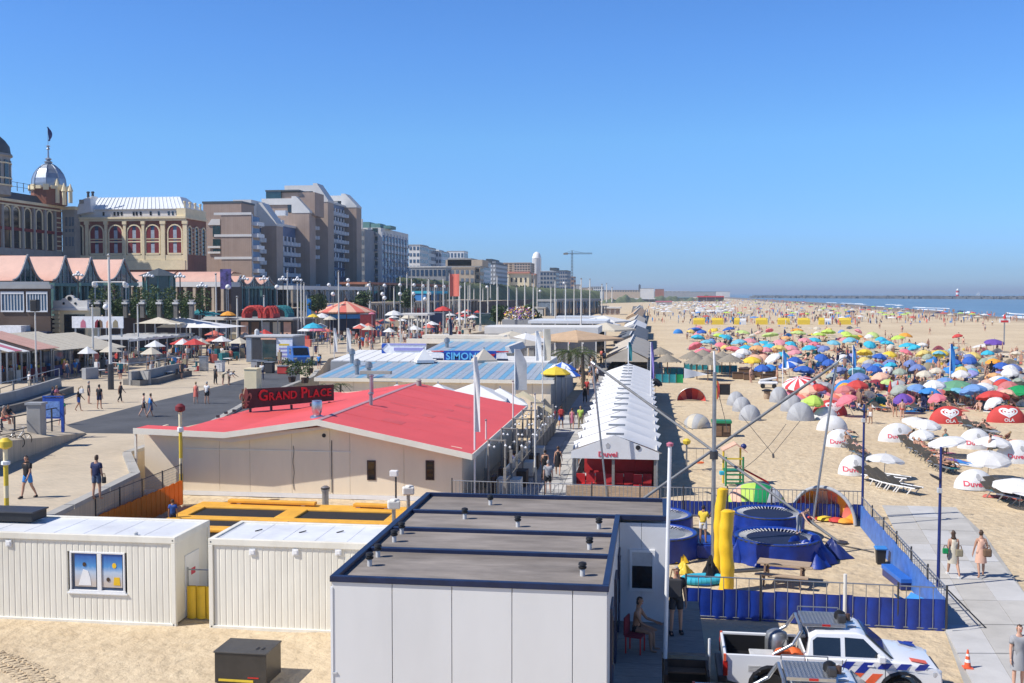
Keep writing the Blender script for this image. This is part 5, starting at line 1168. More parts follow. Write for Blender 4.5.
# ------------------------------------------------------------------ upper terrace, hotel, arcade, flats
def put(m,o,rz=0):
 ca,sa=cos(rz),sin(rz);m.v=[(o[0]+x*ca-y*sa,o[1]+x*sa+y*ca,o[2]+z)for x,y,z in m.v];return m
TZ=7.0
sheet('upper_terrace',[(-76,128),(-76,250),(-72,300),(-66,420),(-60,560),(-400,560),(-400,128)],TZ,M['boulevard_paving'],t=5.0)
t=thing('retaining_wall','long dark retaining wall below the upper terrace along the boulevard','wall',(0,0,0))
for(a,b)in(((-400,127.6),(-75.7,127.6)),((-75.7,127.6),(-75.7,250)),((-75.7,250),(-71.6,300)),((-71.6,300),(-65.6,420)),((-65.6,420),(-59.6,560))):
 a,b=Vector((*a,0)),Vector((*b,0));d=b-a;m=MB();c=(a+b)/2;m.box((c.x,c.y,(BZ+TZ)/2),(d.length,.5,TZ-BZ),atan2(d.y,d.x));m.build('wall_section',M['dark_brick'],t)
def arch_pts(w,zb,zt,n=9):
 r=w/2;zc=zt-r
 return[(-r,zb),(r,zb)]+[(r*cos(pi*i/(n-1)),zc+r*sin(pi*i/(n-1)))for i in range(n)]
mk('casement',(.40,.45,.5),.3,0,.15,2)
def arch_window(par,o,rz,u,w,zb,zt,shutters=True):
 """arched opening: cream surround, glass, burgundy panels and white casements"""
 A=arch_pts(w,zb,zt);m=MB();m.prisy([(u+x,z)for x,z in A],-.06,.1);put(m,o,rz);win=m.build('window',M['blue_glass' if shutters else 'dark_glass'],par)
 m=MB();Ao=arch_pts(w+.55,zb,zt+.27)
 n=len(A)
 for i in range(1,n):
  j=(i+1)%n
  if i==n-1 and False:continue
  a0,a1,b1,b0=A[i],A[j],Ao[j],Ao[i]
  m.add([(u+a0[0],-.22,a0[1]),(u+a1[0],-.22,a1[1]),(u+b1[0],-.22,b1[1]),(u+b0[0],-.22,b0[1]),(u+a0[0],.0,a0[1]),(u+a1[0],.0,a1[1]),(u+b1[0],.0,b1[1]),(u+b0[0],.0,b0[1])],BOXF)
 put(m,o,rz);m.build('surround',M['sandstone'],win)
 if shutters:
  zc=zt-w/2;q=w*.30
  for s in(-1,1):
   m=MB();pts=[(s*w*.5,zb+.3),(s*w*.14,zb+.3),(s*w*.14,zt-.25),(s*w*.32,zc+w*.36),(s*w*.46,zc+w*.12),(s*w*.5,zc)]
   m.prisy([(u+x,z)for x,z in(pts if s<0 else pts[::-1])],-.14,-.061);put(m,o,rz);m.build('shutter',M['burgundy'],win)
  zm=zb+(zt-zb)*.44
  m=MB();m.bx(u-w*.5,u+w*.5,-.19,-.141,zm-.14,zm+.14);m.bx(u-w*.5,u+w*.5,-.19,-.141,zm+.5,zm+.68);put(m,o,rz);m.build('transom',M['sandstone'],win,kind='stuff')
  for za,zb_ in((zb+.35,zm-.5),(zm+.75,zt-1.0)):m=MB();m.bx(u-w*.15,u+w*.15,-.13,-.062,za,zb_);put(m,o,rz);m.build('casement',M['casement'],win)
  m=MB();m.bx(u-w*.5,u+w*.5,-.35,-.1,zb-.1,zb+.3);put(m,o,rz);m.build('balustrade',M['sandstone'],win)
def kurhaus():
 t=thing('grand_hotel','ornate domed seaside grand hotel of brick and cream stone with burgundy arches','hotel',(0,0,0))
 Y0=217.0;xa,xb=X(76,217.0),X(186.5,Y0);WD=YX(207,xb)-Y0;zz=lambda py:V(130,py,Y0).z
 ztop,zc,za,zb=zz(209),zz(217),zz(224),zz(254.5)
 B('wing_wall','red_brick',t,xa,xb,Y0,Y0+WD,TZ,zc)
 m=MB();m.bx(xa,xb+.2,Y0-.45,Y0-.003,zc-.9,zc-.45);m.bx(xa,xb+.3,Y0-.7,Y0-.003,zc-.42,zc);m.build('cornice',M['sandstone'],t,kind='stuff')
 B('sill_band','sandstone',t,xa,xb,Y0-.3,Y0-.003,zb-1.2,zb-.15);B('base_course','sandstone',t,xa,xb,Y0-.5,Y0-.003,TZ+8.2,zb-1.25)
 for px,w in((81.5,1.1),(98,2.9),(117,2.9),(135.4,2.9),(153.8,2.9),(176,2.9)):
  arch_window(t,(0,Y0,0),0,X(px,Y0),w,zb,za-.35,w>2)
 for px,w in((88.5,.7),(107.5,.6),(126.2,.6),(144.6,.6),(164.3,.95),(186.3,.9),(75.5,.6)):
  x=X(px,Y0);B('pilaster','sandstone',t,x-w/2,x+w/2,Y0-.38,Y0-.004,TZ+8.2,zc-.95)
  B('capital','sandstone',t,x-w/2-.15,x+w/2+.15,Y0-.5,Y0-.004,zc-1.6,zc-.92)
# spandrel bands of brick and stone
 for k in range(3):m=MB();m.bx(xa,xb,Y0-.03,Y0-.004,zc-1.9-k*.0,zc-1.75);
# attic wall and hipped zinc roof
 B('attic_wall','render_white',t,xa+1,xb-.4,Y0+.4,Y0+WD-.3,zc,ztop)
 for px in(116,119.5,123,135,138,142,170,174,178,105,152,160):
  x=X(px,Y0+.4);B('attic_window','dark_glass',t,x-.22,x+.22,Y0+.33,Y0+.41,zc+.35,zc+1.15)
 zr=zz(195.5);rx=X(170,Y0);x0=xa+.6;K('slab','roof','white_zinc',t,(x0,Y0,ztop),(xb-.2,Y0,ztop),(rx+.6,Y0+WD*.4,zr),(x0,Y0+WD*.4,zr),.2)
 K('slab','roof','white_zinc',t,(xb-.2,Y0,ztop),(xb-.2,Y0+WD,ztop),(rx+.6,Y0+WD*.7,zr),(rx+.6,Y0+WD*.4,zr),.2);K('slab','roof','white_zinc',t,(x0,Y0+WD*.4,zr),(rx+.6,Y0+WD*.4,zr),(rx+.6,Y0+WD*.7,zr),(x0,Y0+WD*.7,zr),.2)
 m=MB()
 for k in range(26):u=k/26;a=Vector((x0,Y0,ztop)).lerp(Vector((xb-.2,Y0,ztop)),u);b=Vector((x0,Y0+WD*.4,zr)).lerp(Vector((rx+.6,Y0+WD*.4,zr)),u);m.tube(a+Vector((0,0,.08)),b+Vector((0,0,.08)),.07,4)
 m.build('roof_seam',M['white_zinc'],t,kind='stuff')
# dormer shaft at the left end of the roof
 x=X(89,Y0-1);K('prisy','dormer','white_zinc',t,[(X(80,Y0),ztop-1.2),(X(95,Y0),ztop-.6),(X(95,Y0),zz(199)),(X(97,Y0),zz(196)),(X(88,Y0),zz(199)),(X(83,Y0),zz(204))],Y0-1.2,Y0+1);B('dormer_panel','grey_stone',t,X(84,Y0),X(88.5,Y0),Y0-1.3,Y0-1.21,zz(203.5),zz(199.5))
 for px in(90,94.5):x=X(px,Y0);Lt('chimney_pot','dark_steel',t,[(.3,0),(.25,.9),(.4,1.0),(.3,1.3)],8,(x,Y0,zz(197)))
# seaward end of the wing
 ye0,ye1=Y0,YX(207,xb);q=ye1-ye0
 B('attic_block','sandstone',t,xb-2,xb+.02,Y0+.0,ye1,zc+.01,zc+1.8)
 for k in range(4):Lt('chimney_pot','sandstone',t,[(.22,0),(.22,1.2),(.35,1.25),(.3,1.6)],8,(xb-.6,Y0+1+k*q/4,zc+1.8))
 B('cornice','sandstone',t,xb+.0,xb+.35,Y0-.3,ye1,zc-.45,zc)
 for k in range(3):arch_window(t,(xb,Y0,0),pi/2,q*(k+.5)/3,1.5,zb,za-.6,False)
 m=MB();[m.bx(xb,xb+.06,Y0,ye1,zb+.5+kk*.85,zb+.75+kk*.85)for kk in range(7)];m.build('stone_band',M['grey_stone'],t,kind='stuff')
# main block, facing the sea (+X), in the shade
 X0=X(63,215.2);ya,yb=176.0,215.2
 zq=lambda py:VX(40,py,X0).z
 zc2=zq(203.5);B('main_wall','red_brick',t,X0-34,X0,ya,yb,TZ,zc2)
 m=MB();m.bx(X0,X0+.55,ya,yb,zc2-.5,zc2);m.bx(X0,X0+.3,ya,yb,zc2-1.2,zc2-.9);m.build('cornice',M['sandstone'],t,kind='stuff')
 for px in(8,17,28.5,40,50.5):u=YX(px,X0)-ya;arch_window(t,(X0,ya,0),pi/2,u,2.1 if px<50 else 1.8,zq(249.5),zq(210.5),False)
 for px in(3,12.5,23,34.5,45.5,55.5):y=YX(px,X0);B('pilaster','grey_stone',t,X0,X0+.4,y-.3,y+.3,zq(256),zc2-1.25)
 B('sill_band','grey_stone',t,X0,X0+.35,ya,yb,zq(257),zq(250.2))
 B('mid_band','burgundy',t,X0,X0+.25,ya,yb,zq(233),zq(230))
 y=YX(59.5,X0);m=MB();[m.bx(X0,X0+.12,y-.6,yb-.1,zq(250)+kk*1.0,zq(250)+kk*1.0+.25)for kk in range(8)];m.build('stone_band',M['sandstone'],t,kind='stuff')
# slate roof behind the cornice and roof railings
 K('prisy','slate_roof','slate',t,[(X0-9,zc2),(X0-.2,zc2),(X0-1.6,zc2+1.7),(X0-9,zc2+2.2)],ya,yb-2.5)
 B('roof_block','grey_stone',t,X0-1.9,X0-1.2,YX(1,X0),YX(11,X0),zc2,zc2+2.6);
 m=MB();z1=zc2+2.1
 for y in[ya+k*2.2 for k in range(16)]:m.tube((X0-2,y,z1),(X0-2,y,z1+1.9),.07,4)
 for zz_ in(.9,1.8):m.tube((X0-2,ya,z1+zz_),(X0-2,yb-5,z1+zz_),.05,4)
 m.build('roof_railing',M['dark_steel'],t,kind='stuff');B('roof_plant','pale_plastic',t,X0-6,X0-3,YX(12,X0),YX(26,X0),zc2+1.9,zc2+3.2)
# corner pier
 m=MB();pY=214.7;px0,px1=X(63.5,pY),X(76,pY);m.bx(px0,px1,pY,Y0+.5,TZ,V(70,206.5,pY).z);m.build('corner_pier',M['grey_stone'],t)
 for ux in(66.5,70,73):
  for pa,pb in((217,226),(237,246),(229,232)):a,b=V(ux-.9,pb,pY),V(ux+.9,pa,pY);B('pier_panel','pale_glass',t,a.x,b.x,pY-.12,pY-.003,a.z,b.z)
 m=MB();z=V(70,206.5,pY).z;m.bx(px0-.3,px1+.3,pY-.3,Y0+.6,z-.7,z);m.build('cornice',M['sandstone'],t)
# corner dome
 dY=212.0;dc=X(51,dY);zd=lambda py:V(51,py,dY).z;r=3.25
 Lt('dome_drum','red_brick',t,[(r*1.12,zc2),(r*1.12,zd(190.5)),(r*1.2,zd(190)),(r*1.2,zd(188.6))],8,(dc,dY,0),0,pi/8)
 for k in range(8):
  a0=pi/8+k*pi/4;m=MB();pr=[(1.04,188.8),(1.06,184),(1.02,179),(.90,174),(.70,169.5),(.44,165.8),(.16,163.5)]
  m.grid(lambda u,v:(dc+r*pr[min(6,round(v*6))][0]*((1-u)*cos(a0)+u*cos(a0+pi/4)),dY+r*pr[min(6,round(v*6))][0]*((1-u)*sin(a0)+u*sin(a0+pi/4)),zd(pr[min(6,round(v*6))][1])),1,6);m.build('dome_panel',M['zinc'],t)
  K('path','dome_rib','zinc',t,[(dc+r*q*cos(a0),dY+r*q*sin(a0),zd(p_))for q,p_ in pr],.10,5)
 K('lathe','finial','zinc',t,[(.55,zd(164)),(.9,zd(162)),(.35,zd(160.5)),(.75,zd(159)),(.22,zd(157.5)),(.15,zd(150)),(.4,zd(149)),(.12,zd(147)),(.5,zd(146)),(.06,zd(145)),(.05,zd(126.5))],8,(dc,dY,0),smooth=40)
 m=MB();m.grid(lambda u,v:(dc+.25+(.9*sin(v*3))*u-.35*v+.15*sin(u*6),dY+.2*sin(u*7),zd(141)+(zd(127)-zd(141))*v),6,8);m.grid(lambda u,v:(dc+.25+(.9*sin(v*3))*(1-u)-.35*v+.15*sin((1-u)*6),dY+.03+.2*sin((1-u)*7),zd(141)+(zd(127)-zd(141))*v),6,8);m.build('flag',M['navy_paint'],t,60)
 for px,pa,pb in((59.3,203,178.5),(72.3,203,184),(36.5,200,186),(66,205,183)):x=X(px,dY-2);a,b=V(px,pa,dY-2).z,V(px,pb,dY-2).z;K('lathe','pinnacle','sandstone',t,[(.42,a),(.42,a+(b-a)*.6),(.6,a+(b-a)*.62),(.5,a+(b-a)*.7),(.08,b)],8,(x,dY-2,0),smooth=40)
 m=MB();z=zd(189.4)
 for k in range(16):a=2*pi*k/16;m.box((dc+r*1.2*cos(a),dY+r*1.2*sin(a),z+.2),(1.1,.3,.7+.5*(k%2)),a+pi/2)
 m.build('crown_scallop',M['sandstone'],t,kind='stuff')
# left great tower, partly in view
 tY=188.0;tc=X(-9,tY);z_=lambda py:V(0,py,tY).z;rr=X(11,tY)-tc
 K('lathe','tower_wall','grey_stone',t,[(rr*.95,zc2),(rr*.95,z_(157)),(rr*1.06,z_(155.5)),(rr*1.02,z_(153.5)),(rr*.9,z_(153))],16,(tc,tY,0),smooth=40)
 K('lathe','tower_dome','slate',t,[(rr*.98,z_(153)),(rr*.93,z_(146)),(rr*.74,z_(140)),(rr*.5,z_(135)),(0,z_(130))],16,(tc,tY,0),smooth=60)
 for k in range(6):a=-pi/2+k*.5;K('box','tower_window','dark_glass',t,(tc+rr*.95*cos(a),tY+rr*.95*sin(a),z_(172)),(.15,1.1,4.5),a)
 m=MB();[ring(m,(tc,tY,z_(p_)),rr*.97,.18,20,0,1,1,4)for p_ in(163,178,185)];m.build('tower_band',M['sandstone'],t,kind='stuff')
kurhaus()
# arcade of swept pink roofs
def arcade():
 t=thing('arcade','row of restaurants under swept pink bell-shaped roofs with glazed gables','arcade',(0,0,0));XF=-84.0
 bays=[(29,255.5,3.4),(66.5,256.5,3.2),(92,258,3.2),(125,259.5,4.4),(229,274.5,4.5),(241,276,3.6),(254.5,277,3.6),(269.5,277.5,4.4)]
 for i,(px,py,hw)in enumerate(bays):
  y=YX(px,XF);zt=VX(px,py,XF).z;ze=max(TZ+3.2,VX(px,281 if px<200 else 285,XF).z);x0=XF-(17 if i!=4 else 16);H=zt-ze
  def prof(u):return ze+H*(1-abs(u))**1.9
  for s in(-1,1):
   n=9
   m=MB();m.grid(lambda u,v:(x0+(XF-x0)*(u if s<0 else 1-u),y+s*hw*(1-v),prof(1-v)),1,n);m.grid(lambda u,v:(x0+(XF-x0)*(1-u if s<0 else u),y+s*hw*(1-v),prof(1-v)-.15),1,n);m.build('roof',M['pink_roof'],t,40)
# glazed gable and white swept barge boards
  out=[(y+hw*(k/12*2-1),prof(k/12*2-1))for k in range(13)]
  K('prisx','gable_glass','teal_glass',t,[(out[0][0],ze-.3)]+[(out[-1][0],ze-.3)]+out[::-1],XF-.3,XF-.15)
  K('path','barge_board','render_grey',t,[(XF-.05,a,b+.1)for a,b in out],.14,6,smooth=50)
  for k in(-.5,-.2,.2,.5):B('mullion','render_grey',t,XF-.16,XF-.06,y+hw*k-.07,y+hw*k+.07,ze-.3,prof(k))
  m=MB();m.bx(x0,XF+.1,y-hw,y+hw,ze-.75,ze-.3);m.build('eaves_beam',M['render_white' if i==0 else 'green_copper'],t)
  B('glass_front','teal_glass',t,x0+.5,XF-1.2,y-hw+.01,y+hw-.01,TZ,ze-.75)
  for k in(-.92,-.3,.3,.92):B('column','green_copper',t,XF-.5,XF-.1,y+hw*k-.2,y+hw*k+.2,TZ,ze-.75)
# plain barrel stretch in the middle
 ya,yb=YX(147,XF),YX(222,XF)-3
 zt,ze=VX(180,271.5,XF).z,VX(180,281.5,XF).z
 for(a,b,xx)in((X(127,ya+14)-4,X(171,ya+14),0),(X(173,ya+14),X(229,ya+14),0)):
  yy=ya+14;m=MB();zA,zB=V(180,271.5,yy).z,V(180,281.8,yy).z
  m.grid(lambda u,v:(a+(b-a)*u,yy+2.6*v**1.3,zB+(zA-zB)*sin(v*pi/2)),1,7);m.grid(lambda u,v:(a+(b-a)*(1-u),yy+.15+2.6*v**1.3,zB+(zA-zB)*sin(v*pi/2)-.1),1,7);m.grid(lambda u,v:(a+(b-a)*u,yy+2.6+4*v,zA-.3*v),1,1);m.build('roof',M['pink_roof'],t,40)
  B('eaves_beam','render_white',t,a,b,yy-.2,yy+5,zB-.9,zB-.02);B('glass_front','brown_board',t,a,b,yy+1,yy+6,TZ,zB-.9)
  for k in range(6):x=a+(b-a)*(k+.3)/6;B('column','render_tan',t,x-.25,x+.25,yy-.1,yy+.3,TZ,zB-.9)
arcade()
# dark pavilion with pointed roof before the arcade
yy=150;c=V(159,285,yy)
t=thing('pavilion','dark teal octagonal glass pavilion with low pointed roof on the terrace','pavilion',(c.x,yy,TZ));r=2.6;zr=V(159,276,yy).z-TZ
zt_=V(159,268,yy).z-TZ
Lt('roof','slate',t,[(r*1.15,zr),(0,zt_)],8,(0,0,0),0,pi/8);Lt('glass_wall','teal_glass',t,[(r*.85,0),(r*.85,zr)],8,(0,0,0),0,pi/8)
for k in range(8):a=pi/8+k*pi/4;T('post','green_copper',t,(r*.87*cos(a),r*.87*sin(a),0),(r*.87*cos(a),r*.87*sin(a),zr),.12,6)
# hedge with stone posts along the terrace edge
hy=129.2
hxs=[90,98,107.5,125.5,142.5,159.5,176,191]
for i,(a,b)in enumerate(zip(hxs,hxs[1:])):
 xa,xb=X(a,hy)+.45,X(b,hy)-.45;z0=V(130,314,hy).z;z1=V(130,301,hy).z
 h=thing('hedge','clipped dark hedge block between stone posts, %s from the left'%['first','second','third','fourth','fifth','sixth','seventh'][i],'hedge',((xa+xb)/2,hy+.6,TZ),0,'hedge blocks on the terrace edge');rng=random.Random(i)
 m=MB();zz0=z0-TZ;m.leaves((0,0,(z1-TZ)*.55),((xb-xa)*.6,.8,(z1-TZ)*.62),600,.2,rng,0,1);m.bx(-(xb-xa)/2+.1,(xb-xa)/2-.1,-.5,.5,0,(z1-TZ)*.97);m.build('foliage',[M['leaf'],M['leaf_light']],h,kind='stuff')
for i,a in enumerate(hxs[1:-1]+[88.5,191.5]):
 x=X(a,hy);z1=V(130,302.5,hy).z-TZ;p_=thing('gate_post','white capped stone post between the hedge blocks, %s'%['at the small lamp','second from left','third from left','fourth from left','fifth from left','sixth from left','leftmost beside the gabled kiosk','rightmost near the white board'][i],'stone post',(x,hy,TZ),0,'stone posts of the terrace edge')
 K('bx','shaft','dark_concrete',p_,-.26,.26,-.26,.26,-.0,z1-.2,bevel=.03);m=MB();m.bx(-.38,.38,-.38,.38,z1-.2,z1+.05);m.lathe([(.2,z1+.05),(.4,z1+.3),(.45,z1+.35)],8);m.build('urn_cap',M['render_white'],p_,kind='stuff')
# shrubs and planting on the terrace
for i,(px,py)in enumerate(((98,292),(140,293),(153,291),(170,293),(113,290),(186,296),(203,295))):
 y=133+i*1.3;z=V(px,py,y).z;t=thing('shrub',['rounded shrub under the globe lamp','tall shrub left of the dark pavilion','low bush in front of the dark pavilion','pale green bush right of the dark pavilion','dark bush behind tall mast','small bush by the white board','bush at the arcade columns'][i],'shrub',(X(px,y),y,TZ));rng=random.Random(40+i);h=z-TZ+.6
 m=MB();m.leaves((0,0,h*.6),(1.3,1.0,h*.5),260,.2,rng,0,1);m.build('foliage',[M['leaf'],M['leaf_light']],t,kind='stuff');T('trunk','bark',t,(0,0,0),(0,0,h*.6),.09,6,.04)
# brown building on the left edge
by=119.0
t=thing('brown_building','brown brick two-storey building with white windows at the left edge','building',(0,0,0));xr=X(50,by);xl=X(-40,by);z0,z1=V(25,352,by).z,V(25,284.5,by).z
m=MB();xe=X(51,127.3);m.prism([(xl,by),(xr,by),(xe,127.3),(xl,127.3)],BZ,z1-.5);m.build('wall',M['dark_brick'],t);K('prism','cornice','render_grey',t,[(xl,by-.35),(xr+.3,by-.35),(xe+.3,127.4),(xl,127.4)],z1-.5,z1);K('prism','parapet','render_grey',t,[(xl,by+.2),(xr-.2,by+.2),(xe-.2,127),(xl,127)],z1,z1+.35)
for pa,pb in((2.5,23.5),(28,47)):
 a,b=V(pa,310.5,by),V(pb,294,by);m=MB();m.bx(a.x,b.x,by-.06,by-.003,a.z,b.z);w=m.build('window',M['blue_glass'],t)
 m=MB();m.bx(a.x-.12,b.x+.12,by-.16,by-.06,b.z,b.z+.3);m.bx(a.x-.12,b.x+.12,by-.2,by-.06,a.z-.18,a.z);m.bx(a.x-.12,a.x,by-.14,by-.06,a.z,b.z);m.bx(b.x,b.x+.12,by-.14,by-.06,a.z,b.z);m.build('frame',M['balcony_white'],w,kind='stuff')
 for k in range(1,7):x=a.x+(b.x-a.x)*k/7;B('curtain','balcony_white',w,x-.05,x+.05,by-.1,by-.061,a.z,b.z)
a,b=V(-8,337,by-3),V(16,326,by-3)
B('awning_board','sign_white',t,a.x,b.x,by-2,by-.1,a.z,b.z);B('canopy','navy_frame',t,xl,xr+.2,by-1.2,by-.02,a.z-.6,a.z+.6)
# gabled white kiosk
ky=122.0;a,b=V(54,326,ky),V(88,308,ky);zt=V(70,295,ky).z
t=thing('gabled_kiosk','small cream kiosk with curved white gable beside the brown building','kiosk',(a.x,ky,BZ));w_=b.x-a.x;zc=b.z-BZ;zg=V(54,300.5,ky).z-BZ
B('wall','sandstone',t,.05,w_-.05,.05,3,0,zc)
m=MB();cx=w_*.49;pts=[(0,zc),(w_,zc),(w_,zg),(cx+w_*.26,zg),(cx+w_*.22,zg+.25),(cx+w_*.13,zg+.3)]+[(cx+w_*.12*cos(k*pi/6),zg+.3+(zt-BZ-zg-.3)*sin(k*pi/6))for k in range(1,6)]+[(cx-w_*.13,zg+.3),(cx-w_*.22,zg+.25),(cx-w_*.26,zg),(0,zg)];m.prisy(pts,-.15,.25);m.build('gable',M['render_white'],t)
for dx in(-.17,0,.17):T('opening','dark_glass',t,(cx+w_*dx,-.2,zg+(.25 if dx==0 else-.35)),(cx+w_*dx,-.14,zg+(.25 if dx==0 else-.35)),.28 if dx==0 else.16,12)
B('cornice','render_white',t,-.1,w_+.1,-.3,.3,zc-.3,zc)
for k in range(7):B('quoin','sandstone',t,-.1,.75,-.2,.6,zc-.75-k*.55,zc-.4-k*.55)
B('opening','dark_glass',t,w_*.3,w_*.9,-.02,.06,0,zc-.8)
# long poster board
hy2=118.0;a,b=V(72,328,hy2),V(123,316.5,hy2)
t=thing('billboard','long pale billboard with small figures above the kiosk awnings','billboard',(a.x,hy2,BZ));w_=b.x-a.x;h0,h1=a.z-BZ,b.z-BZ
B('board','sign_white',t,0,w_,0,.15,h0,h1)
for k,(u,cc)in enumerate(((.22,'rose'),(.5,'maroon'),(.55,'brown'),(.72,'peach'),(.85,'khaki'))):m=MB();m.prisy([(w_*u-.35,h0+.05),(w_*u+.35,h0+.05),(w_*u+.3,h0+(h1-h0)*.55),(w_*u,h0+(h1-h0)*.75),(w_*u-.3,h0+(h1-h0)*.5)],-.02,-.004);m.build('printed_figure',FAB[cc],t)
for u in(.05,.5,.95):B('leg','galvanised',t,w_*u-.08,w_*u+.08,.15,.3,0,h0+.3)
def umbrella_flat(label,c,w,d,z0,z1,mat,rot=0,group=None,name='parasol',val=True,base=None):
 """square market parasol with pyramid canopy; c stands on the floor"""
 t=thing(name,label,'parasol',tuple(c),rot,group);m=MB();hx,hy=w/2,d/2
 for k,(a,b)in enumerate((((-hx,-hy),(hx,-hy)),((hx,-hy),(hx,hy)),((hx,hy),(-hx,hy)),((-hx,hy),(-hx,-hy)))):
  m=MB();m.add([(a[0],a[1],z0),(b[0],b[1],z0),(0,0,z1),(a[0],a[1],z0-.25),(b[0],b[1],z0-.25),(0,0,z1-.06)],[(0,1,2),(3,4,1,0),(5,4,3)]);m.build('canopy',M[mat]if isinstance(mat,str)else mat,t)
 T('pole','galvanised',t,(0,0,0),(0,0,z1+.15),.05,6);return t
def wpx(px,py,Y):return V(px,py,Y)
# big white tented roof at the boulevard cafes
def cafe_tent(label,pl,pr,ptop,Y,mat='tent_white',dep=7,apex=None):
 a,b=V(*pl,Y),V(*pr,Y);z1=V(ptop[0],ptop[1],Y+dep/2).z;t=thing('cafe_tent',label,'tent',(a.x,Y,BZ));w_=b.x-a.x;ze=a.z-BZ;zt=z1-BZ;ax=X(ptop[0],Y+dep/2)-a.x
 for tri in(((0,0),(w_,0)),((w_,0),(w_,dep)),((w_,dep),(0,dep)),((0,dep),(0,0))):
  m=MB();(x0,y0),(x1,y1)=tri;m.grid(lambda u,v:((x0+(x1-x0)*u)*(1-v)+ax*v,(y0+(y1-y0)*u)*(1-v)+dep/2*v,ze+(zt-ze)*v**1.25),6,6);m.build('canopy',M[mat],t,40)
 for x,y in((0,0),(w_,0),(w_,dep),(0,dep),(w_/2,0)):T('post','galvanised',t,(x,y,0),(x,y,ze),.07,6)
 return t
cafe_tent('wide white peaked cafe tent on the boulevard below the hedges',(156,327.5),(226,328),(175,316),128);cafe_tent('flat cream cafe canopy behind the white peaked tent',(134,323.5),(176,322.5),(158,317),126.2,'fabric_cream',3);cafe_tent('teal topped stall canopy near the hedge corner',(186,315),(212,315),(198,309),140,'fabric_teal',5)
cafe_tent('long grey cafe awning stretching right of the white peaked tent',(200,320),(262,327),(205,316),137,'tent_grey',6)
# kiosks along the left of the boulevard: posts, slats, awnings, dark fronts
def kiosks():
 XA=-59.0;g='kiosks in the row on the boulevard'
 spec=[(-2,12,'tent_white','white and pink awning kiosk at the left edge','fabric_rose'),(13,26,'tent_white','kiosk with open dark roof slats and cream counter',None),(27,50,'pink_roof','kiosk with pink awning and deep red front',None),(51,84,'fabric_cream','kiosk with cream awning and blue glass front',None),(86,118,'fabric_cream','kiosk with round red disc sign and grey front',None)]
 for i,(pa,pb,aw,lab,second)in enumerate(spec):
  y0,y1=YX(pa,XA),YX(pb,XA);D=y1-y0;ze,zt=VX((pa+pb)/2,347.5 if i>1 else 350,XA).z-BZ,0;zt=ze+.75
  t=thing('kiosk',lab,'kiosk',(XA,y0,BZ),pi/2,g)
  m=MB();m.bx(0.1,D-.1,1.2,5.2,0,ze-.1);m.build('back_room',M['dark_brick']if i!=2 else M['burgundy'],t)
  B('flat_roof','render_tan',t,-.05,D+.05,.9,5.4,ze-.25,ze-.1)
  n=max(2,round(D/1.2))
  for k in range(n):
   m=MB();x=D*k/n;mt=M[aw]if not(second and k%2)else FAB[second]if second in FAB else M[second]
   if i==1 and k%2:mt=M['dark_wood']
   m.slab((x+.04,-.9,ze-.1),(x+D/n-.04,-.9,ze-.1),(x+D/n-.04,5.2,zt+.75),(x+.04,5.2,zt+.75),.05);m.build('awning',mt,t)
  for k in range(3):m=MB();x=.1+(D-.2)*k/2;m.bx(x-.06,x+.06,-.1,.02,0,ze);m.build('post',M['galvanised'],t)
  B('fascia','off_white',t,.05,D-.05,-.06,.04,ze-.2,ze-.02)
  m=MB();m.bx(.3,D-.3,.35,.9,0,1.05);m.build('counter',[M['dark_wood'],M['cream_trim'],M['burgundy'],M['navy_paint'],M['dark_concrete']][i],t)
  m=MB();m.bx(.3,D-.3,1.12,1.2,1.1,ze-.3);m.build('shop_window',M['dark_glass']if i!=3 else M['blue_glass'],t)
  for k in range(5):x=.5+(D-1)*k/4;m=MB();m.bx(x-.2,x+.2,.5,.8,1.05,1.05+.25+.15*((k*7)%3));m.build('goods',FAB[['khaki','white','red','sky','brown','yellow'][(k+i)%6]],t)
  if i==4:m=MB();m.tube((D*.25,-.14,ze-.9),(D*.25,-.02,ze-.9),.5,16);m.build('disc_sign',M['coral']if 'coral' in M else FAB['coral'],t)
kiosks()
# pergola at the end of the kiosk row
XA=-60.0;y0,y1=YX(121,XA),YX(186,XA)
t=thing('pergola','open white slatted pergola terrace at the end of the kiosk row','pergola',(XA,y0,BZ),pi/2);D=y1-y0;zh=VX(150,337,XA).z-BZ
for k in range(9):m=MB();x=D*k/8;m.bx(x-.28,x+.28,-1.0,7,zh-.02,zh+.10);m.build('roof_slat',M['render_white'],t)
for k in range(8):
 for y in(-.8,6.5):m=MB();x=D*k/7;m.tube((x,y,0),(x,y,zh-.02),.06,6);m.build('post',M['galvanised'],t)
m=MB();m.bx(0,D,-.9,-.7,zh-.25,zh-.02);m.bx(0,D,6.4,6.6,zh-.25,zh-.02);m.build('beam',M['render_white'],t,kind='stuff');B('glass_screen','pale_glass',t,0,D,-.85,-.8,.05,.9)
rng=random.Random(5)
for k in range(16):m=MB();x,y=rng.uniform(.5,D-.5),rng.uniform(.2,5);m.bx(x-.25,x+.25,y-.25,y+.25,.4,.48);m.bx(x-.25,x+.25,y+.2,y+.26,.48,.95);m.bx(x-.03,x+.03,y-.03,y+.03,0,.4);m.build('chair',M['red_fabric']if k%3 else M['off_white'],t,kind='stuff')
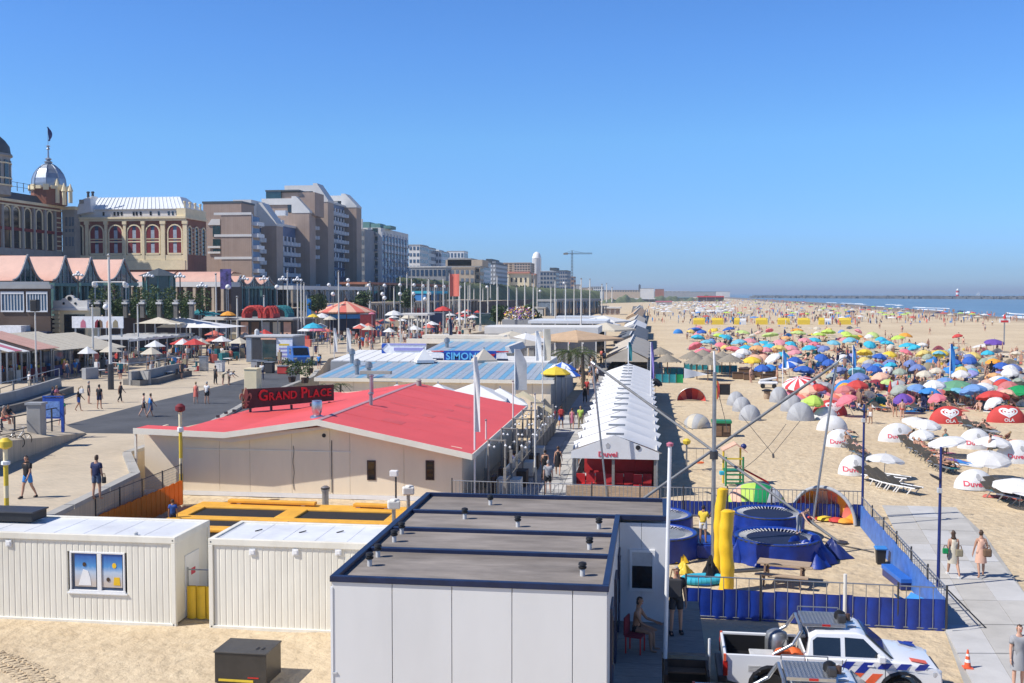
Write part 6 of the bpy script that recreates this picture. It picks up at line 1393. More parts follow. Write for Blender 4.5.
# curved stone benches
def stone_bench(label,pts,h=.5):
 g=[P(x,y,BZ)for x,y in pts];o=g[0];t=thing('stone_bench',label,'bench',(o.x,o.y,BZ));mm=MB();m2=MB()
 for k,(a,b)in enumerate(zip(g,g[1:])):
  d=b-a;w=Vector((-d.y,d.x,0)).normalized();a0,b0=a-o,b-o;m=MB();m.add([a0,b0,b0+w*1.1,a0+w*1.1]+[q+Vector((0,0,h))for q in(a0,b0,b0+w*1.1,a0+w*1.1)],BOXF);m.build('seat_stone',M['dark_concrete'],t)
  m=MB();m.add([a0+w*.9,b0+w*.9,b0+w*1.3,a0+w*1.3]+[q+Vector((0,0,h+.75))for q in(a0+w*1.0,b0+w*1.0,b0+w*1.25,a0+w*1.25)],BOXF);m.build('back_stone',M['grey_stone'],t)
 m=MB();pr=None
 for k,a in enumerate(g):
  w=Vector((-(g[-1]-o).y,(g[-1]-o).x,0)).normalized();q=a-o+w*1.15;m.tube(q+Vector((0,0,h)),q+Vector((0,0,h+1.5)),.03,5)
  if pr is not None:m.tube(pr+Vector((0,0,h+1.5)),q+Vector((0,0,h+1.5)),.03,5)
  pr=q
 m.build('rail',M['galvanised'],t,kind='stuff')
stone_bench('long dark curved stone bench at the middle of the boulevard',[(123,385),(140,386),(158,384),(176,379),(192,375.5)]);stone_bench('dark curved stone bench near the left edge with people sitting',[(-12,418),(10,414),(30,409),(50,402),(74,393)],.55)
# railings near the ramp, with bicycles
def railing(label,pts,h=1.0,z=BZ,mat='dark_steel',r=.035):
 g=[P(x,y,z)for x,y in pts];o=g[0];t=thing('railing',label,'railing',tuple(o))
 for a in g:q=a-o;m=MB();m.tube(q,q+Vector((0,0,h)),r*1.4,6);m.build('post',M[mat],t)
 for k in(1.0,.5):m=MB();m.path([a-o+Vector((0,0,h*k-.04))for a in g],r,6);m.build('rail',M[mat],t)
railing('dark railing on top of the ramp wall by the blue board',[(2,446.5),(15,443),(28,440),(40,436.5),(52,433.5),(64,431)],1.45,BZ+.35);railing('low grey railing behind the left stone bench',[(0,401),(14,396),(31,391),(47,387)],1.0);railing('thin railing at the right end of the middle bench',[(187,369),(196,371),(208,373),(220,375)],1.1,BZ,'galvanised',.02)
p=P(54,438.5,BZ);hh=zat(p,397)-BZ
t=thing('notice_board','tall bright blue notice board standing on the boulevard ramp','sign',(p.x,p.y,BZ),R(6));w_=.52
for s in(-1,1):B('leg','sign_blue',t,s*w_-.07,s*w_+.07,-.06,.06,0,hh)
B('panel','sign_blue',t,-w_+.07,w_-.07,-.05,.05,hh*.48,hh-.05)
m=MB();m.bx(-w_+.13,w_-.13,-.06,-.051,hh*.52,hh*.9);m.build('notice_sheet',mk('notice_print',(.16,.28,.58),.5,0,.35,9),t)
B('cap','sign_blue',t,-w_-.08,w_+.08,-.08,.08,hh,hh+.06)
def bicycle(label,loc,rz,col):
 t=thing('bicycle',label,'bicycle',loc,rz,'bicycles parked by the ramp railing')
 for x in(-.52,.52):m=MB();ring(m,(0,0,0),.33,.022,18);m.v=[(a+x,c,b+.35)for a,b,c in m.v];w=m.build('wheel',M['tyre'],t);m=MB();[m.tube((x,0,.35),(x+.31*cos(k*pi/4),0,.35+.31*sin(k*pi/4)),.006,4)for k in range(8)];m.build('spoke',M['galvanised'],w,kind='stuff')
 m=MB();m.path([(-.52,0,.35),(-.1,0,.32),(.38,0,.82),(-.22,0,.78),(-.1,0,.32)],.02,6);m.path([(-.52,0,.35),(-.22,0,.78),(-.26,0,.92)],.018,6);m.path([(.52,0,.35),(.36,0,.95)],.02,6);m.build('frame',M[col],t)
 B('saddle','black_plastic',t,-.4,-.14,-.07,.07,.92,.97);K('path','handlebar','galvanised',t,[(.2,-.28,1.0),(.36,-.1,1.02),(.36,.1,1.02),(.2,.28,1.0)],.016,6)
for i,(px,py,c,lab)in enumerate(((6,449,'dark_steel','black bicycle nearest the left edge by the ramp'),(17,447,'galvanised','grey bicycle in the middle of the three'),(1,441,'navy_paint','dark blue bicycle behind the black one'))):p=P(px,py,BZ+.55);bicycle(lab,(p.x,p.y,BZ+.5),.5+i*.7,c)
p=P(37,447,BZ);t=thing('utility_box','grey stone pillar box behind the ramp railing','pillar',(p.x,p.y,BZ),.1);K('bx','body','grey_stone',t,-.4,.4,-.3,.3,0,2.3,bevel=.05);B('cap','render_grey',t,-.46,.46,-.36,.36,2.3,2.42)
# orange slatted fence at the foot of the boulevard wall
a,b=P(97,516,1.2),P(182.5,480,1.2)
t=thing('slat_fence','bright orange upright slat fence below the boulevard wall with wire mesh','fence',(a.x,a.y,0),atan2(b.y-a.y,b.x-a.x));D=(b-a).length;n=34;mm=MB();mm.bx(-.125,.125,-.02,.02,.05,1.2);me=mm.mesh('slat',M['orange_wood'])
for k in range(n):o=link('slat',me,t);o.location=(D*(k+.5)/n,.015*(k%2),.02*((k*7)%3-1))
for k in range(5):m=MB();x=D*k/4;m.tube((x,.06,0),(x,.06,2.0),.035,6);m.build('post',M['dark_steel'],t)
T('rail','dark_steel',t,(0,.06,1.95),(D,.06,1.95),.02,5);m=MB()
for k in range(60):x=D*k/59;m.tube((x,.06,1.2),(x,.06,1.95),.007,3)
for k in range(6):m.tube((0,.06,1.25+k*.125),(D,.06,1.25+k*.125),.007,3)
m.build('wire_mesh',M['galvanised'],t,kind='stuff')
def beacon_pole(label,px,py,ptop,mats,z=0.0,lamp='burgundy'):
 p=P(px,py,z);h=zat(p,ptop)-z;t=thing('marker_pole',label,'pole',(p.x,p.y,z));n=6
 for k in range(n):m=MB();m.tube((0,0,h*k/n),(0,0,h*(k+1)/n),.085,10);m.build('pole_band',M[mats[k%len(mats)]],t,40)
 m=MB();m.lathe([(.1,h),(.24,h+.08),(.24,h+.28),(.1,h+.4)],10);m.build('lamp',M[lamp],t,40);Lt('collar','white_paint',t,[(.09,h*.78),(.16,h*.79),(.16,h*.83),(.09,h*.84)],8)
beacon_pole('yellow and cream marker pole with dark red lamp at the red-roofed restaurant corner',181.5,504,412,['yellow_paint','yellow_paint','sandstone']);beacon_pole('slim yellow marker pole at the left edge below the ramp wall',7,522,449,['yellow_paint','yellow_paint','sandstone'],BZ,'yellow_paint')
# masts and lamps on the boulevard
def mast(label,px,ptop,base,r=.11,kind='flagpole',z=BZ,extra=None,group='white masts along the boulevard',mat='off_white'):
 p=P(px,base,z)
 if p.x<-70 and p.y<420:p=Vector((-68,YX(px,-68),z))
 h=zat(p,ptop)-z;t=thing('mast',label,kind,(p.x,p.y,z),0,group);m=MB();m.tube((0,0,0),(0,0,h),r,8,r*.6);m.build('shaft',M[mat],t,40);Lt('knob','galvanised',t,[(r*.7,h),(r*1.2,h+r),(0,h+r*2)],6);T('foot','galvanised',t,(0,0,0),(0,0,1.0),r*1.5,8)
 return t,p,h
t,p,h=mast('tallest lamp mast with dark foot and cross arm on the boulevard',111,257,389.5,.16,'lamp mast');T('dark_sleeve','dark_steel',t,(0,0,0),(0,0,2.2),.26,10)
ha=zat(p,282)-BZ;T('cross_arm','render_white',t,(-1.4,0,ha),(1.4,0,ha),.05,6)
for s in(-1,1):K('lathe','lamp_head','render_white',t,[(.06,ha-.35),(.17,ha-.25),(.17,ha-.05),(.06,ha+.05)],8,(s*1.4,0,0),smooth=40)
t,p,h=mast('grey mast with black loudspeaker on top at the left',36.5,306,382,.09,'loudspeaker mast');K('bx','loudspeaker','black_plastic',t,-.35,.35,-.3,.3,h-.5,h+.6,bevel=.08)
ml=[(93.5,307,372),(138.5,306,363),(190,297,345),(216,275,333),(237,298,326),(264,297,326),(288,272,337),(298,284,342),(301.5,284,342),(304.5,284,342),(339,272,339),(370,283,316),(377,274,312),(394,288,318),(407,274,322),(429,279,330),(459,287,326),(465,282,328),(470,285,316),(474,290,315),(483,289,314),(490.5,285,312),(498,287,312),(509,289,311),(517,290,312),(525,286,312),(533.5,275,307),(539,284,307),(553,288,306),(566,282,305),(580,286,304),(588.5,288,304),(606.5,284,303),(612,288,303)]
where={93.5:'in front of the long billboard',138.5:'in front of the cream canopy',190:'at the white peaked cafe tent',216:'tall one left of the kiosk van',237:'shorter one above the parked stalls',264:'beside the red inflatable arch',288:'tall one behind the kiosk van',298:'left one of the close trio',301.5:'middle one of the close trio',304.5:'right one of the close trio',339:'tall one in front of the carousel',370:'thin one right of the carousel',377:'tall one right of the carousel',394:'short one beside the green parasol',407:'tall one below the white flats',429:'tall one left of the red parasol',459:'thin one right of the orange flag',465:'thick one right of the orange flag',470:'short one behind the orange flag pole',533.5:'tall one in front of the white tower',606.5:'tall far one near the tent row'}
for px,a,b in ml:
 Yb=P(px,b,BZ).y;mast('white mast on the boulevard, %s'%where[px]if px in where else 'far slim white mast among many down the boulevard',px,a,b,.075+.0005*Yb,group='white masts along the boulevard' if px in where else 'far white masts down the boulevard')
t,p,h=mast('white mast flying a narrow orange flag',449.5,274,330,.13,'flagpole');m=MB();m.grid(lambda u,v:(.1+2.2*u,.3*sin(u*5),h-5+5*v),6,4);m.grid(lambda u,v:(.1+2.2*(1-u),.05+.3*sin((1-u)*5),h-5+5*v),6,4);m.build('flag',FAB['coral'],t,60)
t,p,h=mast('white mast with a long blue banner',306.8,296,338,.11,'flagpole');m=MB();m.bx(.05,.9,-.03,.03,h-6,h-.5);m.build('banner',FAB['sky'],t)
p=V(226,300,168);t=thing('banner_post','dark purple banner hung on a post before the pink roofs','banner',(p.x,168,TZ));z1=V(226,269,168).z-TZ;m=MB();m.bx(-.95,.95,-.05,.05,z1-3.3,z1);m.build('banner',mk('banner_print',(.10,.08,.25),.5,0,.6,1.2),t);T('post','galvanised',t,(0,.1,0),(0,.1,z1),.08,6)
# globe lamps
def cluster(label,px,py,Y,z=TZ,s=1.0,group='white lamp clusters on the terrace'):
 p=V(px,py,Y);h=p.z-z;t=thing('globe_lamp',label,'lamp post',(p.x,Y,z),0,group);T('post','dark_steel',t,(0,0,0),(0,0,h),.09,6)
 s*=.8
 for dx,dz in((-.75,-.05),(-.25,.05),(.25,.05),(.75,-.05),(0,.45)):K('lathe','globe','white_paint',t,[(0,-.28*s),(.25*s,-.14*s),(.3*s,.03*s),(.2*s,.22*s),(0,.28*s)],8,(dx*s,0,h+dz*s),smooth=60)
for i,(px,py)in enumerate(((78,275),(148.5,276),(180,276.5),(202,286),(244,279),(264,279),(283,279.5),(297.5,280))):cluster('cluster of white globes on a lamp post, '+['before the second glass gable','before the dark pavilion','left of the arcade columns','low on the plain pink roof','left of a far glass gable','under the last pink gable','left of the tall mast by the flats','rightmost by the flats'][i],px,py,142 if i<4 else 185,s=1.0 if i<4 else 1.15)
def globe(label,px,py,Y,z,r=.45,group='single globe lamps'):
 p=V(px,py,Y);h=p.z-z;t=thing('globe_lamp',label,'lamp post',(p.x,Y,z),0,group);T('post','galvanised',t,(0,0,0),(0,0,h),.08,6);K('lathe','globe','white_paint',t,[(0,-r),(r*.8,-r*.6),(r,0),(r*.7,r*.7),(0,r)],10,(0,0,h),smooth=60)
for i,(px,py,Y)in enumerate(((95,285,131),(126,285.5,131),(106,307,122),(228,287,150),(277,287,175),(329,285,215),(348,280,225),(348,285,222),(368.5,285.5,230),(384.5,285.5,240),(400,285,250),(414,285,262),(423,286,268),(436,286.5,275),(444,286.5,280),(455,286.5,290),(460,287,300),(487,287,320),(333,294,200),(359,293.7,205),(382.5,294,215),(384.5,298,200),(400,294,222),(413.5,293.7,235),(429.5,293.5,245),(425,299,220),(564,283,420),(540,291,400))):
 globe('white globe lamp on a slim post, %s'%(['left of the tall lamp mast','right of the tall lamp mast','low beside the tall mast','by the purple banner','by the last pink gables','under the brown flats','upper of a stacked pair','lower of a stacked pair'][i]if i<8 else 'one of many far down the boulevard'),px,py,Y,TZ if Y>125 and py<292 else BZ,.34+.0009*Y*.5,'single globe lamps' if i<8 else 'far globe lamps down the boulevard')
# ------------------------------------------------------------------ blocks of flats
MC={}
def unit(key,x0,x1,y0,y1,z0,z1,mat):
 if key not in MC:m=MB();m.bx(x0,x1,y0,y1,z0,z1);MC[key]=m.mesh(key.split('|')[0],mat)
 return MC[key]
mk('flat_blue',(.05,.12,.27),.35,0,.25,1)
def flats():
 t=thing('apartment_block','stepped brown brick block of flats with white slanted tops and blue balconies','flats',(0,0,0))
 XF=-98.5;XR=XF-4.2;G=TZ
# fins: (px of outer edge, width along Y, py of brick top, py of slanted top, px where slant starts, depth back px)
 fins=[(252,215,None,222,5.5),(277,226,202.5,258,5.0),(310,213,196,292.5,5.5),(328.5,202,183,314,6.0),(357,207.5,193.5,342,6.0)]
 Ys=[];ends=[]
 for i,(px,pb,pt,ps,th)in enumerate(fins):
  y=YX(px,XF);zb=V(px,pb,y).z;x0=XR-12 if i else X(222,y)
  B('brick_tower','brown_brick',t,x0,XF,y,y+th,G,zb);Ys.append((y,y+th,zb))
  if pt:
   zt=V(px,pt,y).z;xs=X(ps,y);xm=X(ps+(px-ps)*.25,y);K('prisy','slanted_top','render_white',t,[(xs,zb+.02),(XF+.1,zb+.02),(XF+.1,zb+(zt-zb)*.12),(xm,zt),(xs,zt)],y-.12,y+th)
   m=MB();m.bx(xs-9,xs,y+.3,y+th,zb-1,zt-2.5*(1 if i!=3 else.5));m.build('top_storey',M['brown_brick']if i!=4 else M['render_white'],t);B('white_parapet','render_white',t,xs-9,xs,y-.1,y+th,zt-2.4,zt-.6);B('stair_window','dark_glass',t,xs-1.2,xs-.15,y-.05,y+.3,zb+.3,zt-2.5)
# glazed corner balconies of the first block
 y0,y1,zb=Ys[0]
 for f in range(7):
  z=G+3+f*2.9
  if z+2>zb+1:break
  B('corner_glass','flat_blue',t,XF+.01,XF+.12,y0+.4,y1-.3,z,z+1.7);B('balcony','balcony_white',t,XF+.12,XF+1.5,y0+.6,y1-.6,z-.6,z+.35);B('balcony_rail','balcony_white',t,XF+.02,XF+.2,y0+.2,y0+.5,z-.6,z+2.2)
# first block: lower left wing, bands and glazed stair
 y0,y1,zb=Ys[0];xa=X(205,y0+4);m=MB();zt=V(215,203.5,y0+4).z;m.bx(xa,X(243,y0+4),y0+3.5,y0+12,G,zt);m.build('brick_tower',M['brown_brick'],t);B('roof_edge','slate',t,xa-.2,X(243,y0+4)+.2,y0+3.4,y0+12.1,zt,zt+.5)
 xg0,xg1=X(213,y0+3),X(220.5,y0+3)
 for pa,pb in((226,236.5),(239,246),(249,253)):B('stair_window','teal_glass',t,xg0,xg1,y0+3.3,y0+3.49,V(215,pb,y0+3).z,V(215,pa,y0+3).z)
 K('prisy','white_band','render_white',t,[(X(208,y0+3),V(215,225,y0+3).z),(xg1,V(215,225,y0+3).z),(xg1,V(215,219,y0+3).z),(X(212,y0+3),V(215,219,y0+3).z)],y0+3.2,y0+3.49)
 for py in(213.7,235.5,258):m=MB();z=V(235,py,y0).z;m.bx(X(215,y0),XF+.1,y0-.15,y0-.003,z-.3,z+.3);m.build('white_band',M['render_white'],t)
 for py in(247,252.5):m=MB();z=V(215,py,y0+3).z;m.bx(X(208,y0+3),xg1,y0+3.1,y0+3.29,z-.25,z+.25);m.build('white_band',M['render_white'],t)
# top pavilion of the first block, glass lantern on the roof behind
 y=Ys[1][0];B('white_parapet','render_white',t,X(240,y),X(258,y),y-4,y+6,Ys[0][2],V(250,201,y).z)
 y=Ys[2][0]+2;B('glass_lantern','teal_glass',t,X(267,y),X(282,y),y,y+8,V(275,203,y).z-3,V(275,191.5,y).z);B('roof_edge','slate',t,X(266.5,y),X(300,y),y-.2,y+8.2,V(275,191.5,y).z,V(275,190,y).z)
 B('top_storey','brown_brick',t,X(280,y),X(315,y),y+.5,y+9,V(275,216,y).z,V(275,192.5,y).z)
# recessed balcony fronts between the towers
 for i in range(len(fins)):
  if i==0:ya,yb=Ys[0][1],Ys[1][0]
  elif i<4:ya,yb=Ys[i][1],Ys[i+1][0]
  else:continue
  zt=min(Ys[i][2],Ys[i+1][2])-.5+(1.5 if i else 0);D=yb-ya;B('recessed_wall','flat_blue',t,XR-12,XR,ya,yb,G,zt)
  nf=int((zt-G-3)/2.9);nb=max(2,round(D/3.2));bw=D/nb
  B('white_parapet','render_white',t,XR-9,XR+.3,ya,yb,zt,zt+.6)
  win=unit('window|%d'%i,0,.06,.2,bw-.2,0,1.7,M['blue_glass']);slab=unit('floor_band|%d'%i,0,.35,.02,bw-.02,0,.28,M['balcony_blue']);wf=unit('white_panel|%d'%i,.05,.14,bw*.55,bw-.25,.0,1.75,M['balcony_white'])
  if 'bal|%d'%i not in MC:
   m=MB();pr=[(1.9*sin(pi*k/6),bw*.12+bw*.66*(k/6))for k in range(7)];n=7;m.add([(x,y_,0)for x,y_ in pr]+[(x,y_,1.05)for x,y_ in pr],[tuple(range(n-1,-1,-1)),tuple(range(n,2*n))]+[(k,(k+1)%n,n+(k+1)%n,n+k)for k in range(n)]);MC['bal|%d'%i]=m.mesh('balcony',M['balcony_white'])
  for f in range(nf+1):
   for b in range(nb):
    z=G+2.8+f*2.9;y=ya+b*bw
    if z+1.7>zt:continue
    for me,nm in((win,'window'),(slab,'floor_band')):o=link(nm,me,t);o.location=(XR,y,z if nm=='window' else z-.75)
    if(f+b)%3!=1 or f>nf-3:o=link('wall_panel',wf,t);o.location=(XR,y,z)
    if f>=nf-4 or(f%3==1):o=link('balcony',MC['bal|%d'%i],t);o.location=(XR+.2,y,z-.9)
 B('plinth','dark_brick',t,XR-12,XF-.5,Ys[0][0]+1,Ys[-1][1]+1,G-.5,G+3.0)
# terraces of the top floors
 for i,(px,py)in enumerate(((262,216),(282,214),(290,217),(300,219),(247,210))):y=Ys[1][0]+4+i*3;a=V(px,py,y);B('terrace_parapet','balcony_white',t,XR-2,XR+1,y,y+2,a.z-1.6,a.z-.2)
 m=MB();y=Ys[1][0]-6;a=V(259,250,y);m.bx(XR+.2,XR+.35,y,y+3,a.z-.6,a.z+.7);m.build('red_awning',M['red_fabric'],t)
flats()
def white_flats():
 t=thing('apartment_block','pale white block of flats with grey shaded seafront and green roof sheds','flats',(0,0,0));XF=-98.0;y0,y1=YX(384,XF)-4,YX(408.5,XF);G=TZ
 zt=VX(395,231,XF).z;xl=X(361,y0)
 B('wall','render_white',t,xl,XF,y0,y1,G,zt)
 xw=X(372,y0);nf=9;h=(zt-G)/nf
 w1=unit('window|w1',0,2.2,-.08,-.003,0,1.2,M['dark_glass'])
 for f in range(nf):
  z=G+f*h+.9
  for k in range(2):o=link('window',w1,t);o.location=(xl+.8+k*2.6,y0,z)
  B('glazed_bay','teal_glass',t,xw+.3,XF-1.2,y0-.12,y0-.005,z-.1,z+1.9);B('balcony','pale_glass',t,xw+.2,XF-1.1,y0-1.2,y0-.13,z-.55,z+.35)
 D=y1-y0;nb=9;bw=D/nb;B('painted_shade','flat_blue',t,XF-.3,XF+.012,y0+.3,y1-.3,G+1,zt-2.5)  # dark blue sheet paints the seafront's shade over the white wall
 wn=unit('window|w2',0,.08,.5,bw*.55,0,1.6,M['dark_glass']);bl=unit('balcony|w2',0,.9,bw*.5,bw*.98,0,1.0,M['balcony_white']);pr=unit('pier|w2',0,.45,-.25,.25,0,zt-G-1.5,M['balcony_white'])
 dk=unit('dark_bay|w2',0,.1,bw*.5,bw*.95,0,1.9,M['blue_glass'])
 for b in range(nb):
  o=link('pier',pr,t);o.location=(XF,y0+b*bw+.3,G)
  for f in range(nf-1):
   z=G+f*h+.9
   for me,nm in((wn,'window'),(dk,'window')):o=link(nm,me,t);o.location=(XF,y0+b*bw,z)
   if f%2==b%2 or f>5:o=link('balcony',bl,t);o.location=(XF+.1,y0+b*bw,z-.7)
 for pa,pb,pt in((362,370,222),(371,380.5,223.5),(384,391,225.5)):
  y=y0+6;a,b=X(pa,y),X(pb,y);B('roof_shed','green_copper',t,a,b,y,y+8,zt,V(pa,pt,y).z)
 y=y0-2;B('white_fin','render_white',t,X(361,y),X(362.6,y),y,y+1,zt-2,V(362,219,y).z)
# small link block in front, at the left
 ya=y0-14;B('link_wall','render_grey',t,X(357.5,ya),X(362,ya)+1,ya,y0,G,V(360,229,ya).z)
 for f in range(8):
  for k in range(2):m=MB();z=G+2+f*3.0;m.bx(X(357.5,ya)+.4+k*1.2,X(357.5,ya)+1.2+k*1.2,ya-.06,ya-.003,z,z+1.6);m.build('window',M['pale_glass'],t)
white_flats()
def far_block(label,pa,pb,ptop,Y,mat,rows=4,cols=5,pbot=292,roof=None,dep=20,steps=(),name='building',cat='building',winmat='blue_glass',side=None):
 a,b=X(pa,Y),X(pb,Y);zt=V((pa+pb)/2,ptop,Y).z;G=2.0;t=thing(name,label,cat,(a,Y,G));w_=b-a;h=zt-G
 m=MB();m.bx(0,w_,0,dep,0,h);m.build('wall',M[mat],t)
 m=MB();m.bx(-.2,w_+.2,-.2,dep,h,h+.5);m.build('roof',M[roof or 'render_grey'],t)
 ph=V(0,ptop,Y).z-V(0,pbot,Y).z;zb=max(1.0,V((pa+pb)/2,pbot,Y).z-G)
 cw,ch=w_/cols,(h-zb)/max(1,rows)
 if rows:
  key='window|%s%.1f%.1f'%(label[:14],cw,ch);me=unit(key,cw*.2,cw*.8,-.12,-.003,ch*.28,ch*.8,M[winmat])
  for r in range(rows):
   for c in range(cols):o=link('window',me,t);o.location=(c*cw,0,zb+r*ch)
# windows on the seaward flank
  nd=max(2,int(dep/max(cw,3)));dw=dep/nd;me2=unit(key+'s',.003,.12,dw*.2,dw*.8,ch*.28,ch*.8,M[winmat])
  for r in range(rows):
   for c in range(nd):o=link('window',me2,t);o.location=(w_,c*dw,zb+r*ch)
 for(qa,qb,qt,mt)in steps:xa,xb=X(qa,Y)-a,X(qb,Y)-a;m=MB();m.bx(xa,xb,dep*.15,dep*.8,h+.5,V(qa,qt,Y).z-G);m.build('roof_storey',M[mt],t)
 return t
far_block('tall white slab of flats right behind the pale flats',409,420,245.5,520,'render_white',7,3,290,steps=[(410,415.5,244.3,'render_grey')]);far_block('white stepped flats with a bright stair shaft',417.5,428,248,540,'render_white',6,4,290,steps=[(418.5,421,244.2,'white_paint')]);far_block('pale grey lower flats beside the stepped ones',427,441.5,252,560,'balcony_white',6,5,290,steps=[(432,438,249.5,'render_white')])
far_block('long low grey glass pavilion on the dune crest',407,446,267.5,430,'render_grey',1,9,279,'render_white',12);far_block('faint pale far block behind the old hotel',447,464,251.5,900,'balcony_white',4,5,285)
far_block('old brown hotel with square centre and dark mansard storey',443,480,267,470,'render_tan',3,8,288,'grey_stone',26,[(444,481,259.5,'render_tan'),(446,470,258,'grey_stone')],winmat='dark_glass')
t=far_block('sunlit tan front bay of the old brown hotel',450,474.5,268.5,467,'render_tan',2,5,285,'render_tan',3,winmat='pale_glass')
far_block('pale grey flats to the right of the old hotel',477,484,262,480,'balcony_white',6,2,290);far_block('dark stepped balconied flats behind the old hotel',483,496,264,520,'render_grey',6,4,290,'slate',40,[(484,490,258.5,'slate'),(489,494,261,'render_grey')],winmat='balcony_white');far_block('low dark flats stepping down toward the tan villas',494,500.5,270,560,'render_grey',4,3,290)
far_block('square brown office block above the tiled villas',500,530,263.3,800,'render_tan',5,7,274,'brown_brick',30,winmat='brown_board');t=far_block('brown glazed wing of the office block',514,530.2,263.2,790,'brown_brick',4,6,273,'brown_brick',6,winmat='dark_glass')
def villa(label,pa,pb,pe,pr,Y,wall,roofm):
 a,b=X(pa,Y),X(pb,Y);G=2.0;ze,zr=V(pa,pe,Y).z-G,V(pa,pr,Y).z-G;t=thing('villa',label,'house',(a,Y,G));w_=b-a;m=MB();m.prisy([(0,0),(w_*.33,0),(w_*.33,ze),(w_*.165,ze+(zr-ze)*.8),(0,ze)],-2,10);m.bx(w_*.33,w_,0,12,0,ze);m.build('wall',M[wall],t,kind=None)
 m=MB();m.prisx([(-1,ze),(13,ze),(6,zr)],w_*.2,w_*1.01);m.build('roof',M[roofm],t)
 m=MB();q=w_*.165;m.slab((-1,-2.3,ze-.3),(q,-2.3,ze+(zr-ze)*.8),(q,10,ze+(zr-ze)*.8),(-1,10,ze-.3),.3);m.slab((q,-2.3,ze+(zr-ze)*.8),(w_*.34,-2.3,ze-.3),(w_*.34,10,ze-.3),(q,10,ze+(zr-ze)*.8),.3);m.build('gable_roof',M[roofm],t)
 for k in range(6):
  x=w_*(.05+.16*k);yy=-2.1 if x+w_*.06<w_*.33 else-.1
  for f in range(2):B('window','dark_glass',t,x,x+w_*.06,yy,yy+.09,ze*.5+f*ze*.24,ze*.5+f*ze*.24+ze*.13)
villa('sandy villa with red tiled roof and left gable',500,529,273.5,271.5,620,'sandstone','tile_roof');villa('shaded tan villa joined to the tiled one',512,535,275,273.5,660,'render_tan','tile_roof')
far_block('grey blue balconied flats right of the white tower',540,556,272,640,'render_grey',4,5,289,'render_grey',20,[(541,553,270.7,'balcony_white')],winmat='blue_glass');far_block('dark grey flats with roof plant near the crane',553,567,271,700,'render_grey',5,6,290,'slate',30,[(549,556,267.5,'slate')],winmat='balcony_blue');far_block('narrow brick block behind the crane mast',567,574,277,900,'red_brick',3,2,290)
far_block('low white terraces far along the seafront',590,603,287,1100,'render_white',2,7,292);far_block('long low white block at the far end of the boulevard',604,640,290.3,1300,'render_tan',2,14,292);far_block('grey far harbour sheds near the shoreline',646,690,291.4,1700,'render_grey',1,10,292,'render_white',40);far_block('faint far low houses behind the beach end',690,716,291.8,2000,'render_grey',1,6,292,'green_copper',30)
for i,(pa,pb,pt,Yd,mt)in enumerate(((574,580,285,950,'render_grey'),(580,592,288,1000,'render_tan'),(640,654,288.6,1500,'render_white'),(655,664,289.2,1550,'tile_roof'),(716,730,291.6,2100,'render_white'))):far_block('tiny far building on the horizon, '+['just right of the crane foot','tan, right of the crane','white, at the end of the tent row','red roofed, beside the white one','white, farthest along the beach'][i],pa,pb,pt,Yd,mt,0,1,292)
# white water tower like a rocket
Yt=850.0;c=V(536.7,275,Yt);r=X(541,Yt)-c.x;G=2.0
t=thing('white_tower','slender white tower with rounded cap rising above the roofs','tower',(c.x,Yt,G));z=lambda py:V(536.7,py,Yt).z-G
K('lathe','shaft','white_paint',t,[(r,0),(r,z(258.5)),(r*1.08,z(258)),(r*.95,z(256))],16,smooth=40);K('lathe','cap','white_paint',t,[(r*.93,z(256)),(r*.8,z(254)),(r*.5,z(252.6)),(0,z(251.5))],16,smooth=60)
for k in range(8):a=2*pi*k/8;K('box','rib','balcony_white',t,(r*1.0*cos(a),r*1.0*sin(a),z(266)),(.3,.5,z(259)-z(273)),a)
# tower crane
Yc=980.0;c=V(572,285,Yc);t=thing('tower_crane','grey tower crane with long jib on the skyline','crane',(c.x,Yc,2));z=lambda py:V(572,py,Yc).z-2
def lattice(m,p,q,w,n):
 p,q=Vector(p),Vector(q);d=(q-p);a=d.orthogonal().normalized()*w;b=d.cross(a).normalized()*w;cs=[a+b,a-b,-a-b,-a+b]
 for s in cs:m.tube(p+s,q+s,w*.22,4)
 for k in range(n):
  for i in range(4):m.tube(p+d*(k/n)+cs[i],p+d*((k+1)/n)+cs[(i+1)%4],w*.14,3)
m=MB();lattice(m,(0,0,0),(0,0,z(253)),.6,16);m.build('mast',M['dark_steel'],t,kind='stuff');jr,jl=X(592,Yc)-c.x,X(564.5,Yc)-c.x;m=MB();lattice(m,(jl,0,z(253.5)),(jr,0,z(253.5)),.45,22);m.build('jib',M['dark_steel'],t,kind='stuff');B('counterweight','dark_concrete',t,jl-1,jl+3,-1.2,1.2,z(254.6),z(253));m=MB();m.tube((0,0,z(253)),(0,0,z(250.5)),.5,4);m.tube((0,0,z(250.6)),(jr*.6,0,z(253)),.12,3);m.tube((0,0,z(250.6)),(jl,0,z(253)),.12,3);m.build('apex',M['dark_steel'],t)
p=V(639.6,292,2000);t=thing('chimney_mast','dark thin chimney on the horizon behind the tents','chimney',(p.x,2000,0));Lt('shaft','dark_steel',t,[(2.8,0),(2,V(639,285,2000).z),(0,V(639,284,2000).z)],8)
def far_dune():
 m=MB()
 def f(u,v):px=574+150*u;Y=950+500*u+90*v;z=V(px,294.6,Y).z*(.55+.25*sin(u*23)+.16*sin(u*57+1)+.1*sin(u*131));return(X(px,Y),Y,max(0,z)*sin(pi*v))
 m.grid(f,90,6);m.build('far_dune',M['dune_grass'],kind='structure',smooth=70)
far_dune()
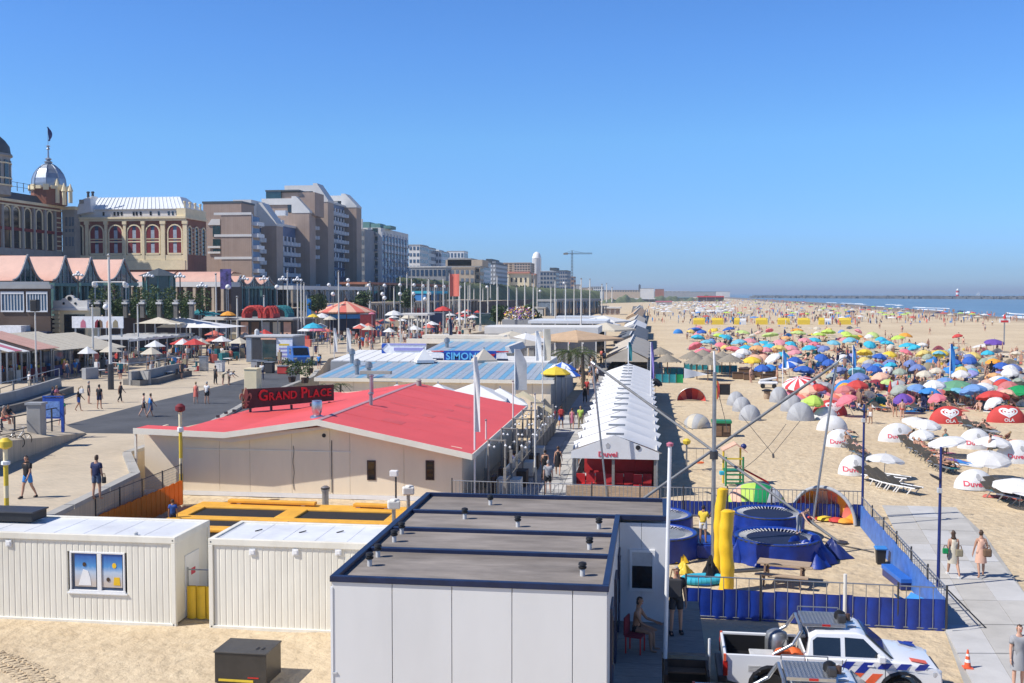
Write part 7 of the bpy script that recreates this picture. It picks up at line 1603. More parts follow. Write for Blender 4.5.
# grassy dune
def dune():
 m=MB();rng=random.Random(2);nx,ny=60,14
# crest outline measured in the photograph
 crest=[(396,278),(410,277.5),(430,279.5),(447,281),(465,283),(480,283.5),(500,285.5),(525,287),(550,288.5),(575,289.5),(600,291)]
 def top(px):
  for(a,ya),(b,yb)in zip(crest,crest[1:]):
   if a<=px<=b:return ya+(yb-ya)*(px-a)/(b-a)
  return crest[-1][1]
 def f(u,v):
  px=396+204*u;Yn=300+330*u;Y=Yn+40*v;zt=V(px,top(px),Yn+30).z;z=TZ*(1-u*.6)+(zt-TZ*(1-u*.6))*min(1,sin(min(1,v*1.25)*pi/2))+.35*sin(u*60+v*9)*v*(1-v)*2;return(X(px,Y),Y,z)
 m.grid(f,nx,ny);return m.build('dune',M['dune_grass'],kind='structure',smooth=60)
dune()
m=MB();rng=random.Random(6)
for k in range(900):
 u=rng.random();px=398+195*u;Yn=300+330*u;v=rng.random();Y=Yn+38*v;zt=V(px,278+u*13,Yn+30).z;z=5+(zt-5)*sin(min(1,v*1.25)*pi/2)*.93;x=X(px,Y);h=rng.uniform(.5,1.4)
 for q in range(3):a=rng.uniform(0,6);m.add([(x-.5*cos(a),Y-.5*sin(a),z-.2),(x+.5*cos(a),Y+.5*sin(a),z-.2),(x+.3*sin(q),Y,z+h)],[(0,1,2)],q%2)
m.build('marram_grass',[M['dune_grass'],M['leaf_olive']],kind='stuff')
# brown and tan long low roofs in front of the terrace (lower boulevard shops)
def long_roof(label,pts,Y0,Y1,mat,front='dark_glass',h=.5,z=BZ):
 (pa,ya),(pb,yb)=pts;a,b=V(pa,ya,Y0),V(pb,yb,Y1);d=Vector((b.x-a.x,b.y-a.y,0));rz=atan2(d.y,d.x);L_=d.length;zt=(a.z+b.z)/2-z;t=thing('shop_row',label,'building',(a.x,a.y,z),rz)
 m=MB();m.bx(0,L_,.8,7,0,zt-h);m.build('shop_front',M[front],t);m=MB();m.bx(-.3,L_+.3,-.4,7.5,zt-h,zt);m.build('roof',M[mat],t)
 n=max(3,int(L_/6))
 for k in range(n+1):m=MB();x=L_*k/n;m.bx(x-.2,x+.2,-.2,.2,0,zt-h);m.build('column',M['render_tan'],t)
 for k in range(n):m=MB();x=L_*k/n;m.bx(x+.4,x+L_/n-.4,.7,.78,.2,zt-h-.4);m.build('shop_window',M['blue_glass' if k%2 else 'dark_glass'],t)
 return t
long_roof('long shop row under a tan roof band behind the carousel',[(333,300),(480,301.5)],228,400,'render_tan');long_roof('pale canopy strip above the dark shops under the flats',[(292,285.5),(370,287)],232,285,'render_white','dark_glass',.9,TZ);long_roof('brown roofed shop strip below the dune',[(366,284),(450,283.5)],285,395,'tile_roof','brown_board',.6,TZ);long_roof('long grey flat roof far down the lower boulevard',[(545,306),(606,306.5)],380,430,'grey_stone','render_grey',.5)
long_roof('pale blue hoarding below the brown shop strip',[(428,291),(446,291)],322,335,'fabric_cyan','fabric_sky',.8,BZ);long_roof('grey far pavilion roof below the far flats',[(556,299),(600,299)],380,420,'render_grey','pale_glass',.8)
# trees and dark planting along the lower boulevard
def tree(label,px,py_top,Y,z,r,kind=0,group='trees along the lower boulevard'):
 p=V(px,py_top,Y);h=p.z-z;t=thing('tree',label,'tree',(p.x,Y,z),0,group);rng=random.Random(int(px*7));m=MB();m.tube((0,0,0),(.1,0,h*.5),.14,6,.08)
 for k in range(5):a=k*1.3;m.tube((.06,0,h*(.35+.05*k)),(r*.6*cos(a),r*.6*sin(a),h*(.6+.06*k)),.05,5,.02)
 m.build('trunk',M['bark'],t);m=MB()
 for k in range(7):a=rng.uniform(0,6);q=rng.uniform(0,r*.6);m.leaves((q*cos(a),q*sin(a),h*rng.uniform(.55,.85)),(r*.55,r*.55,h*.2),90,r*.13+.1,rng,0,1)
 m.build('crown',[M['leaf'],M['leaf_light' if kind else 'leaf']],t,kind='stuff')
tree('round green tree beside the shop strip below the dune',407,289,240,TZ-3,2.2);tree('dark tree behind the globe lamps near the tan roof',362,289,205,TZ-3,2.0);tree('pale tree in front of the carousel shops',317,287,190,TZ-3,1.8,1);tree('bushy tree beyond the planted roof boxes',530,305,215,BZ,2.4,1);tree('dark bush tree left of planted boxes',500,304,220,BZ,2.2)
# planted crowd-coloured flower boxes near (500-530, 300-318)
rng=random.Random(11)
t=thing('flower_bed','mottled flower bed with mixed blossoms on the far cafe roof','flower bed',(0,0,0));a,b=V(502,318,205),V(535,318,205);B('planter','render_grey',t,a.x,b.x,205,214,BZ,a.z-.3)
for k,c in enumerate(('white','rose','purple','yellow','green')):m=MB();m.leaves(((a.x+b.x)/2,209,a.z+.7),((b.x-a.x)*.5,4.5,1.6),130,.28,rng);m.build('blossom',FAB[c]if k<4 else M['leaf'],t,kind='stuff')
# ------------------------------------------------------------------ carousel, kiosk van and boulevard clutter
Yk=P(345,338,BZ).y;c=P(346,335,BZ)
t=thing('carousel','round stall under a red and salmon striped conical roof','carousel',(c.x,c.y,BZ));R0=(X(378,c.y)-c.x)*.9;ze,za=zat(c,311.5)-BZ,zat(c,301)-BZ
for k in range(20):
 a0,a1=2*pi*k/20,2*pi*(k+1)/20;m=MB();m.grid(lambda u,v:((R0*(1-v)+.1)*((1-u)*cos(a0)+u*cos(a1)),(R0*(1-v)+.1)*((1-u)*sin(a0)+u*sin(a1)),ze+(za-ze)*v**.85),1,5);m.add([(R0*1.0*cos(a0),R0*sin(a0),ze-.25),(R0*cos(a1),R0*sin(a1),ze-.25),((R0+.1)*cos(a1),(R0+.1)*sin(a1),ze),((R0+.1)*cos(a0),(R0+.1)*sin(a0),ze)],[(0,1,2,3)]);m.build('roof_panel',FAB['coral']if k%2 else FAB['peach'],t)
Lt('finial','brown_board',t,[(.25,za-.2),(.35,za+.3),(.1,za+.6),(.05,za+1.3)],8)
for k in range(10):a=2*pi*k/10;T('post','brown_board',t,(R0*.93*cos(a),R0*.93*sin(a),0),(R0*.93*cos(a),R0*.93*sin(a),ze-.3),.08,6)
Lt('core_wall','navy_frame',t,[(R0*.55,0),(R0*.55,ze-.4)],10);Lt('counter','brown_board',t,[(R0*.62,.0),(R0*.62,1.0),(R0*.58,1.05)],16);m=MB();m.lathe([(R0*.8,ze-1.3),(R0*.82,ze-.5)],20);m.build('blue_band',FAB['sky'],t)
def stall_parasol(label,px,py,Y,w,mat,z=BZ,hgt=None,group='coloured stall parasols on the boulevard',n=8):
 p=V(px,py,Y);h=p.z-z;t=thing('parasol',label,'parasol',(p.x,Y,z),0,group);r=w/2;m=MB();m.lathe([(r,h-r*.5),(r*.62,h-r*.22),(0,h)],n);m.lathe([(r*.98,h-r*.55),(0,h-.1)],n);m.build('canopy',mat,t,kind='stuff');T('pole','galvanised',t,(0,0,0),(0,0,h+.15),.045,6)
for i,(px,py,w,c_)in enumerate(((313,322.5,3.6,'cyan'),(318,326,3.4,'rose'),(327,328.5,3.2,'coral'),(322,313,5.5,'white'),(330,316,3.5,'cream'),(394,310.2,5.2,'white'),(410,313.5,5.5,'cream'),(372,312,2.0,'rose'),(443,306,5.0,'red'),(313,313.8,3.6,'yellow'),(228,311,4.2,'orange'),(210,313,3.2,'teal'),(331,304.5,5,'blue'),(309,305.5,5,'blue'),(318,306.8,4,'rose'),(350,307.5,4.4,'sky'))):
 stall_parasol(['light blue parasol left of the carousel','pink parasol under the light blue one','orange red parasol nearest the carousel front','large white tent-like parasol left of the carousel','cream parasol beside carousel roof edge','pale green white parasol right of the carousel','cream flat parasol over the standing crowd','lilac parasol right of carousel peak','bright red parasol before the far shops','small yellow parasol behind the stall','orange stall canopy left of the tall mast','teal stall canopy at the far left stalls','deep blue awning parasol behind the trio of masts','deep blue awning parasol left of the trio','rose parasol above the yellow one','sky blue drum parasol below the carousel roof'][i],px,py,225 if i>11 else 128+((i*13)%40),w*(.55 if i>1 else.75),FAB[c_])
# red and green inflatable arches
for i,(pa,pb,py,Y,c_)in enumerate(((242,262,306,150,'red'),(264,273,306.5,150,'red'),(268,289,306,158,'green'))):
 Y+=22;a,b=V(pa,318,Y),V(pb,py,Y);t=thing('inflatable_arch',['large red inflatable arch left of tall mast','small red inflatable arch beside the larger','green inflatable roof beside the red arches'][i],'inflatable',(a.x,Y,a.z));w_=b.x-a.x;h=b.z-a.z;mt=FAB[c_]if c_=='red' else FAB['teal']
 for k in range(3):m=MB();m.path([(w_/2+w_/2*.8*cos(pi*q/10),k*1.4,h*.35+h*.55*sin(pi*q/10))for q in range(11)],h*.10+.15,7);m.build('arch_tube',mt,t,50)
 for x in(.1,.9):m=MB();m.bx(w_*x-.3,w_*x+.3,-.3,3,0,h*.4);m.build('leg',mt,t)
a,b=V(196,318.2,171),V(292,318.2,171)
t=thing('stall_row','dark row of market stalls under the inflatable arches','stall',(a.x,171,BZ));w_=b.x-a.x;h=a.z-BZ
B('back_wall','dark_steel',t,0,w_,.4,12,0,h-.3);B('flat_roof','render_grey',t,-.3,w_+.3,-.5,13,h-.3,h)
for k in range(9):m=MB();m.bx(w_*k/9+.3,w_*(k+1)/9-.3,-.1,.38,.2,1.2);m.build('counter',FAB[['brown','cream','teal','khaki','charcoal'][k%5]],t);m=MB();m.bx(w_*k/9+.3,w_*(k+1)/9-.3,.3,.38,1.3,h-.6);m.build('display',FAB[['peach','brown','grey','cream'][k%4]],t)
# kiosk van
def kiosk_van():
 o=P(246,363.5,BZ);zt=zat(o,337)-BZ;x1=X(292,o.y)-o.x;t=thing('kiosk_van','grey food kiosk van with dark open hatch on the boulevard','kiosk',(o.x,o.y,BZ));xm=X(276,o.y)-o.x
 K('bx','body','render_grey',t,0,x1,.05,4.5,.15,zt,bevel=.06);B('roof','pale_plastic',t,-.1,x1+.1,-.15,4.6,zt,zt+.18);B('panel','zinc',t,0.05,x1*.12,-.02,.05,.2,zt-.1)
 B('dark_panel','dark_steel',t,x1*.14,x1*.33,-.03,.045,.3,zt-.1);B('hatch','teal_glass',t,x1*.36,x1*.64,-.04,.05,.3,zt-.3);m=MB();m.bx(x1*.34,x1*.66,-.25,.02,zt-.28,zt-.1);m.build('hatch_edge',FAB['peach'],t)
 m=MB();m.bx(xm,x1,-.03,.05,.4,zt-.1);s=m.build('menu_panel',M['sign_white'],t)
 for k in range(4):m=MB();m.bx(xm+.3,x1-.4,-.045,-.031,.8+k*.45,1.0+k*.45);m.build('menu_strip',FAB['lilac']if k<3 else FAB['yellow'],t)
 for k in range(3):T('jack','dark_steel',t,(.8+k*1.7,.6,0),(.8+k*1.7,.6,.16),.2,8)
 Lt('roof_vent','pale_plastic',t,[(.3,zt+.18),(.3,zt+.7),(.1,zt+.9)],8,(.6,2,0))
kiosk_van()
def van(label,px,py,Y,w,h,col,rz=0):
 p=P(px,py,BZ);t=thing('van',label,'van',(p.x,p.y,BZ),rz);m=MB();m.prisx([(0,.35),(w,.35),(w,h),(1.3,h),(.55,h*.55),(0,h*.5)],-1,1);m.build('body',M[col],t,bevel=.06);m=MB();m.add([(-.85,.58,h*.58),(.85,.58,h*.58),(.8,1.22,h*.95),(-.8,1.22,h*.95)],[(0,1,2,3)]);m.v=[(a,b-.04,c+.02)for a,b,c in m.v];m.build('windscreen',M['dark_glass'],t)
 for s in(-1,1):
  B('side_window','dark_glass',t,s*1.0-.01*s,s*1.02,1.4,2.6,h*.58,h*.9)
  for y in(.8,w-.9):T('wheel','tyre',t,(s*.78,y,.36),(s*1.03,y,.36),.36,12)
  B('headlight','headlight',t,s*.75-.2,s*.75+.2,-.03,.02,h*.36,h*.46)
van('dark blue van parked right of the kiosk van',302,366,0,4.6,2.1,'blue_paint',.5)
# parked bikes, screens, tables clutter as counted things
rng=random.Random(21)
def box_thing(name,label,cat,px,py,w,d,h,mat,z=BZ,rz=0,top=None):
 p=P(px,py,z);t=thing(name,label,cat,(p.x,p.y,z),rz);m=MB();m.bx(-w/2,w/2,-d/2,d/2,0.05,h);m.build('body',M[mat]if mat in M else FAB[mat],t,bevel=.03);m=MB();m.bx(-w/2-.05,w/2+.05,-d/2-.05,d/2+.05,h,h+.08);m.build('top',M[top or 'galvanised'],t);B('foot','dark_steel',t,-w/2+.05,w/2-.05,-d/2+.05,d/2-.05,0,.05);return t
box_thing('pillar','cream square pillar with cap behind the Grand Place sign','pillar',253,393,1.1,1.1,2.0,'sandstone',top='sandstone');box_thing('litter_bin','grey bollard bin at the right end of the middle bench','bin',204,371,.8,.6,1.5,'galvanised');box_thing('sign_case','dark blue square sign on stand by the tall mast','sign',213.5,343,2.4,.3,1.6,'fabric_denim');box_thing('ticket_booth','light grey ticket booth behind the kiosk van','booth',279,333,3.4,2.2,3.0,'render_grey');box_thing('cool_box','bright red crate in front of the kiosk van','crate',283,374,1.0,.7,.8,'red');box_thing('barrier_board','pale blue board standing below the masts','board',296,358,1.4,.2,1.6,'pale_glass');box_thing('wall_block','cream wall block beside the standing crowd','wall',388,330,5.5,1.2,2.4,'render_tan');box_thing('utility_cabinet','dark cabinet beside the carousel','cabinet',368,338,2.4,2.0,4.4,'burgundy');box_thing('kiosk','dark blue glazed kiosk left of the red parasol','kiosk',435,328,4.6,3,3.6,'navy_frame');box_thing('kiosk','dark glazed cafe corner right of the hedge bush','kiosk',487,325,5.6,3,3.0,'teal_glass');box_thing('billboard','tan poster block under the tan shop roof','board',418,313,6,1,3.4,'render_tan');box_thing('stall','cream market stall at right of cafe corner','stall',474,312,6,3,3.4,'cream_trim')
for i,(px,py,c_)in enumerate(((220,372,'white'),(262,372,'charcoal'),(270,373,'charcoal'),(256,371,'grey'))):box_thing('cafe_barrel','small round-topped stand before the kiosk van, %s'%['white','black, middle','black, right','grey, left'][i],'stand',px,py,.8,.8,1.1,c_)
for i,(px,py)in enumerate(((286,372),(298,374),(310,373),(292,382),(305,383))):
 p=P(px,py,BZ);t=thing('potted_plant','potted shrub by the restaurant terrace, '+['far left','far middle','far right','near left','near right'][i],'plant',(p.x,p.y,BZ),0,'potted shrubs before the vans');Lt('pot','brown_board',t,[(.3,0),(.4,.5)],8);m=MB();m.leaves((0,0,1.0),(.6,.6,.55),120,.12,random.Random(i),0,1);m.build('foliage',[M['leaf'],M['leaf_light']],t,kind='stuff')
# cafe crowds, tables, counters and small awnings of the boulevard: one mass
def boulevard_litter():
 rng=random.Random(55);m=MB();cs=['white','navy','black','sky','coral','grey','teal','cream','charcoal','brown','red','khaki'];mats=[SKIN[0],SKIN[1],HAIR[0]]+[FAB[c]for c in cs]
 me=pose('stand_lo').me;sv=[v.co.copy()for v in me.vertices];sf=[tuple(f.vertices)for f in me.polygons]
 zones=[(196,330,326,344,BZ,90),(330,482,316,346,BZ,300),(478,600,304,316,BZ,120),(400,480,308,322,BZ,70),(486,590,338,360,0,70),(0,190,346,380,BZ,120),(150,330,340,366,BZ,60)]
 for xa,xb,ya,yb,z,n in zones:
  for _ in range(n):
   px,py=rng.uniform(xa,xb),rng.uniform(ya,yb);p=P(px,py,z)
   if p.x<-66:p.x=-66+rng.uniform(0,14)
   if z==BZ and p.x>-36 and p.y<260:continue
   k=rng.random();a=rng.uniform(0,6);ca,sa=cos(a),sin(a);c=rng.randrange(3,len(mats))
   if k<.5:
    s=rng.choice((.7,1,1));m.add([(v.x*ca-v.y*sa+p.x,v.x*sa+v.y*ca+p.y,v.z*s+z)for v in sv],sf,rng.choice([0,1,0,2]));m.box((p.x,p.y,z+1.2*s),(.44,.3,.55),a,c);m.box((p.x,p.y,z+.75*s),(.36,.28,.4),a,rng.choice([4,5,11,14]))
   elif k<.75:m.box((p.x,p.y,z+.72),(.9,.9,.06),a,rng.choice([3,10,12]));m.tube((p.x,p.y,z),(p.x,p.y,z+.7),.05,5,None,11);m.box((p.x+.8,p.y,z+.5),(.45,.45,.08),a,c);m.box((p.x+1,p.y,z+.75),(.06,.45,.5),0,c)
   elif k<.9:m.box((p.x,p.y,z+.55),(rng.uniform(.6,2.4),.6,rng.uniform(.8,1.5)),a,c)
   else:r=rng.uniform(1,1.7);m.lathe([(r,z+2.2),(0,z+2.9)],6,(p.x,p.y,0),rng.choice([3,3,10,7,13]));m.tube((p.x,p.y,z),(p.x,p.y,z+2.6),.04,4,None,8)
 return m.build('cafe_clutter',mats,kind='stuff')
boulevard_litter()
rng=random.Random(8)
for k in range(24):
 px=402+k*8.6+rng.uniform(-3,3);Yb=rng.uniform(170,420);q=V(px,300,Yb)
 if q.x<-67:q.x=-67;Yb=YX(px,-67)
 py=293+8.3*1060/Yb
 mast('far slim white mast among many down the boulevard',px,rng.uniform(276,286)if Yb<300 else rng.uniform(284,289),py,.07+.0004*Yb,group='far white masts down the boulevard')
# low clipped greenery in front of the terrace wall
for i,(pa,pb)in enumerate(((300,330),(384,404),(470,500),(505,540))):
 Yg=YX((pa+pb)/2,-72);a,b=X(pa,Yg),X(pb,Yg);t=thing('hedge','low green planting on the terrace wall, '+['left of the carousel','below the pale flats','behind the cafe corner','behind the flower bed'][i],'hedge',((a+b)/2,Yg-2,BZ),0,'plantings along the terrace wall');h=V(pa,301,Yg).z-BZ;m=MB();m.leaves((0,0,h*.8),((b-a)*.5,1.2,h*.25),500,.35,random.Random(i),0,1);m.build('foliage',[M['leaf'],M['leaf_light']],t,kind='stuff');B('planter','dark_concrete',t,-(b-a)*.48,(b-a)*.48,-1,1,0,h*.7)
# ------------------------------------------------------------------ pavilions behind the red roof
def simonis():
 t=thing('fish_restaurant','cream beach pavilion with blue striped sheet roof and its big blue Simonis sign','restaurant',(0,0,0));y0=87.0;xa,xb=X(318,y0),X(551,y0);ze=V(430,378,y0).z;yr=97.5;zr=V(430,362.5,yr).z
 n=13
 for k in range(n):a,b=xa+(xb-xa)*k/n,xa+(xb-xa)*(k+1)/n;B('wall_panel','cream_wall',t,a+.01,b-.01,y0,y0+.15,0,ze-.15)
 B('side_wall','render_grey',t,xb-.15,xb,y0+.15,y0+24,0,ze-.1);B('side_wall','render_grey',t,xa,xa+.15,y0+.15,y0+24,0,ze-.1)
 B('gutter','cream_trim',t,xa-.3,xb+.3,y0-.35,y0-.01,ze-.35,ze-.05)
 n=40
 blue=mk('sheet_blue',(.16,.36,.52),.4,0,.1,2);grey=mk('sheet_grey',(.36,.40,.44),.4,0,.1,2)
 for k in range(n):
  a,b=k/n,(k+1)/n;q0,q1=xa-.2+(xb-xa+.4)*a,xa-.2+(xb-xa+.4)*b
  m=MB();m.slab((q0+.015,y0-.3,ze),(q1-.015,y0-.3,ze),(q1-.015,yr,zr),(q0+.015,yr,zr),.08);m.build('roof_sheet',blue if k%3==1 else grey,t)
# upper white roof panels at the left
 x0,x1=X(330,yr),X(433,yr);y2=107;z2=V(390,350,y2).z;n=9
 for k in range(n):q0,q1=x0+(x1-x0)*k/n,x0+(x1-x0)*(k+1)/n;K('slab','white_roof_panel','tent_white',t,(q0+.05,yr+.05,zr+.12),(q1-.05,yr+.05,zr+.12),(q1-.05,y2,z2),(q0+.05,y2,z2),.1)
 K('prisx','upper_wall','render_grey',t,[(yr,.5),(y2,.5),(y2,z2-.2),(yr,zr)],x0,x1);B('flat_roof','render_white',t,x1,X(548,yr),yr+.02,y2,.5,zr+.1)
# sign
 sy=99.5;a,b=V(432,362,sy),V(509,351,sy);w_=b.x-a.x;h=b.z-a.z
 m=MB();m.bx(a.x+w_*.10,b.x-w_*.10,sy-.12,sy,a.z,b.z);s=m.build('sign_board',M['sign_blue'],t)
 for s_ in(0,1):
  xx=a.x if not s_ else b.x-w_*.16
  K('prisy','side_board','sign_white',t,[(xx,a.z+h*.12),(xx+w_*.16,a.z+h*.12),(xx+w_*(.16 if not s_ else.13),a.z+h*.75),(xx+w_*.08,a.z+h*.98),(xx,a.z+h*.8)],sy-.2,sy-.13)
  B('red_trim','red_paint',t,xx,xx+w_*.16,sy-.24,sy-.201,a.z+h*.9,b.z);B('small_lettering','navy_frame',t,xx+w_*.01,xx+w_*.15,sy-.24,sy-.201,a.z+h*.14,a.z+h*.34)
 x=a.x+w_*.19
 for ch in 'SIMONIS':
  vs,fs=text_geo(ch,h*.86,.05);w=max(v.x for v in vs)-min(v.x for v in vs);m=MB();m.add([(x+(v.x+w/2),sy-.18-v.z,a.z+h*.5+v.y)for v in vs],fs);m.build('letter',M['sky_letter'],t);x+=w+w_*.012
 m=MB();q=b.x-w_*.30;m.prisy([(q,a.z+h*.35),(q+w_*.1,a.z+h*.5),(q+w_*.13,a.z+h*.75),(q+w_*.05,a.z+h*.72),(q+w_*.02,a.z+h*.55)],sy-.17,sy-.121);m.build('red_fish',M['red_paint'],t)
 for u in(.15,.5,.85):B('sign_strut','dark_steel',t,a.x+w_*u-.06,a.x+w_*u+.06,sy,sy+.3,zr-.2,b.z-.3)
# arrow board
 ay=104.0;a,b=V(382,354.5,ay),V(426,343.5,ay);w_=b.x-a.x;h=b.z-a.z;B('arrow_board','sign_white',t,a.x,b.x,ay-.1,ay,a.z,b.z)
 m=MB();m.prisy([(a.x,a.z+h*.5),(a.x+w_*.13,a.z+.02),(a.x+w_*.02,a.z+.02),(a.x,a.z+h*.2)],ay-.16,ay-.101);m.prisy([(a.x,a.z+h*.5),(a.x,a.z+h*.8),(a.x+w_*.02,b.z-.02),(a.x+w_*.13,b.z-.02)],ay-.16,ay-.101);m.build('arrow_head',M['sign_blue'],t);m=MB();m.bx(a.x+w_*.28,b.x-w_*.04,ay-.16,ay-.101,a.z+h*.36,a.z+h*.62);m.build('arrow_bar',FAB['lilac'],t);m=MB();m.bx(a.x+w_*.18,b.x,ay-.16,ay-.101,b.z-h*.14,b.z-.01);m.build('blue_edge',FAB['lilac'],t)
# roof vents
 for px,py,z_ in((357,371,zr-.2),(369,374,zr-.3),(447,347,z2),(352,360,zr+.4)):p=P(px,py,z_);K('lathe','roof_vent','galvanised',t,[(.2,-.3),(.2,.5),(.32,.55),(.3,.9),(.1,1.05)],10,(p.x,p.y,z_),smooth=40)
 p=P(376,376,zr-.4);K('box','duct','grey_stone',t,(p.x,p.y,zr-.1),(2.6,.6,.25))
simonis()
# second striped roof behind the sign
y0=108;a,b=V(420,353,y0),V(506,353,y0)
t=thing('pavilion','second striped-roof pavilion right behind the Simonis sign','pavilion',(0,0,0));yr=121;zr=V(450,341,yr).z;n=15
for k in range(n):q0,q1=a.x+(b.x-a.x)*k/n,a.x+(b.x-a.x)*(k+1)/n;m=MB();m.slab((q0+.015,y0,a.z),(q1-.015,y0,a.z),(q1-.015,yr,zr),(q0+.015,yr,zr),.08);m.build('roof_sheet',M['sheet_blue']if k%3==1 else M['sheet_grey'],t)
K('prisx','wall','cream_wall',t,[(y0,0),(yr,0),(yr,zr-.15),(y0,a.z-.15)],a.x+.2,b.x-.2);B('ridge_beam','cream_trim',t,a.x-4.5,b.x+.4,yr-.2,yr+.3,zr-.3,zr+.25);K('prisy','gable_trim','render_white',t,[(b.x,a.z),(b.x+.5,a.z),(b.x+.15,zr),(b.x-.3,zr)],y0+1,yr)
def flat_pav(label,pa,pb,py,Y,dep,mat,z=0,wall='dark_glass',th=.35,posts=6,cat='pavilion'):
 a,b=V(pa,py,Y),V(pb,py,Y);t=thing('pavilion',label,cat,(a.x,Y,z));w_=b.x-a.x;h=a.z-z;m=MB();m.bx(-.3,w_+.3,-.3,dep,h-th,h);m.build('flat_roof',M[mat]if mat in M else FAB[mat],t)
 for k in range(posts):x=w_*k/(posts-1);B('post','render_white',t,x-.09,x+.09,0,.18,0,h-th)
 if wall:
  for k in range(posts-1):m=MB();m.bx(w_*k/(posts-1)+.12,w_*(k+1)/(posts-1)-.12,.6,.68,0,h-th);m.build('glass_panel',M[wall],t)
 return t
flat_pav('long white flat-roofed pavilion with tan-tented terrace',487,596,327,142,11,'render_white',0,'render_grey',.9,9);flat_pav('low white roof strip behind the long flat pavilion',530,605,320.5,180,14,'white_zinc',0,'dark_glass',.5,7);flat_pav('slim cream pergola beams beyond the striped roof',425,502,335,128,2.5,'cream_trim',0,None,.4,5);flat_pav('pale slanted glass roof beside planted wall',487,512,326,150,5,'balcony_white',0,'pale_glass',.4,4);flat_pav('white canopy roof over the standing people',400,426,313.5,155,5,'render_white',BZ,None,.3,4)
flat_pav('far grey roof with green top panel',556,602,316.5,240,10,'white_zinc',0,'fabric_rose',.6,7);flat_pav('far low pavilion with orange post near tents',600,620,307,500,12,'render_white',0,'brown_brick',.7,5);flat_pav('far white beach pavilion beyond the tent row',620,655,298.5,1200,40,'render_white',0,'dark_glass',.8,7);flat_pav('far green roofed beach club',656,690,297.5,1400,40,'green_copper',0,'render_tan',1.0,6);flat_pav('far pink trimmed beach club',656,672,301,860,14,'fabric_rose',0,'render_white',.8,4);flat_pav('far red beach stand before the sea',698,724,296,1300,30,'red_paint',0,'brown_board',1.5,4)
for i,(px,c_)in enumerate(((505,'red'),(570,'red'),(555,'red'))):box_thing('container','red container on the far boulevard, %s'%['left one','right one','upper middle one'][i],'container',[555,571,557][i],[314,314,307.5][i],[6.5,10,10][i],2.4,2.3,'red')
box_thing('inflatable','bright yellow play inflatable on far boulevard','inflatable',543,309,7,4,4.5,'yellow')
# market parasols of the pavilions
for i,(px,pyt,Y,w,mat)in enumerate(((438,383.5,76,4.2,'tent_white'),(474,383,75,4.8,'tent_white'),(500,388,76,3.8,'tent_white'),(397,384,77,3.2,'tent_white'),(424,348.5,97,1.6,'tent_white'),(484,348.5,98.5,1.9,'tent_beige'),(512,331,134,6,'fabric_cream'),(541,331.5,134,6,'fabric_cream'),(526,333,131,5,'tent_white'),(576,330,133,8.5,'tent_tan'),(509,336,125,7,'tent_beige'),(606,322.5,168,7,'fabric_cream'),(604,315.5,205,8,'render_white'),(596,319,190,7,'tent_white'))):
 p=V(px,pyt,Y);umbrella_flat(['white square parasol behind the red roof, left of two big ones','largest white square parasol behind the red roof','white parasol at the right end behind the red roof','white parasol peeking over the red ridge','white canvas parasol left of the Simonis sign','beige parasol poking above the Simonis sign','cream terrace parasol left of the tan tent','cream terrace parasol nearest tan tent','white terrace parasol in front of cream ones','tan gabled parasol tent in front of the flat pavilion','beige parasol left of the tall banner','cream parasol at the walkway edge','white parasol far along the walkway','white parasol behind the walkway crowd'][i],(p.x,Y,0),w,w,p.z-1.05,p.z,mat,.1*i,'market parasols of the beach pavilions')
# palms
def palm(label,px,pyt,Y,z=0,s=1.0,n=16):
 p=V(px,pyt,Y);h=p.z-z-.5*s;t=thing('palm',label,'palm',(p.x,Y,z));K('path','trunk','bark',t,[(.05*sin(k),0,h*k/6)for k in range(7)],.14*s,7);rng=random.Random(int(px))
 for k in range(n):
  a=2*pi*k/n+rng.uniform(-.2,.2);L_=rng.uniform(1.3,1.9)*s;up=rng.uniform(.1,1.0);m=MB()
  def c(v):return Vector((cos(a)*L_*v,sin(a)*L_*v,h+up*v*s-1.35*s*v*v*rng_k))
  rng_k=rng.uniform(.5,1.1)
  for q in range(9):
   v=(q+1)/9;b0=c(v);sd_=Vector((-sin(a),cos(a),0))
   for s_ in(-1,1):e=b0+sd_*s_*.42*s*(1-.5*v)+Vector((cos(a)*.22*s,sin(a)*.22*s,-.12*s));m.add([b0,b0+Vector((cos(a)*.07*s,sin(a)*.07*s,0)),e],[(0,1,2)])
  m.path([c(q/6)for q in range(7)],.02*s,4);m.build('frond',M['leaf_olive' if k%2 else 'leaf_light'],t)
palm('feathery palm on the terrace beside the walkway',570,344,116,0,1.75,22);palm('second palm clump right beside the first',583,347,113,0,1.3,16);palm('small palm plant behind the red ridge',327,381,74,1.0,.75);palm('smaller palm plant right of the first, behind the red ridge',341,381,74,1.0,.5)
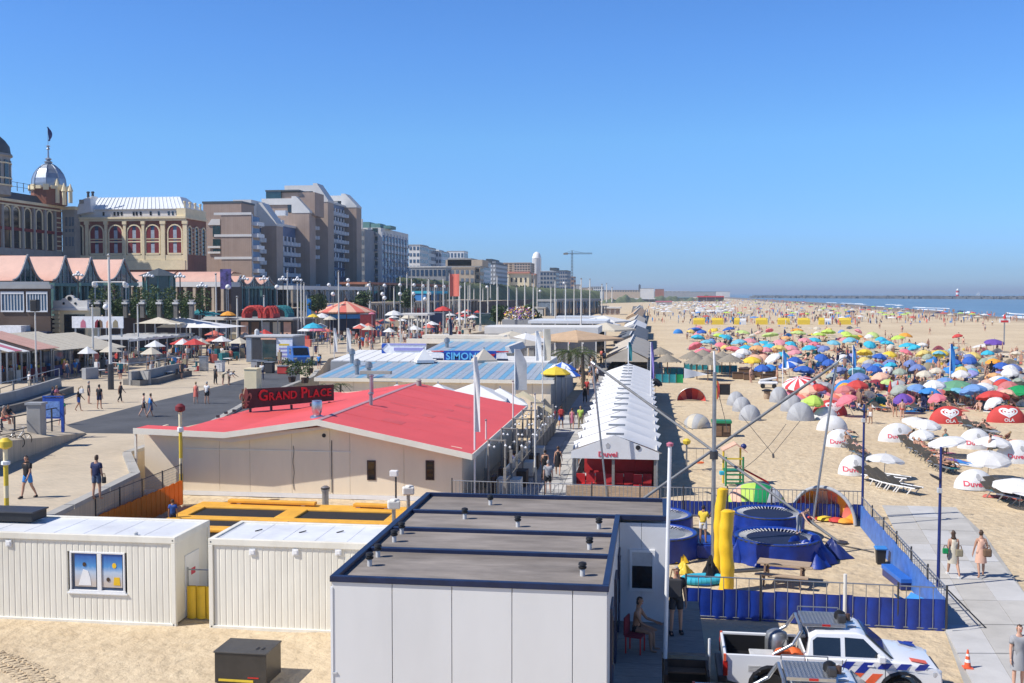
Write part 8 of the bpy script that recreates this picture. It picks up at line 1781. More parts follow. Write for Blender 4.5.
# terrace of the red restaurant along the walkway
t=thing('restaurant_terrace','grey fenced terrace with light strings along the right side of the red restaurant','terrace',(0,0,0));Xt=-7.15
B('floor','dark_wood',t,-8.4,Xt,50.2,76,0,.12)
for k in range(12):y=50.4+k*2.2;B('fence_panel','grey_wood',t,Xt-.05,Xt+.03,y+.06,y+2.14,.12,1.05);B('glass_screen','pale_glass',t,Xt-.02,Xt,y+.1,y+2.1,1.08,1.7);B('post','grey_wood',t,Xt-.07,Xt+.07,y-.06,y+.06,0,2.3 if k%2 else 1.75)
for k in range(5):y=52+k*4.6;m=MB();m.tube((-8.2,y,0),(-8.2,y,2.9),.06,6);m.tube((Xt-.2,y,0),(Xt-.2,y,2.9),.06,6);m.tube((-8.2,y,2.85),(Xt-.2,y,2.85),.05,6);m.build('pergola_frame',M['grey_wood'],t)
for r in range(3):
 for k in range(12):u=k/11;y=51+18*u;x=-8.0+.8*r;z=2.75-.35*abs(sin(u*pi*4));Lt('bulb','white_paint',t,[(0,-.09),(.075,0),(0,.09)],6,(x,y,z))
 K('path','cable','rope',t,[(-8.0+.8*r,51+18*k/24,2.84-.35*abs(sin(k/24*pi*4)))for k in range(25)],.012,4)
for k,(y,c_)in enumerate(((52,'off_white'),(54.5,'dark_wood'),(57.5,'cream_trim'),(60,'dark_wood'),(63,'off_white'))):m=MB();m.bx(-7.8,-6.6,y,y+1,.12,.9);m.build('table',M[c_],t);B('chair','brown_board',t,-8.1,-7.9,y+.1,y+.9,.12,1.0)
p=P(509.5,470,0)
t=thing('terrace_gate','pale wooden gable gate at the far end of the restaurant terrace','gate',(X(523,77),77,0));zt=V(523,391,77).z
K('prisy','roof_beam','sandstone',t,[(-2.2,zt-1.4),(0,zt),(2.2,zt-1.4),(2.2,zt-1.7),(0,zt-.35),(-2.2,zt-1.7)][::-1],-.1,.3)
for x in(-2,2):B('post','sandstone',t,x-.12,x+.12,-.05,.2,0,zt-1.3)
B('bar','dark_wood',t,-1.85,1.85,.0,.1,.9,1.0)
def feather(label,px,ptop,pbot,Y,wpx,mat,z=0,side=1,pole_top=None,taper=.4):
 a=V(px,ptop,Y);b=V(px,pbot,Y);w_=X(px+wpx,Y)-a.x;t=thing('feather_flag',label,'flag',(a.x,Y,z));m=MB();h1=a.z-z;h0=b.z-z;m.tube((0,0,0),(0,0,(V(px,pole_top,Y).z-z)if pole_top else h1),.05,6);m.build('pole',M['white_paint'],t)
 f=lambda u,v:(side*w_*u*(taper+(1-taper)*min(1,(1-v)*3))if v>.66 else side*w_*u,.08*sin(u*3+v*5),h0+(h1-h0)*v)
 m=MB();m.grid(f,4,10);m.grid(lambda u,v:tuple(Vector(f(1-u,v))+Vector((0,.02,0))),4,10);m.build('cloth',M[mat]if mat in M else FAB[mat],t,60)
feather('tall white feather flag in front of the red roof',474.5,357,432,51,5.5,'tent_white',0,1,355);feather('grey brown hanging banner beside the Simonis pavilion',515,349,390,80,12,'canvas_grey',0,1);feather('white feather flag left of the tall banner',536,331,362,100,5.5,'tent_white');feather('broad tan banner standing by the terrace parasols',544,329,361,100,7,'fabric_cream',0,1,None,.9);feather('white sail flag left of the carousel front',334,328,352,121,3,'tent_white',BZ);feather('white sail flag right of the carousel front',347,328,352,121,4,'tent_white',BZ);feather('small dark closed parasol on the pavilion roof',449,319,339,128,3.5,'navy_frame',0);feather('teal feather flag on the white tent ridge',628.5,342,361,94,4,'fabric_teal',0);feather('violet feather flag beside the tent row',651,342,379,82,3.5,'purple_fabric',0);
feather('pale blue feather flag left among the parasols',783,350,368,115,4.5,'fabric_sky',0);feather('pale blue feather flag in the middle of the parasols',853,345,368,118,4,'fabric_sky',0);feather('pale blue feather flag right among the parasols',950.5,344,371,112,6,'fabric_sky',0)
for px,a,b,lab in((486,421,487,'short white pole by the feather flag'),(513,382,462,'thin white pole on the restaurant terrace'),(542.5,350,420,'white pole at the pavilion corner by the walkway'),(535,395,486,'thin blue grey pole on the walkway')):mast(lab,px,a,b,.06,'pole',0,None,'thin white poles near the walkway')
# cafe corner by the walkway: umbrellas and screens
for i,(px,py,c_)in enumerate(((562,362,'white'),(566,368,'white'),(556,366,'yellow'))):p=V(px,py,92-i*1.5);stall_parasol(['white blue print parasol by the walkway, farther','white blue print parasol by the walkway, nearer','yellow parasol at the pavilion corner'][i],px,py,92-i*1.5,2.6,M['wedge_blue_white']if c_=='white' else FAB['yellow'],0)
t=thing('glass_fence','glass screen fence along the walkway edge by the palms','fence',(X(553,92),80,0),pi/2+.03)
for k in range(10):B('glass_panel','pale_glass',t,k*4+.08,k*4+3.9,-.02,.02,.1,1.5);T('post','galvanised',t,(k*4,0,0),(k*4,0,1.6),.05,6)
# ------------------------------------------------------------------ the row of tents along the walkway
def tent_bay(t,x0,x1,y0,y1,ze,zr,mat,scallop=0,seam=None,nm='roof_bay'):
 xm=(x0+x1)/2;m=MB();n=6
 def f(u,v):
  x=x0+(x1-x0)*u+(2*u-1)*.26*(1-sin(pi*v));k=1-abs(2*u-1);sag=-.28*sin(pi*v)*(1-.3*k)
  return(x,y0+(y1-y0)*v,ze+(zr-ze)*k**(.9)+sag*(.3+.7*(1-k)))
 m.grid(f,8,5)
 for s in(0,1):
  xx=x1 if s else x0;m.grid(lambda u,v:(xx+(.05 if s else-.05)*(1-v),y0+(y1-y0)*(u if s else 1-u),ze-.32+.32*v-.14*sin(pi*(u if s else 1-u))*.3),5,1)
 return m.build(nm,M[mat],t,50)
def tent_row():
# corners measured: near white pavilion
 nl,nr=P(573,452,2.2),P(657,452,2.2);fl,fr=P(607.6,371.7,2.2),P(650.3,371,2.2);y0,y1=53.2,fl.y;xl=lambda y:nl.x+(fl.x-nl.x)*(y-y0)/(y1-y0);xr=lambda y:nr.x+(fr.x-nr.x)*(y-y0)/(y1-y0)
 t=thing('beach_pavilion','long white ridged tent pavilion with red interior beside the walkway','tent pavilion',(0,0,0));n=15;ze,zr=2.2,3.05
 for k in range(n):
  a,b=y0+(y1-y0)*k/n,y0+(y1-y0)*(k+1)/n;tent_bay(t,xl(a),xr(a),a,b-.05,ze,zr,'tent_white')
  xm=(xl(a)+xr(a))/2;K('box','ridge_vent','galvanised',t,(xm,a+.15,zr+.06),(.9,.12,.10))
  for x in(xl(a),xr(a)):T('post','galvanised',t,(x,a,0),(x,a,ze),.05,6)
  B('side_wall','tent_grey',t,xr(a)-.04,xr(a)-.01,a+.05,b-.05,.02,2.0);B('side_screen','render_grey',t,xl(a)+.01,xl(a)+.05,a+.05,b-.05,.02,.9)
# front gable, valance and interior
 X0,X1=xl(y0),xr(y0);xm=(X0+X1)/2
 K('prisy','gable_cloth','tent_white',t,[(X0-.1,ze-.32),(X1+.1,ze-.32),(X1+.1,ze+.02),(xm,zr+.02),(X0-.1,ze+.02)],y0-.12,y0-.06)
 vs,fs=text_geo('Duvel',.36,.01);m=MB();m.add([(xm+v.x*1.15-.35,y0-.135-v.z,ze-.1+v.y)for v in vs],fs);m.build('lettering',M['duvel_red'],t)
 m=MB();q=.12;m.prisy([(xm-.35-q*.6,ze+.22),(xm-.35+q*.6,ze+.22),(xm-.35+q,ze+.38),(xm-.35,ze+.5),(xm-.35-q,ze+.38)],y0-.135,y0-.121);m.build('crest',M['logo_grey'],t)
 T('speaker','black_plastic',t,(xm+1.15,y0-.16,ze+.28),(xm+1.15,y0-.1,ze+.28),.12,12)
 B('back_panel','red_fabric',t,X0+.3,X1-.1,y0+4,y0+4.2,0,2.0);B('floor','dark_wood',t,X0,X1,y0-.6,y1,0,.06)
 for k,(u,w)in enumerate(((.22,.8),(.60,1.1),(.84,.9))):x=X0+(X1-X0)*u;B('red_banner','red_paint',t,x-w/2,x+w/2,y0+2.8,y0+3.0,.8,1.9)
 for k in range(8):u=.08+.115*k;x=X0+(X1-X0)*u;m=MB();m.bx(x-.22,x+.22,y0+.3+.25*(k%3),y0+.7+.25*(k%3),.42,.5);m.bx(x-.22,x+.22,y0+.66+.25*(k%3),y0+.72+.25*(k%3),.5,.98);m.bx(x-.18,x+.18,y0+.36+.25*(k%3),y0+.64+.25*(k%3),.06,.42);m.build('chair',M['red_fabric']if k%2 else M['red_paint'],t)
 for u in(.18,.55,.82):x=X0+(X1-X0)*u;m=MB();m.bx(x-.4,x+.4,y0+1.3,y0+2.0,.74,.78);m.lathe([(.05,.06),(.05,.74)],6,(x,y0+1.65,0));m.build('table',M['pale_plastic'],t)
 for u in(0.02,.48,.98):x=X0+(X1-X0)*u;B('front_post','grey_wood',t,x-.07,x+.07,y0,y0+.14,0,ze)
 B('plank_screen','pale_wood',t,X0-.3,X1+.1,y0-.9,y0-.75,.05,.62)
# following tents
 segs=[(127,170,'tent_beige',2.3,3.6,'beige peaked tent behind the white pavilion'),(172,228,'tent_slate',2.3,3.4,'dark slate grey tent in the middle of the row'),(232,270,'tent_white',2.3,3.5,'white tent beyond the slate one'),(274,330,'tent_beige',2.3,3.5,'pale grey tent before the orange one'),(335,480,'tent_tan',2.3,3.8,'orange tan tents at the far end of the row'),(485,600,'tent_beige',2.3,3.5,'farthest pale tents of the row')]
 tb=[(100,604,651.5),(127,610,650),(172,617,648),(230,623,646),(300,628,644.5),(480,634,642.5),(620,636,641.5)]
 for a,b,mt,ze_,zr_,lab in segs:
  for(ya,la,ra),(yb,lb,rb)in zip(tb,tb[1:]):
   if ya<=(a+b)/2<=yb:w=((a+b)/2-ya)/(yb-ya);x0,x1=X(la+(lb-la)*w,(a+b)/2),X(ra+(rb-ra)*w,(a+b)/2)
  q=thing('beach_tent',lab,'tent',(0,0,0),0,'tents in the row beside the walkway');nb=max(1,round((b-a)/7))
  for k in range(nb):tent_bay(q,x0,x1,a+(b-a)*k/nb,a+(b-a)*(k+1)/nb-.06,ze_,zr_,mt)
  m=MB();m.prisy([(x0,ze_-.3),(x1,ze_-.3),(x1,ze_),((x0+x1)/2,zr_),(x0,ze_)],a-.1,a-.04);m.build('gable_cloth',M[mt],q);B('ridge_strip','tent_white',q,(x0+x1)/2-.08,(x0+x1)/2+.08,a,b,zr_+.01,zr_+.10)
  for x in(x0,x1):m=MB();m.tube((x,a,0),(x,a,ze_),.06,6);m.tube((x,b,0),(x,b,ze_),.06,6);m.build('post',M['galvanised'],q,kind='stuff')
  B('side_wall','tent_slate',q,x1-.05,x1-.01,a,b,0,2.0);B('side_screen','render_grey',q,x0+.02,x0+.06,a,b,0,1.0)
tent_row()
# ------------------------------------------------------------------ beach furniture: one of each kind, then copies
def make_parasol(w=1.9,n=8):
 t=thing('beach_umbrella','x','beach umbrella',(0,0,-50));r=w/2;prof=[(r,1.60),(r*.9,1.73),(r*.62,1.94),(r*.3,2.09),(0,2.16)]
 m=MB();m.lathe(prof,n);m.f=[f for f in m.f if len(f)<n];m.m=[0]*len(m.f);k0=len(m.v)
 for i in range(n):
  a0,a1=2*pi*i/n,2*pi*(i+1)/n;m.add([(r*cos(a0),r*sin(a0),1.60),(r*cos(a1),r*sin(a1),1.60),(r*cos(a1),r*sin(a1),1.44),(r*.98*cos((a0+a1)/2),r*.98*sin((a0+a1)/2),1.38),(r*cos(a0),r*sin(a0),1.5)],[(0,1,2,3,4)])
 c=m.build('canopy',FAB['white'],t)
 T('pole','galvanised',t,(0,0,0),(0,0,2.36),.018,6);return t
UMB=make_parasol()
def umbrella(px,py,col,label,w=1.9,tilt=(0,0),group=None,zc=1.85,sz=1):
 p=P(px,py,zc);c=dup(UMB,(p.x,p.y,0),random.uniform(0,6),label,group,w/1.9,{'canopy':col});c.scale=(w/1.9,w/1.9,random.uniform(.88,1.1)*sz);c.rotation_euler=(tilt[0],tilt[1],random.uniform(0,6));return c
def make_lounger(dark=True):
 t=thing('sun_lounger','x','sun lounger',(0,0,-50));fm=M['white_paint' if dark else 'galvanised'];cm=mk('lounger_cloth',(.085,.075,.06),.7)
 m=MB();m.bx(-.3,.3,-.55,.75,.33,.38);m.build('bed',cm,t);m=MB();m.slab((-.3,-1.1,.72),(.3,-1.1,.72),(.3,-.56,.38),(-.3,-.56,.38),.04);m.build('backrest',cm,t)
 for s in(-1,1):m=MB();m.tube((s*.32,-.6,.37),(s*.32,.8,.37),.035,6);m.build('side_rail',fm,t)
 for y in(-.35,.5):m=MB();m.path([(-.32,y-.18,.02),(-.32,y+.1,.35),(.32,y+.1,.35),(.32,y-.18,.02)],.032,6);m.build('leg',fm,t)
 return t
LNG=make_lounger()
def lounger(x,y,rz,label,group,recolor=None):return dup(LNG,(x,y,0),rz,label,group,None,recolor)
def ell_shell(label,c,w,h,dep,col,rz=0,group=None,text=None,tcol='duvel_red',lean=0.0,tsize=.38,n=6,heart=False):
 """tilted shell parasol: its convex back faces local -Y"""
 t=thing('shell_parasol',label,'beach shelter',(c.x,c.y,0),rz,group)
 S_=lambda x,z:-dep*sqrt(max(0,1-(2*x/w)**2-(z/h)**2))
 for k in range(n):
  m=MB()
  def f(u,v):ph=pi*(k+u)/n;th=pi/2*v;return(w/2*sin(th)*cos(ph),-dep*cos(th),max(.0,h*sin(th)*sin(ph)))
  m.grid(f,4,7);m.grid(lambda u,v:tuple(Vector(f(1-u,v))*.985),4,7);m.build('canvas_panel',col[k%len(col)],t,60)
 T('pole','galvanised',t,(0,-dep*.9,h*.25),(0,.9,.05),.02,6)
 if text:
  vs,fs=text_geo(text,tsize,0);zt=h*(.17 if heart else.32);m=MB();ox=0 if heart else-w*.13;m.add([(v.x*1.05+ox,S_(v.x*1.05+ox,zt+v.y)-.018,zt+v.y)for v in vs],fs);m.build('lettering',M[tcol],t)
  if not heart:
   m=MB();q=.13;z0=h*.66;pts=[(-q*.5,z0-q),(q*.5,z0-q),(q,z0),(q*.5,z0+q*1.2),(-q*.5,z0+q*1.2),(-q,z0)];m.add([(x,S_(x,z)-.018,z)for x,z in pts],[tuple(range(6))]);m.build('crest',M['logo_grey'],t)
 if heart:
  for sc,nm in((1.0,'heart_band'),(.62,'heart_band'),(.3,'heart_band')):
   m=MB();pts=[]
   for k in range(25):a=2*pi*k/24;pts.append((sc*.42*w/2*(16*sin(a)**3)/15,h*.62+sc*.22*h*(13*cos(a)-5*cos(2*a)-2*cos(3*a)-cos(4*a))/13))
   q=.018*w
   for(x0,z0),(x1,z1)in zip(pts,pts[1:]):
    d=Vector((x1-x0,z1-z0));d.normalize();nx,nz=-d.y*q,d.x*q;vs=[(x0-nx,z0-nz),(x1-nx,z1-nz),(x1+nx,z1+nz),(x0+nx,z0+nz)];m.add([(x,S_(x,z)-.02,z)for x,z in vs],[(0,1,2,3)])
   m.build(nm,M['white_paint'],t)
 return t
# white Duvel shells, red ice-cream shells, grey shells
WH=[FAB['white']]
for px,py,w,h,lab,tx in((897,441,2.6,1.25,'white shell reading Duvel beside the row of bathers, middle of the beach',1),(975,448,2.3,1.3,'white shell reading Duvel left of a plain tilted one',1),(1018,462,2.9,1.35,'white shell reading Duvel cut by the right edge',1),(974,488,2.1,1.0,'nearest white shell reading Duvel, above the slab path',1),(853,474,1.7,1.1,'white shell reading Duvel in front of the white framed loungers',1),(839,446,2.0,1.15,'white shell reading Duvel beside the thin leaning pole',1),(832,430,2.3,1.1,'blank white shell behind the one at the leaning pole',0),(825,419,2.0,1.0,'small white shell under the red ice cream shell',0)):
 ell_shell(lab,P(px,py,0),w,h,.8,WH,R(4),'white beach shells','Duvel' if tx else None)
for px,py,w,h,lab in((948,423,2.9,1.35,'red ice cream shell with white heart, left of two in a row'),(1006,422,3.0,1.35,'red ice cream shell with white heart, right of two in a row')):
 ell_shell(lab,P(px,py,0),w,h,.8,[FAB['red']],0,'red ice cream shells','OLA','white_paint',0,.36,6,True)
ell_shell('red ice cream shell with white heart, leaning behind grey shells',P(829,415,0),3.4,1.3,1.0,[FAB['red']],R(28),'red ice cream shells','OLA','white_paint',0,.3,6,True)
GRY=[M['canvas_grey'],FAB['grey']]
for i,(px,py,w)in enumerate(((736,405,1.7),(742,411,1.7),(750,420,1.8),(779,402,1.8),(792,411,2.0),(800.5,420,2.2))):
 ell_shell('grey canvas shell, '+['farthest of the left three','middle of the left three','nearest of the left three','farthest of the right three','middle of the right three','nearest of the right three'][i],P(px,py,0),w,1.25 if i<3 else 1.45,.8,GRY,R(-6),'grey canvas shells on the sand')
PW=[FAB['coral'],FAB['rose'],FAB['peach']]
for i,(px,py,w)in enumerate(((800,397,3.0),(808,402,2.4),(847,403,3.6),(836,398,2.4),(908,399,2.0),(942,399,2.8),(956,403,3.0),(1010,401,3.4),(1022,405,2.4))):
 ell_shell('red and white striped shell, '+['farthest left behind the grey shells','second from the left','big one over dark loungers','left behind the big one','small one near closed red parasols','left of two overlapping','right of two overlapping','big one near the right edge','small one at the right edge'][i],P(px,py,0),w,1.3,.8,PW,R(10),'red white striped beach shells',n=12)
for i,(px,py,c_,w)in enumerate(((876.5,390,'maroon',2.0),(890,373,'khaki',2.6),(928,371,'khaki',2.4),(974,369,'sage',2.4),(984,366,'sage',2.2),(998,381,'lilac',2.4),(1006,382,'sage',2.8),(1018,384,'grey',2.8),(994,369,'charcoal',1.6),(755,362,'peach',2.6),(763,360,'peach',2.2),(843,362,'white',2.6),(851,361,'lilac',2.0),(619+71,333,'blue',1.6),(678,333.5,'sky',2.6),(932,364,'sky',1.8))):
 ell_shell('%s beach tent, %s'%({'maroon':'dark red','khaki':'tan grey','sage':'pale green','white':'white blue'}.get(c_,c_),['behind the closed red parasols','left among the blue parasols','near the middle flag','behind a yellow parasol at right','far right of the flag','at right beside the pale green one','large at right','at the right edge','low at the right','left in the middle rows','beside its twin','before the flag','right of the white blue one','alone by the tent row','longer, alone by the tent row','tilted near the flag'][i]),P(px,py,0),w,1.15,1.0,[FAB[c_]],R(20*((i%3)-1)),'small dome tents in the crowd')
# round parasols, colour by colour as they stand in rows
ROWS=[('white flat parasol','white',[(925,422,2.0,'beside the middle Duvel shell'),(914,418,2.0,'behind the parasol by the middle shell'),(992,440,2.2,'tilted right of a Duvel shell'),(988,455,2.3,'open over its own shadow'),(1020,480,2.6,'lowest at the right edge'),(950,436,2.3,'low beside the bathers'),(884,455,2.1,'above the white framed loungers'),(983.7,344,3.6,'alone on the far open sand'),(924,432,1.6,'over the line of bathers')]),('red parasol','red',[(819,385,2.2,'left before the striped shells'),(858,384.5,2.5,'beside dark red tent'),(994,393.5,3.1,'nearest at right'),(999.5,382,2.0,'left of two far right'),(1010,384.5,2.2,'right of two far right'),(959,334.5,2.2,'alone on far sand'),(847,386,2.2,'behind the rig pole')]),('green parasol','green',[(957,383.5,3.2,'large in the middle'),(1021,386,2.6,'cut by right edge')]),('sky blue parasol','sky',[(915,385.5,2.3,'left of a pair'),(928,388.5,2.3,'right of a pair'),(976.7,389,2.8,'with white hem right of the green one'),(945,378,2.3,'behind the green one'),(850,380,2.4,'by the rig pole top'),(1003,379,2.0,'near right edge')]),('deep blue parasol','blue',[(762.6,366,2.2,'left of the row'),(803,368,2.9,'large left of the rig pole'),(793,360,2.4,'behind the large one'),(819,355.6,2.3,'mid left'),(826,348,1.9,'far mid left'),(829,361,2.0,'before the mid left one'),(843.4,369.5,2.3,'under the rig pole top'),(860.7,376.3,2.4,'left of green tents'),(873,367,2.2,'second row left'),(864,363.5,2.0,'second row far left'),(878,355.6,2.3,'upper left of yellow ones'),(892,360,2.3,'upper middle'),(909,362.6,1.9,'centre'),(918.7,367.3,2.3,'centre near'),(957,361.7,2.0,'right of middle flag'),(967,355.6,2.1,'upper right'),(970,359,2.1,'under the upper right one'),(1001,363.5,2.3,'far right'),(1012,364,2.3,'farthest right'),(696,329,3.0,'far left row'),(730,328,3.2,'far left row, right one'),(702,331,2.2,'between two far left ones')]),('cyan parasol','cyan',[(697,336.5,2.6,'leftmost'),(707,340,2.6,'second'),(723,336,2.8,'third'),(740,341.5,2.8,'fourth'),(764,341.5,2.8,'fifth'),(770,345,2.4,'fifth row lower'),(813.6,338,2.6,'right of pinks'),(833,340.6,2.4,'before limes'),(851,340,2.6,'beside lime'),(868,341.5,2.2,'pale alone'),(881,338,2.2,'left of pair'),(887,341,2.4,'right of pair'),(908,343,2.8,'big at the right end'),(917,346.5,2.2,'last at the right end'),(788,343,2.2,'between pinks'),(810,346,2.4,'pale lower'),(746,345.5,2.4,'lower fourth')]),('pink parasol','pink',[(698.5,344,2.4,'leftmost'),(703,349,2.7,'leftmost lower'),(733,347,3.0,'large left'),(749,339,2.9,'upper left'),(780,340,2.5,'upper middle'),(804,340,2.7,'upper right'),(790.7,346,2.4,'middle'),(796,350,2.2,'middle lower'),(903,349,2.0,'right'),(720,343,2.4,'left between cyans'),(814,343,2.2,'right of upper right'),(845,338,2.2,'beside cyan at right')]),('yellow parasol','yellow',[(714,328.7,2.4,'far left'),(864.7,350.8,2.3,'left of the middle four'),(889,353,2.1,'second of the middle four'),(925.7,352.4,2.2,'third of the middle four'),(940,350,2.5,'fourth of the middle four'),(971.4,352.4,2.2,'right of the flag'),(777.5,347,2.4,'between pinks'),(866,357,1.8,'below left one'),(752,357,2.4,'left lower'),(690,331,2.0,'small far left')]),('orange parasol','orange',[(757,347.7,2.6,'between pink and cyan'),(797,329,3.0,'top of the lime group'),(904.6,334.5,2.6,'beside lime at right')]),('lime green parasol','lime',[(742,331,3.2,'left'),(771,332.5,3.6,'second'),(798,332,3.4,'third'),(819,333,3.0,'fourth'),(828,331.5,3.2,'fifth'),(851,335,3.6,'sixth'),(872,333.6,2.6,'small dome like'),(899,336.6,2.8,'last at right'),(718,335,2.6,'left beside cyan'),(845,333,2.6,'behind the sixth')]),('white parasol','white',[(742,351,2.2,'among left pinks'),(778,354,2.4,'mid'),(736,355,2.2,'left mid'),(1000,377,2.4,'far right'),(988,387,2.0,'right near'),(962,372,2.0,'beside flag'),(936,385,2.2,'mid right')]),('lilac parasol','purple',[(993.4,341,3.4,'beside big white one'),(905,396,1.6,'near bathers')])]
TIN={'white':'white','red':'red','green':'green'}
for nm,c_,L_ in ROWS:
 for px,py,w,lab in L_:umbrella(px,py,FAB[c_+random.choice(['','','_pale'])],'%s %s'%(nm,lab)if len(lab.split())>1 else '%s, the %s one of its row'%(nm,lab),w*(.86 if py>350 and c_ in('blue','red','sky')else 1),(random.gauss(0,.16),random.gauss(0,.16)),nm+'s on the beach',(1.3 if 'flat' in nm else 1.85 if w<3.3 else 1.9),.66 if 'flat' in nm else 1)
umbrella(801,378,M['wedge_red_white'],'red and white segmented parasol before the deep blue ones',3.2,(.3,.1));umbrella(790,362,M['wedge_blue_white'],'blue and white segmented parasol left of the large blue one',2.4,(.2,0));umbrella(655.5,381,FAB['black'],'black round parasol at the side of the white pavilion',1.3)
rng=random.Random(17)
for k in range(90):
 py=rng.uniform(326,398);lo,hi=(690,860)if py<334 else(690,700+(py-318)*10)if py<352 else(750,1022)if py<372 else(806,1022);px=rng.uniform(lo,hi)
 c=rng.choice(['white','lime','yellow','cyan','pink','grey','sage','cream','peach','sky','lilac','orange']);umbrella(px,py,FAB[c+rng.choice(['','_pale'])],'small %s parasol in a gap of the %s rows, %s part'%(c,'far' if py<345 else 'middle' if py<372 else 'near','left' if px<780 else 'centre' if px<880 else 'right'),rng.uniform(1.4,2.0),(rng.gauss(0,.22),rng.gauss(0,.22)),'small %s parasols between the rows'%c,1.7,.85)
# closed red parasols
for i,px in enumerate((890,897.5)):
 p=P(px,402,0);t=thing('closed_parasol','closed red parasol standing upright, %s of two'%['left','right'][i],'parasol',(p.x,p.y,0),0,'closed red parasols');m=MB();m.lathe([(.22,.75),(.2,1.1),(.05,2.0),(0,2.05)],8);m.build('folded_canopy',FAB['red'],t,60);T('pole','galvanised',t,(0,0,0),(0,0,.8),.02,6)
# yellow windbreak tents in the far row
for i,(px,wht)in enumerate(((698.4,0),(717,0),(739.4,1),(761,0),(783,0),(803,0),(824,1),(844,0))):
 p=P(px,324.5,0);k=p.y/1060;t=thing('windbreak_tent','yellow box tent of the far row, %s from the left'%['first','second','third','fourth','fifth','sixth','seventh','eighth'][i],'beach tent',(p.x,p.y,0),0,'yellow box tents in the far row');w_=10*k
 m=MB();m.prisx([(-.9,0),(.9,0),(.5,5.2*k),(-.2,6.6*k),(-.8,4.4*k)],-w_/2,w_/2 if not wht else 0);m.build('canvas',FAB['yellow'],t)
 m=MB();m.prisx([(-.95,0),(.8,0),(.4,4.8*k),(-.2,6*k),(-.8,4*k)],w_*.02 if wht else w_*.5,w_*.62);m.build('side_canvas',FAB['white' if wht else 'yellow'],t)
# straw parasols with teal screens
for i,(px,py,w)in enumerate(((667.5,356,3.4),(660,349,3.6),(692,353,3.4),(703,351.5,3.6),(712,355,3.6),(722,353.5,3.6),(730,356,3.4),(697,357.5,3.2),(708,358.5,3.0))):
 p=P(px,py,2.6);t=thing('straw_parasol','grey straw thatched parasol, %s'%['nearest the tent row','behind the nearest at the tents','left end of the cluster','second left at the back','centre front','centre back','right end of the cluster','front left','front centre'][i],'straw parasol',(p.x,p.y,0),i,'straw parasols by the tents');r=w/2
 m=MB();rng=random.Random(i);m.lathe([(r*(1+.0),1.95),(r*.7,2.25),(r*.3,2.62),(.1,2.85),(0,2.95)],14);m.lathe([(r*.97,1.93),(0,2.6)],14)
 for k in range(70):a=rng.uniform(0,6.3);q=rng.choice((.55,.8,1.0));z={.55:2.4,.8:2.17,1.0:1.96}[q];a2=a+.12;m.add([(r*q*cos(a),r*q*sin(a),z+.02),(r*q*cos(a2),r*q*sin(a2),z+.02),(r*(q+.07)*cos((a+a2)/2),r*(q+.07)*sin((a+a2)/2),z-.2)],[(0,1,2)])
 m.build('thatch',M['straw'],t,kind='stuff');T('trunk','wood',t,(0,0,0),(0,0,2.9),.06,7)
for i,(px0,px1,py)in enumerate(((655,683,383),(664,690,376.5),(713,737,373),(684,708,370))):
 a,b=P(px0,py,0),P(px1,py,0);t=thing('wind_screen','teal canvas wind screen, %s'%['nearest beside the pavilion','second beside the pavilion','right below the straw parasols','middle below the straw parasols'][i],'screen',(a.x,a.y,0),0,'teal wind screens');w_=b.x-a.x;n=4
 for k in range(n):m=MB();m.grid(lambda u,v:(w_*(k+u)/n,.06*sin(pi*u),.05+.95*v),3,1);m.grid(lambda u,v:(w_*(k+1-u)/n,.03+.06*sin(pi*u),.05+.95*v),3,1);m.build('canvas_panel',M['teal_fabric']if k!=n-1 or i else FAB['green'],t);T('post','wood',t,(w_*k/n,0,0),(w_*k/n,0,1.15),.03,5)
# small bar board, table clutter, beach tractor
p=P(722,400,0);t=thing('menu_board','black menu board on a wooden stand with surfboard beside','sign',(p.x,p.y,0));B('board','black_plastic',t,-.25,.75,-.04,.04,.5,1.5);B('frame','wood',t,-.3,.8,-.06,-.041,1.5,1.58)
for x in(-.2,.7):T('leg','wood',t,(x,0,0),(x,0,1.5),.03,5)
p=P(717,400,0);t=thing('surfboard','upright yellow red surfboard beside the menu board','surfboard',(p.x,p.y,0));
for k,c_ in enumerate(('red','yellow')):m=MB();m.prisy([(.24*cos(a)*(1 if 1 else 1),.95+.9*sin(a))for a in[pi*(k-.5+q/8)for q in range(9)]],-.03,.03);m.build('half_deck',FAB[c_],t)
for i,(px,py)in enumerate(((738,379),(749,380),(744,375),(757,377),(766,381),(771,378))):box_thing('beach_table','wooden table set in the dark sitting area, %s'%['left front','centre front','left back','centre back','right front','right back'][i],'table',px,py,1.3,.8,.75,'brown',0,top='dark_wood')
p=P(768,388,0);t=thing('beach_cart','white beach cart with folded parasols on the sand','cart',(p.x,p.y,0));K('bx','body','white_paint',t,-1.0,1.0,-.5,.5,.4,.7,bevel=.1)
for x in(-.6,.6):T('wheel','tyre',t,(x,-.56,.25),(x,-.44,.25),.25,12)
m=MB();m.tube((-.9,0,.8),(.9,.1,1.1),.12,8);m.build('folded_parasol',FAB['white'],t)
p=P(767,399,0);t=thing('barrel_table','round dark topped barrel table on the open sand','table',(p.x,p.y,0));K('lathe','barrel','pale_wood',t,[(.28,0),(.34,.35),(.28,.75)],12,smooth=50);K('lathe','top','black_plastic',t,[(.5,.75),(.52,.84),(.2,.95),(0,.96)],14,smooth=40)
p=P(1004,345,0);h=zat(p,316);t=thing('rescue_post','lifeguard post with red white board at the far right','sign post',(p.x,p.y,0));T('post','galvanised',t,(0,0,0),(0,0,h),.12,6);B('board','white_paint',t,-1.0,1.0,-.1,.1,h-1.3,h-.5);B('red_mark','red_paint',t,-.7,.7,-.12,-.101,h-1.25,h-.85);Lt('top','red_paint',t,[(.3,h-.5),(.1,h+.3)],8)
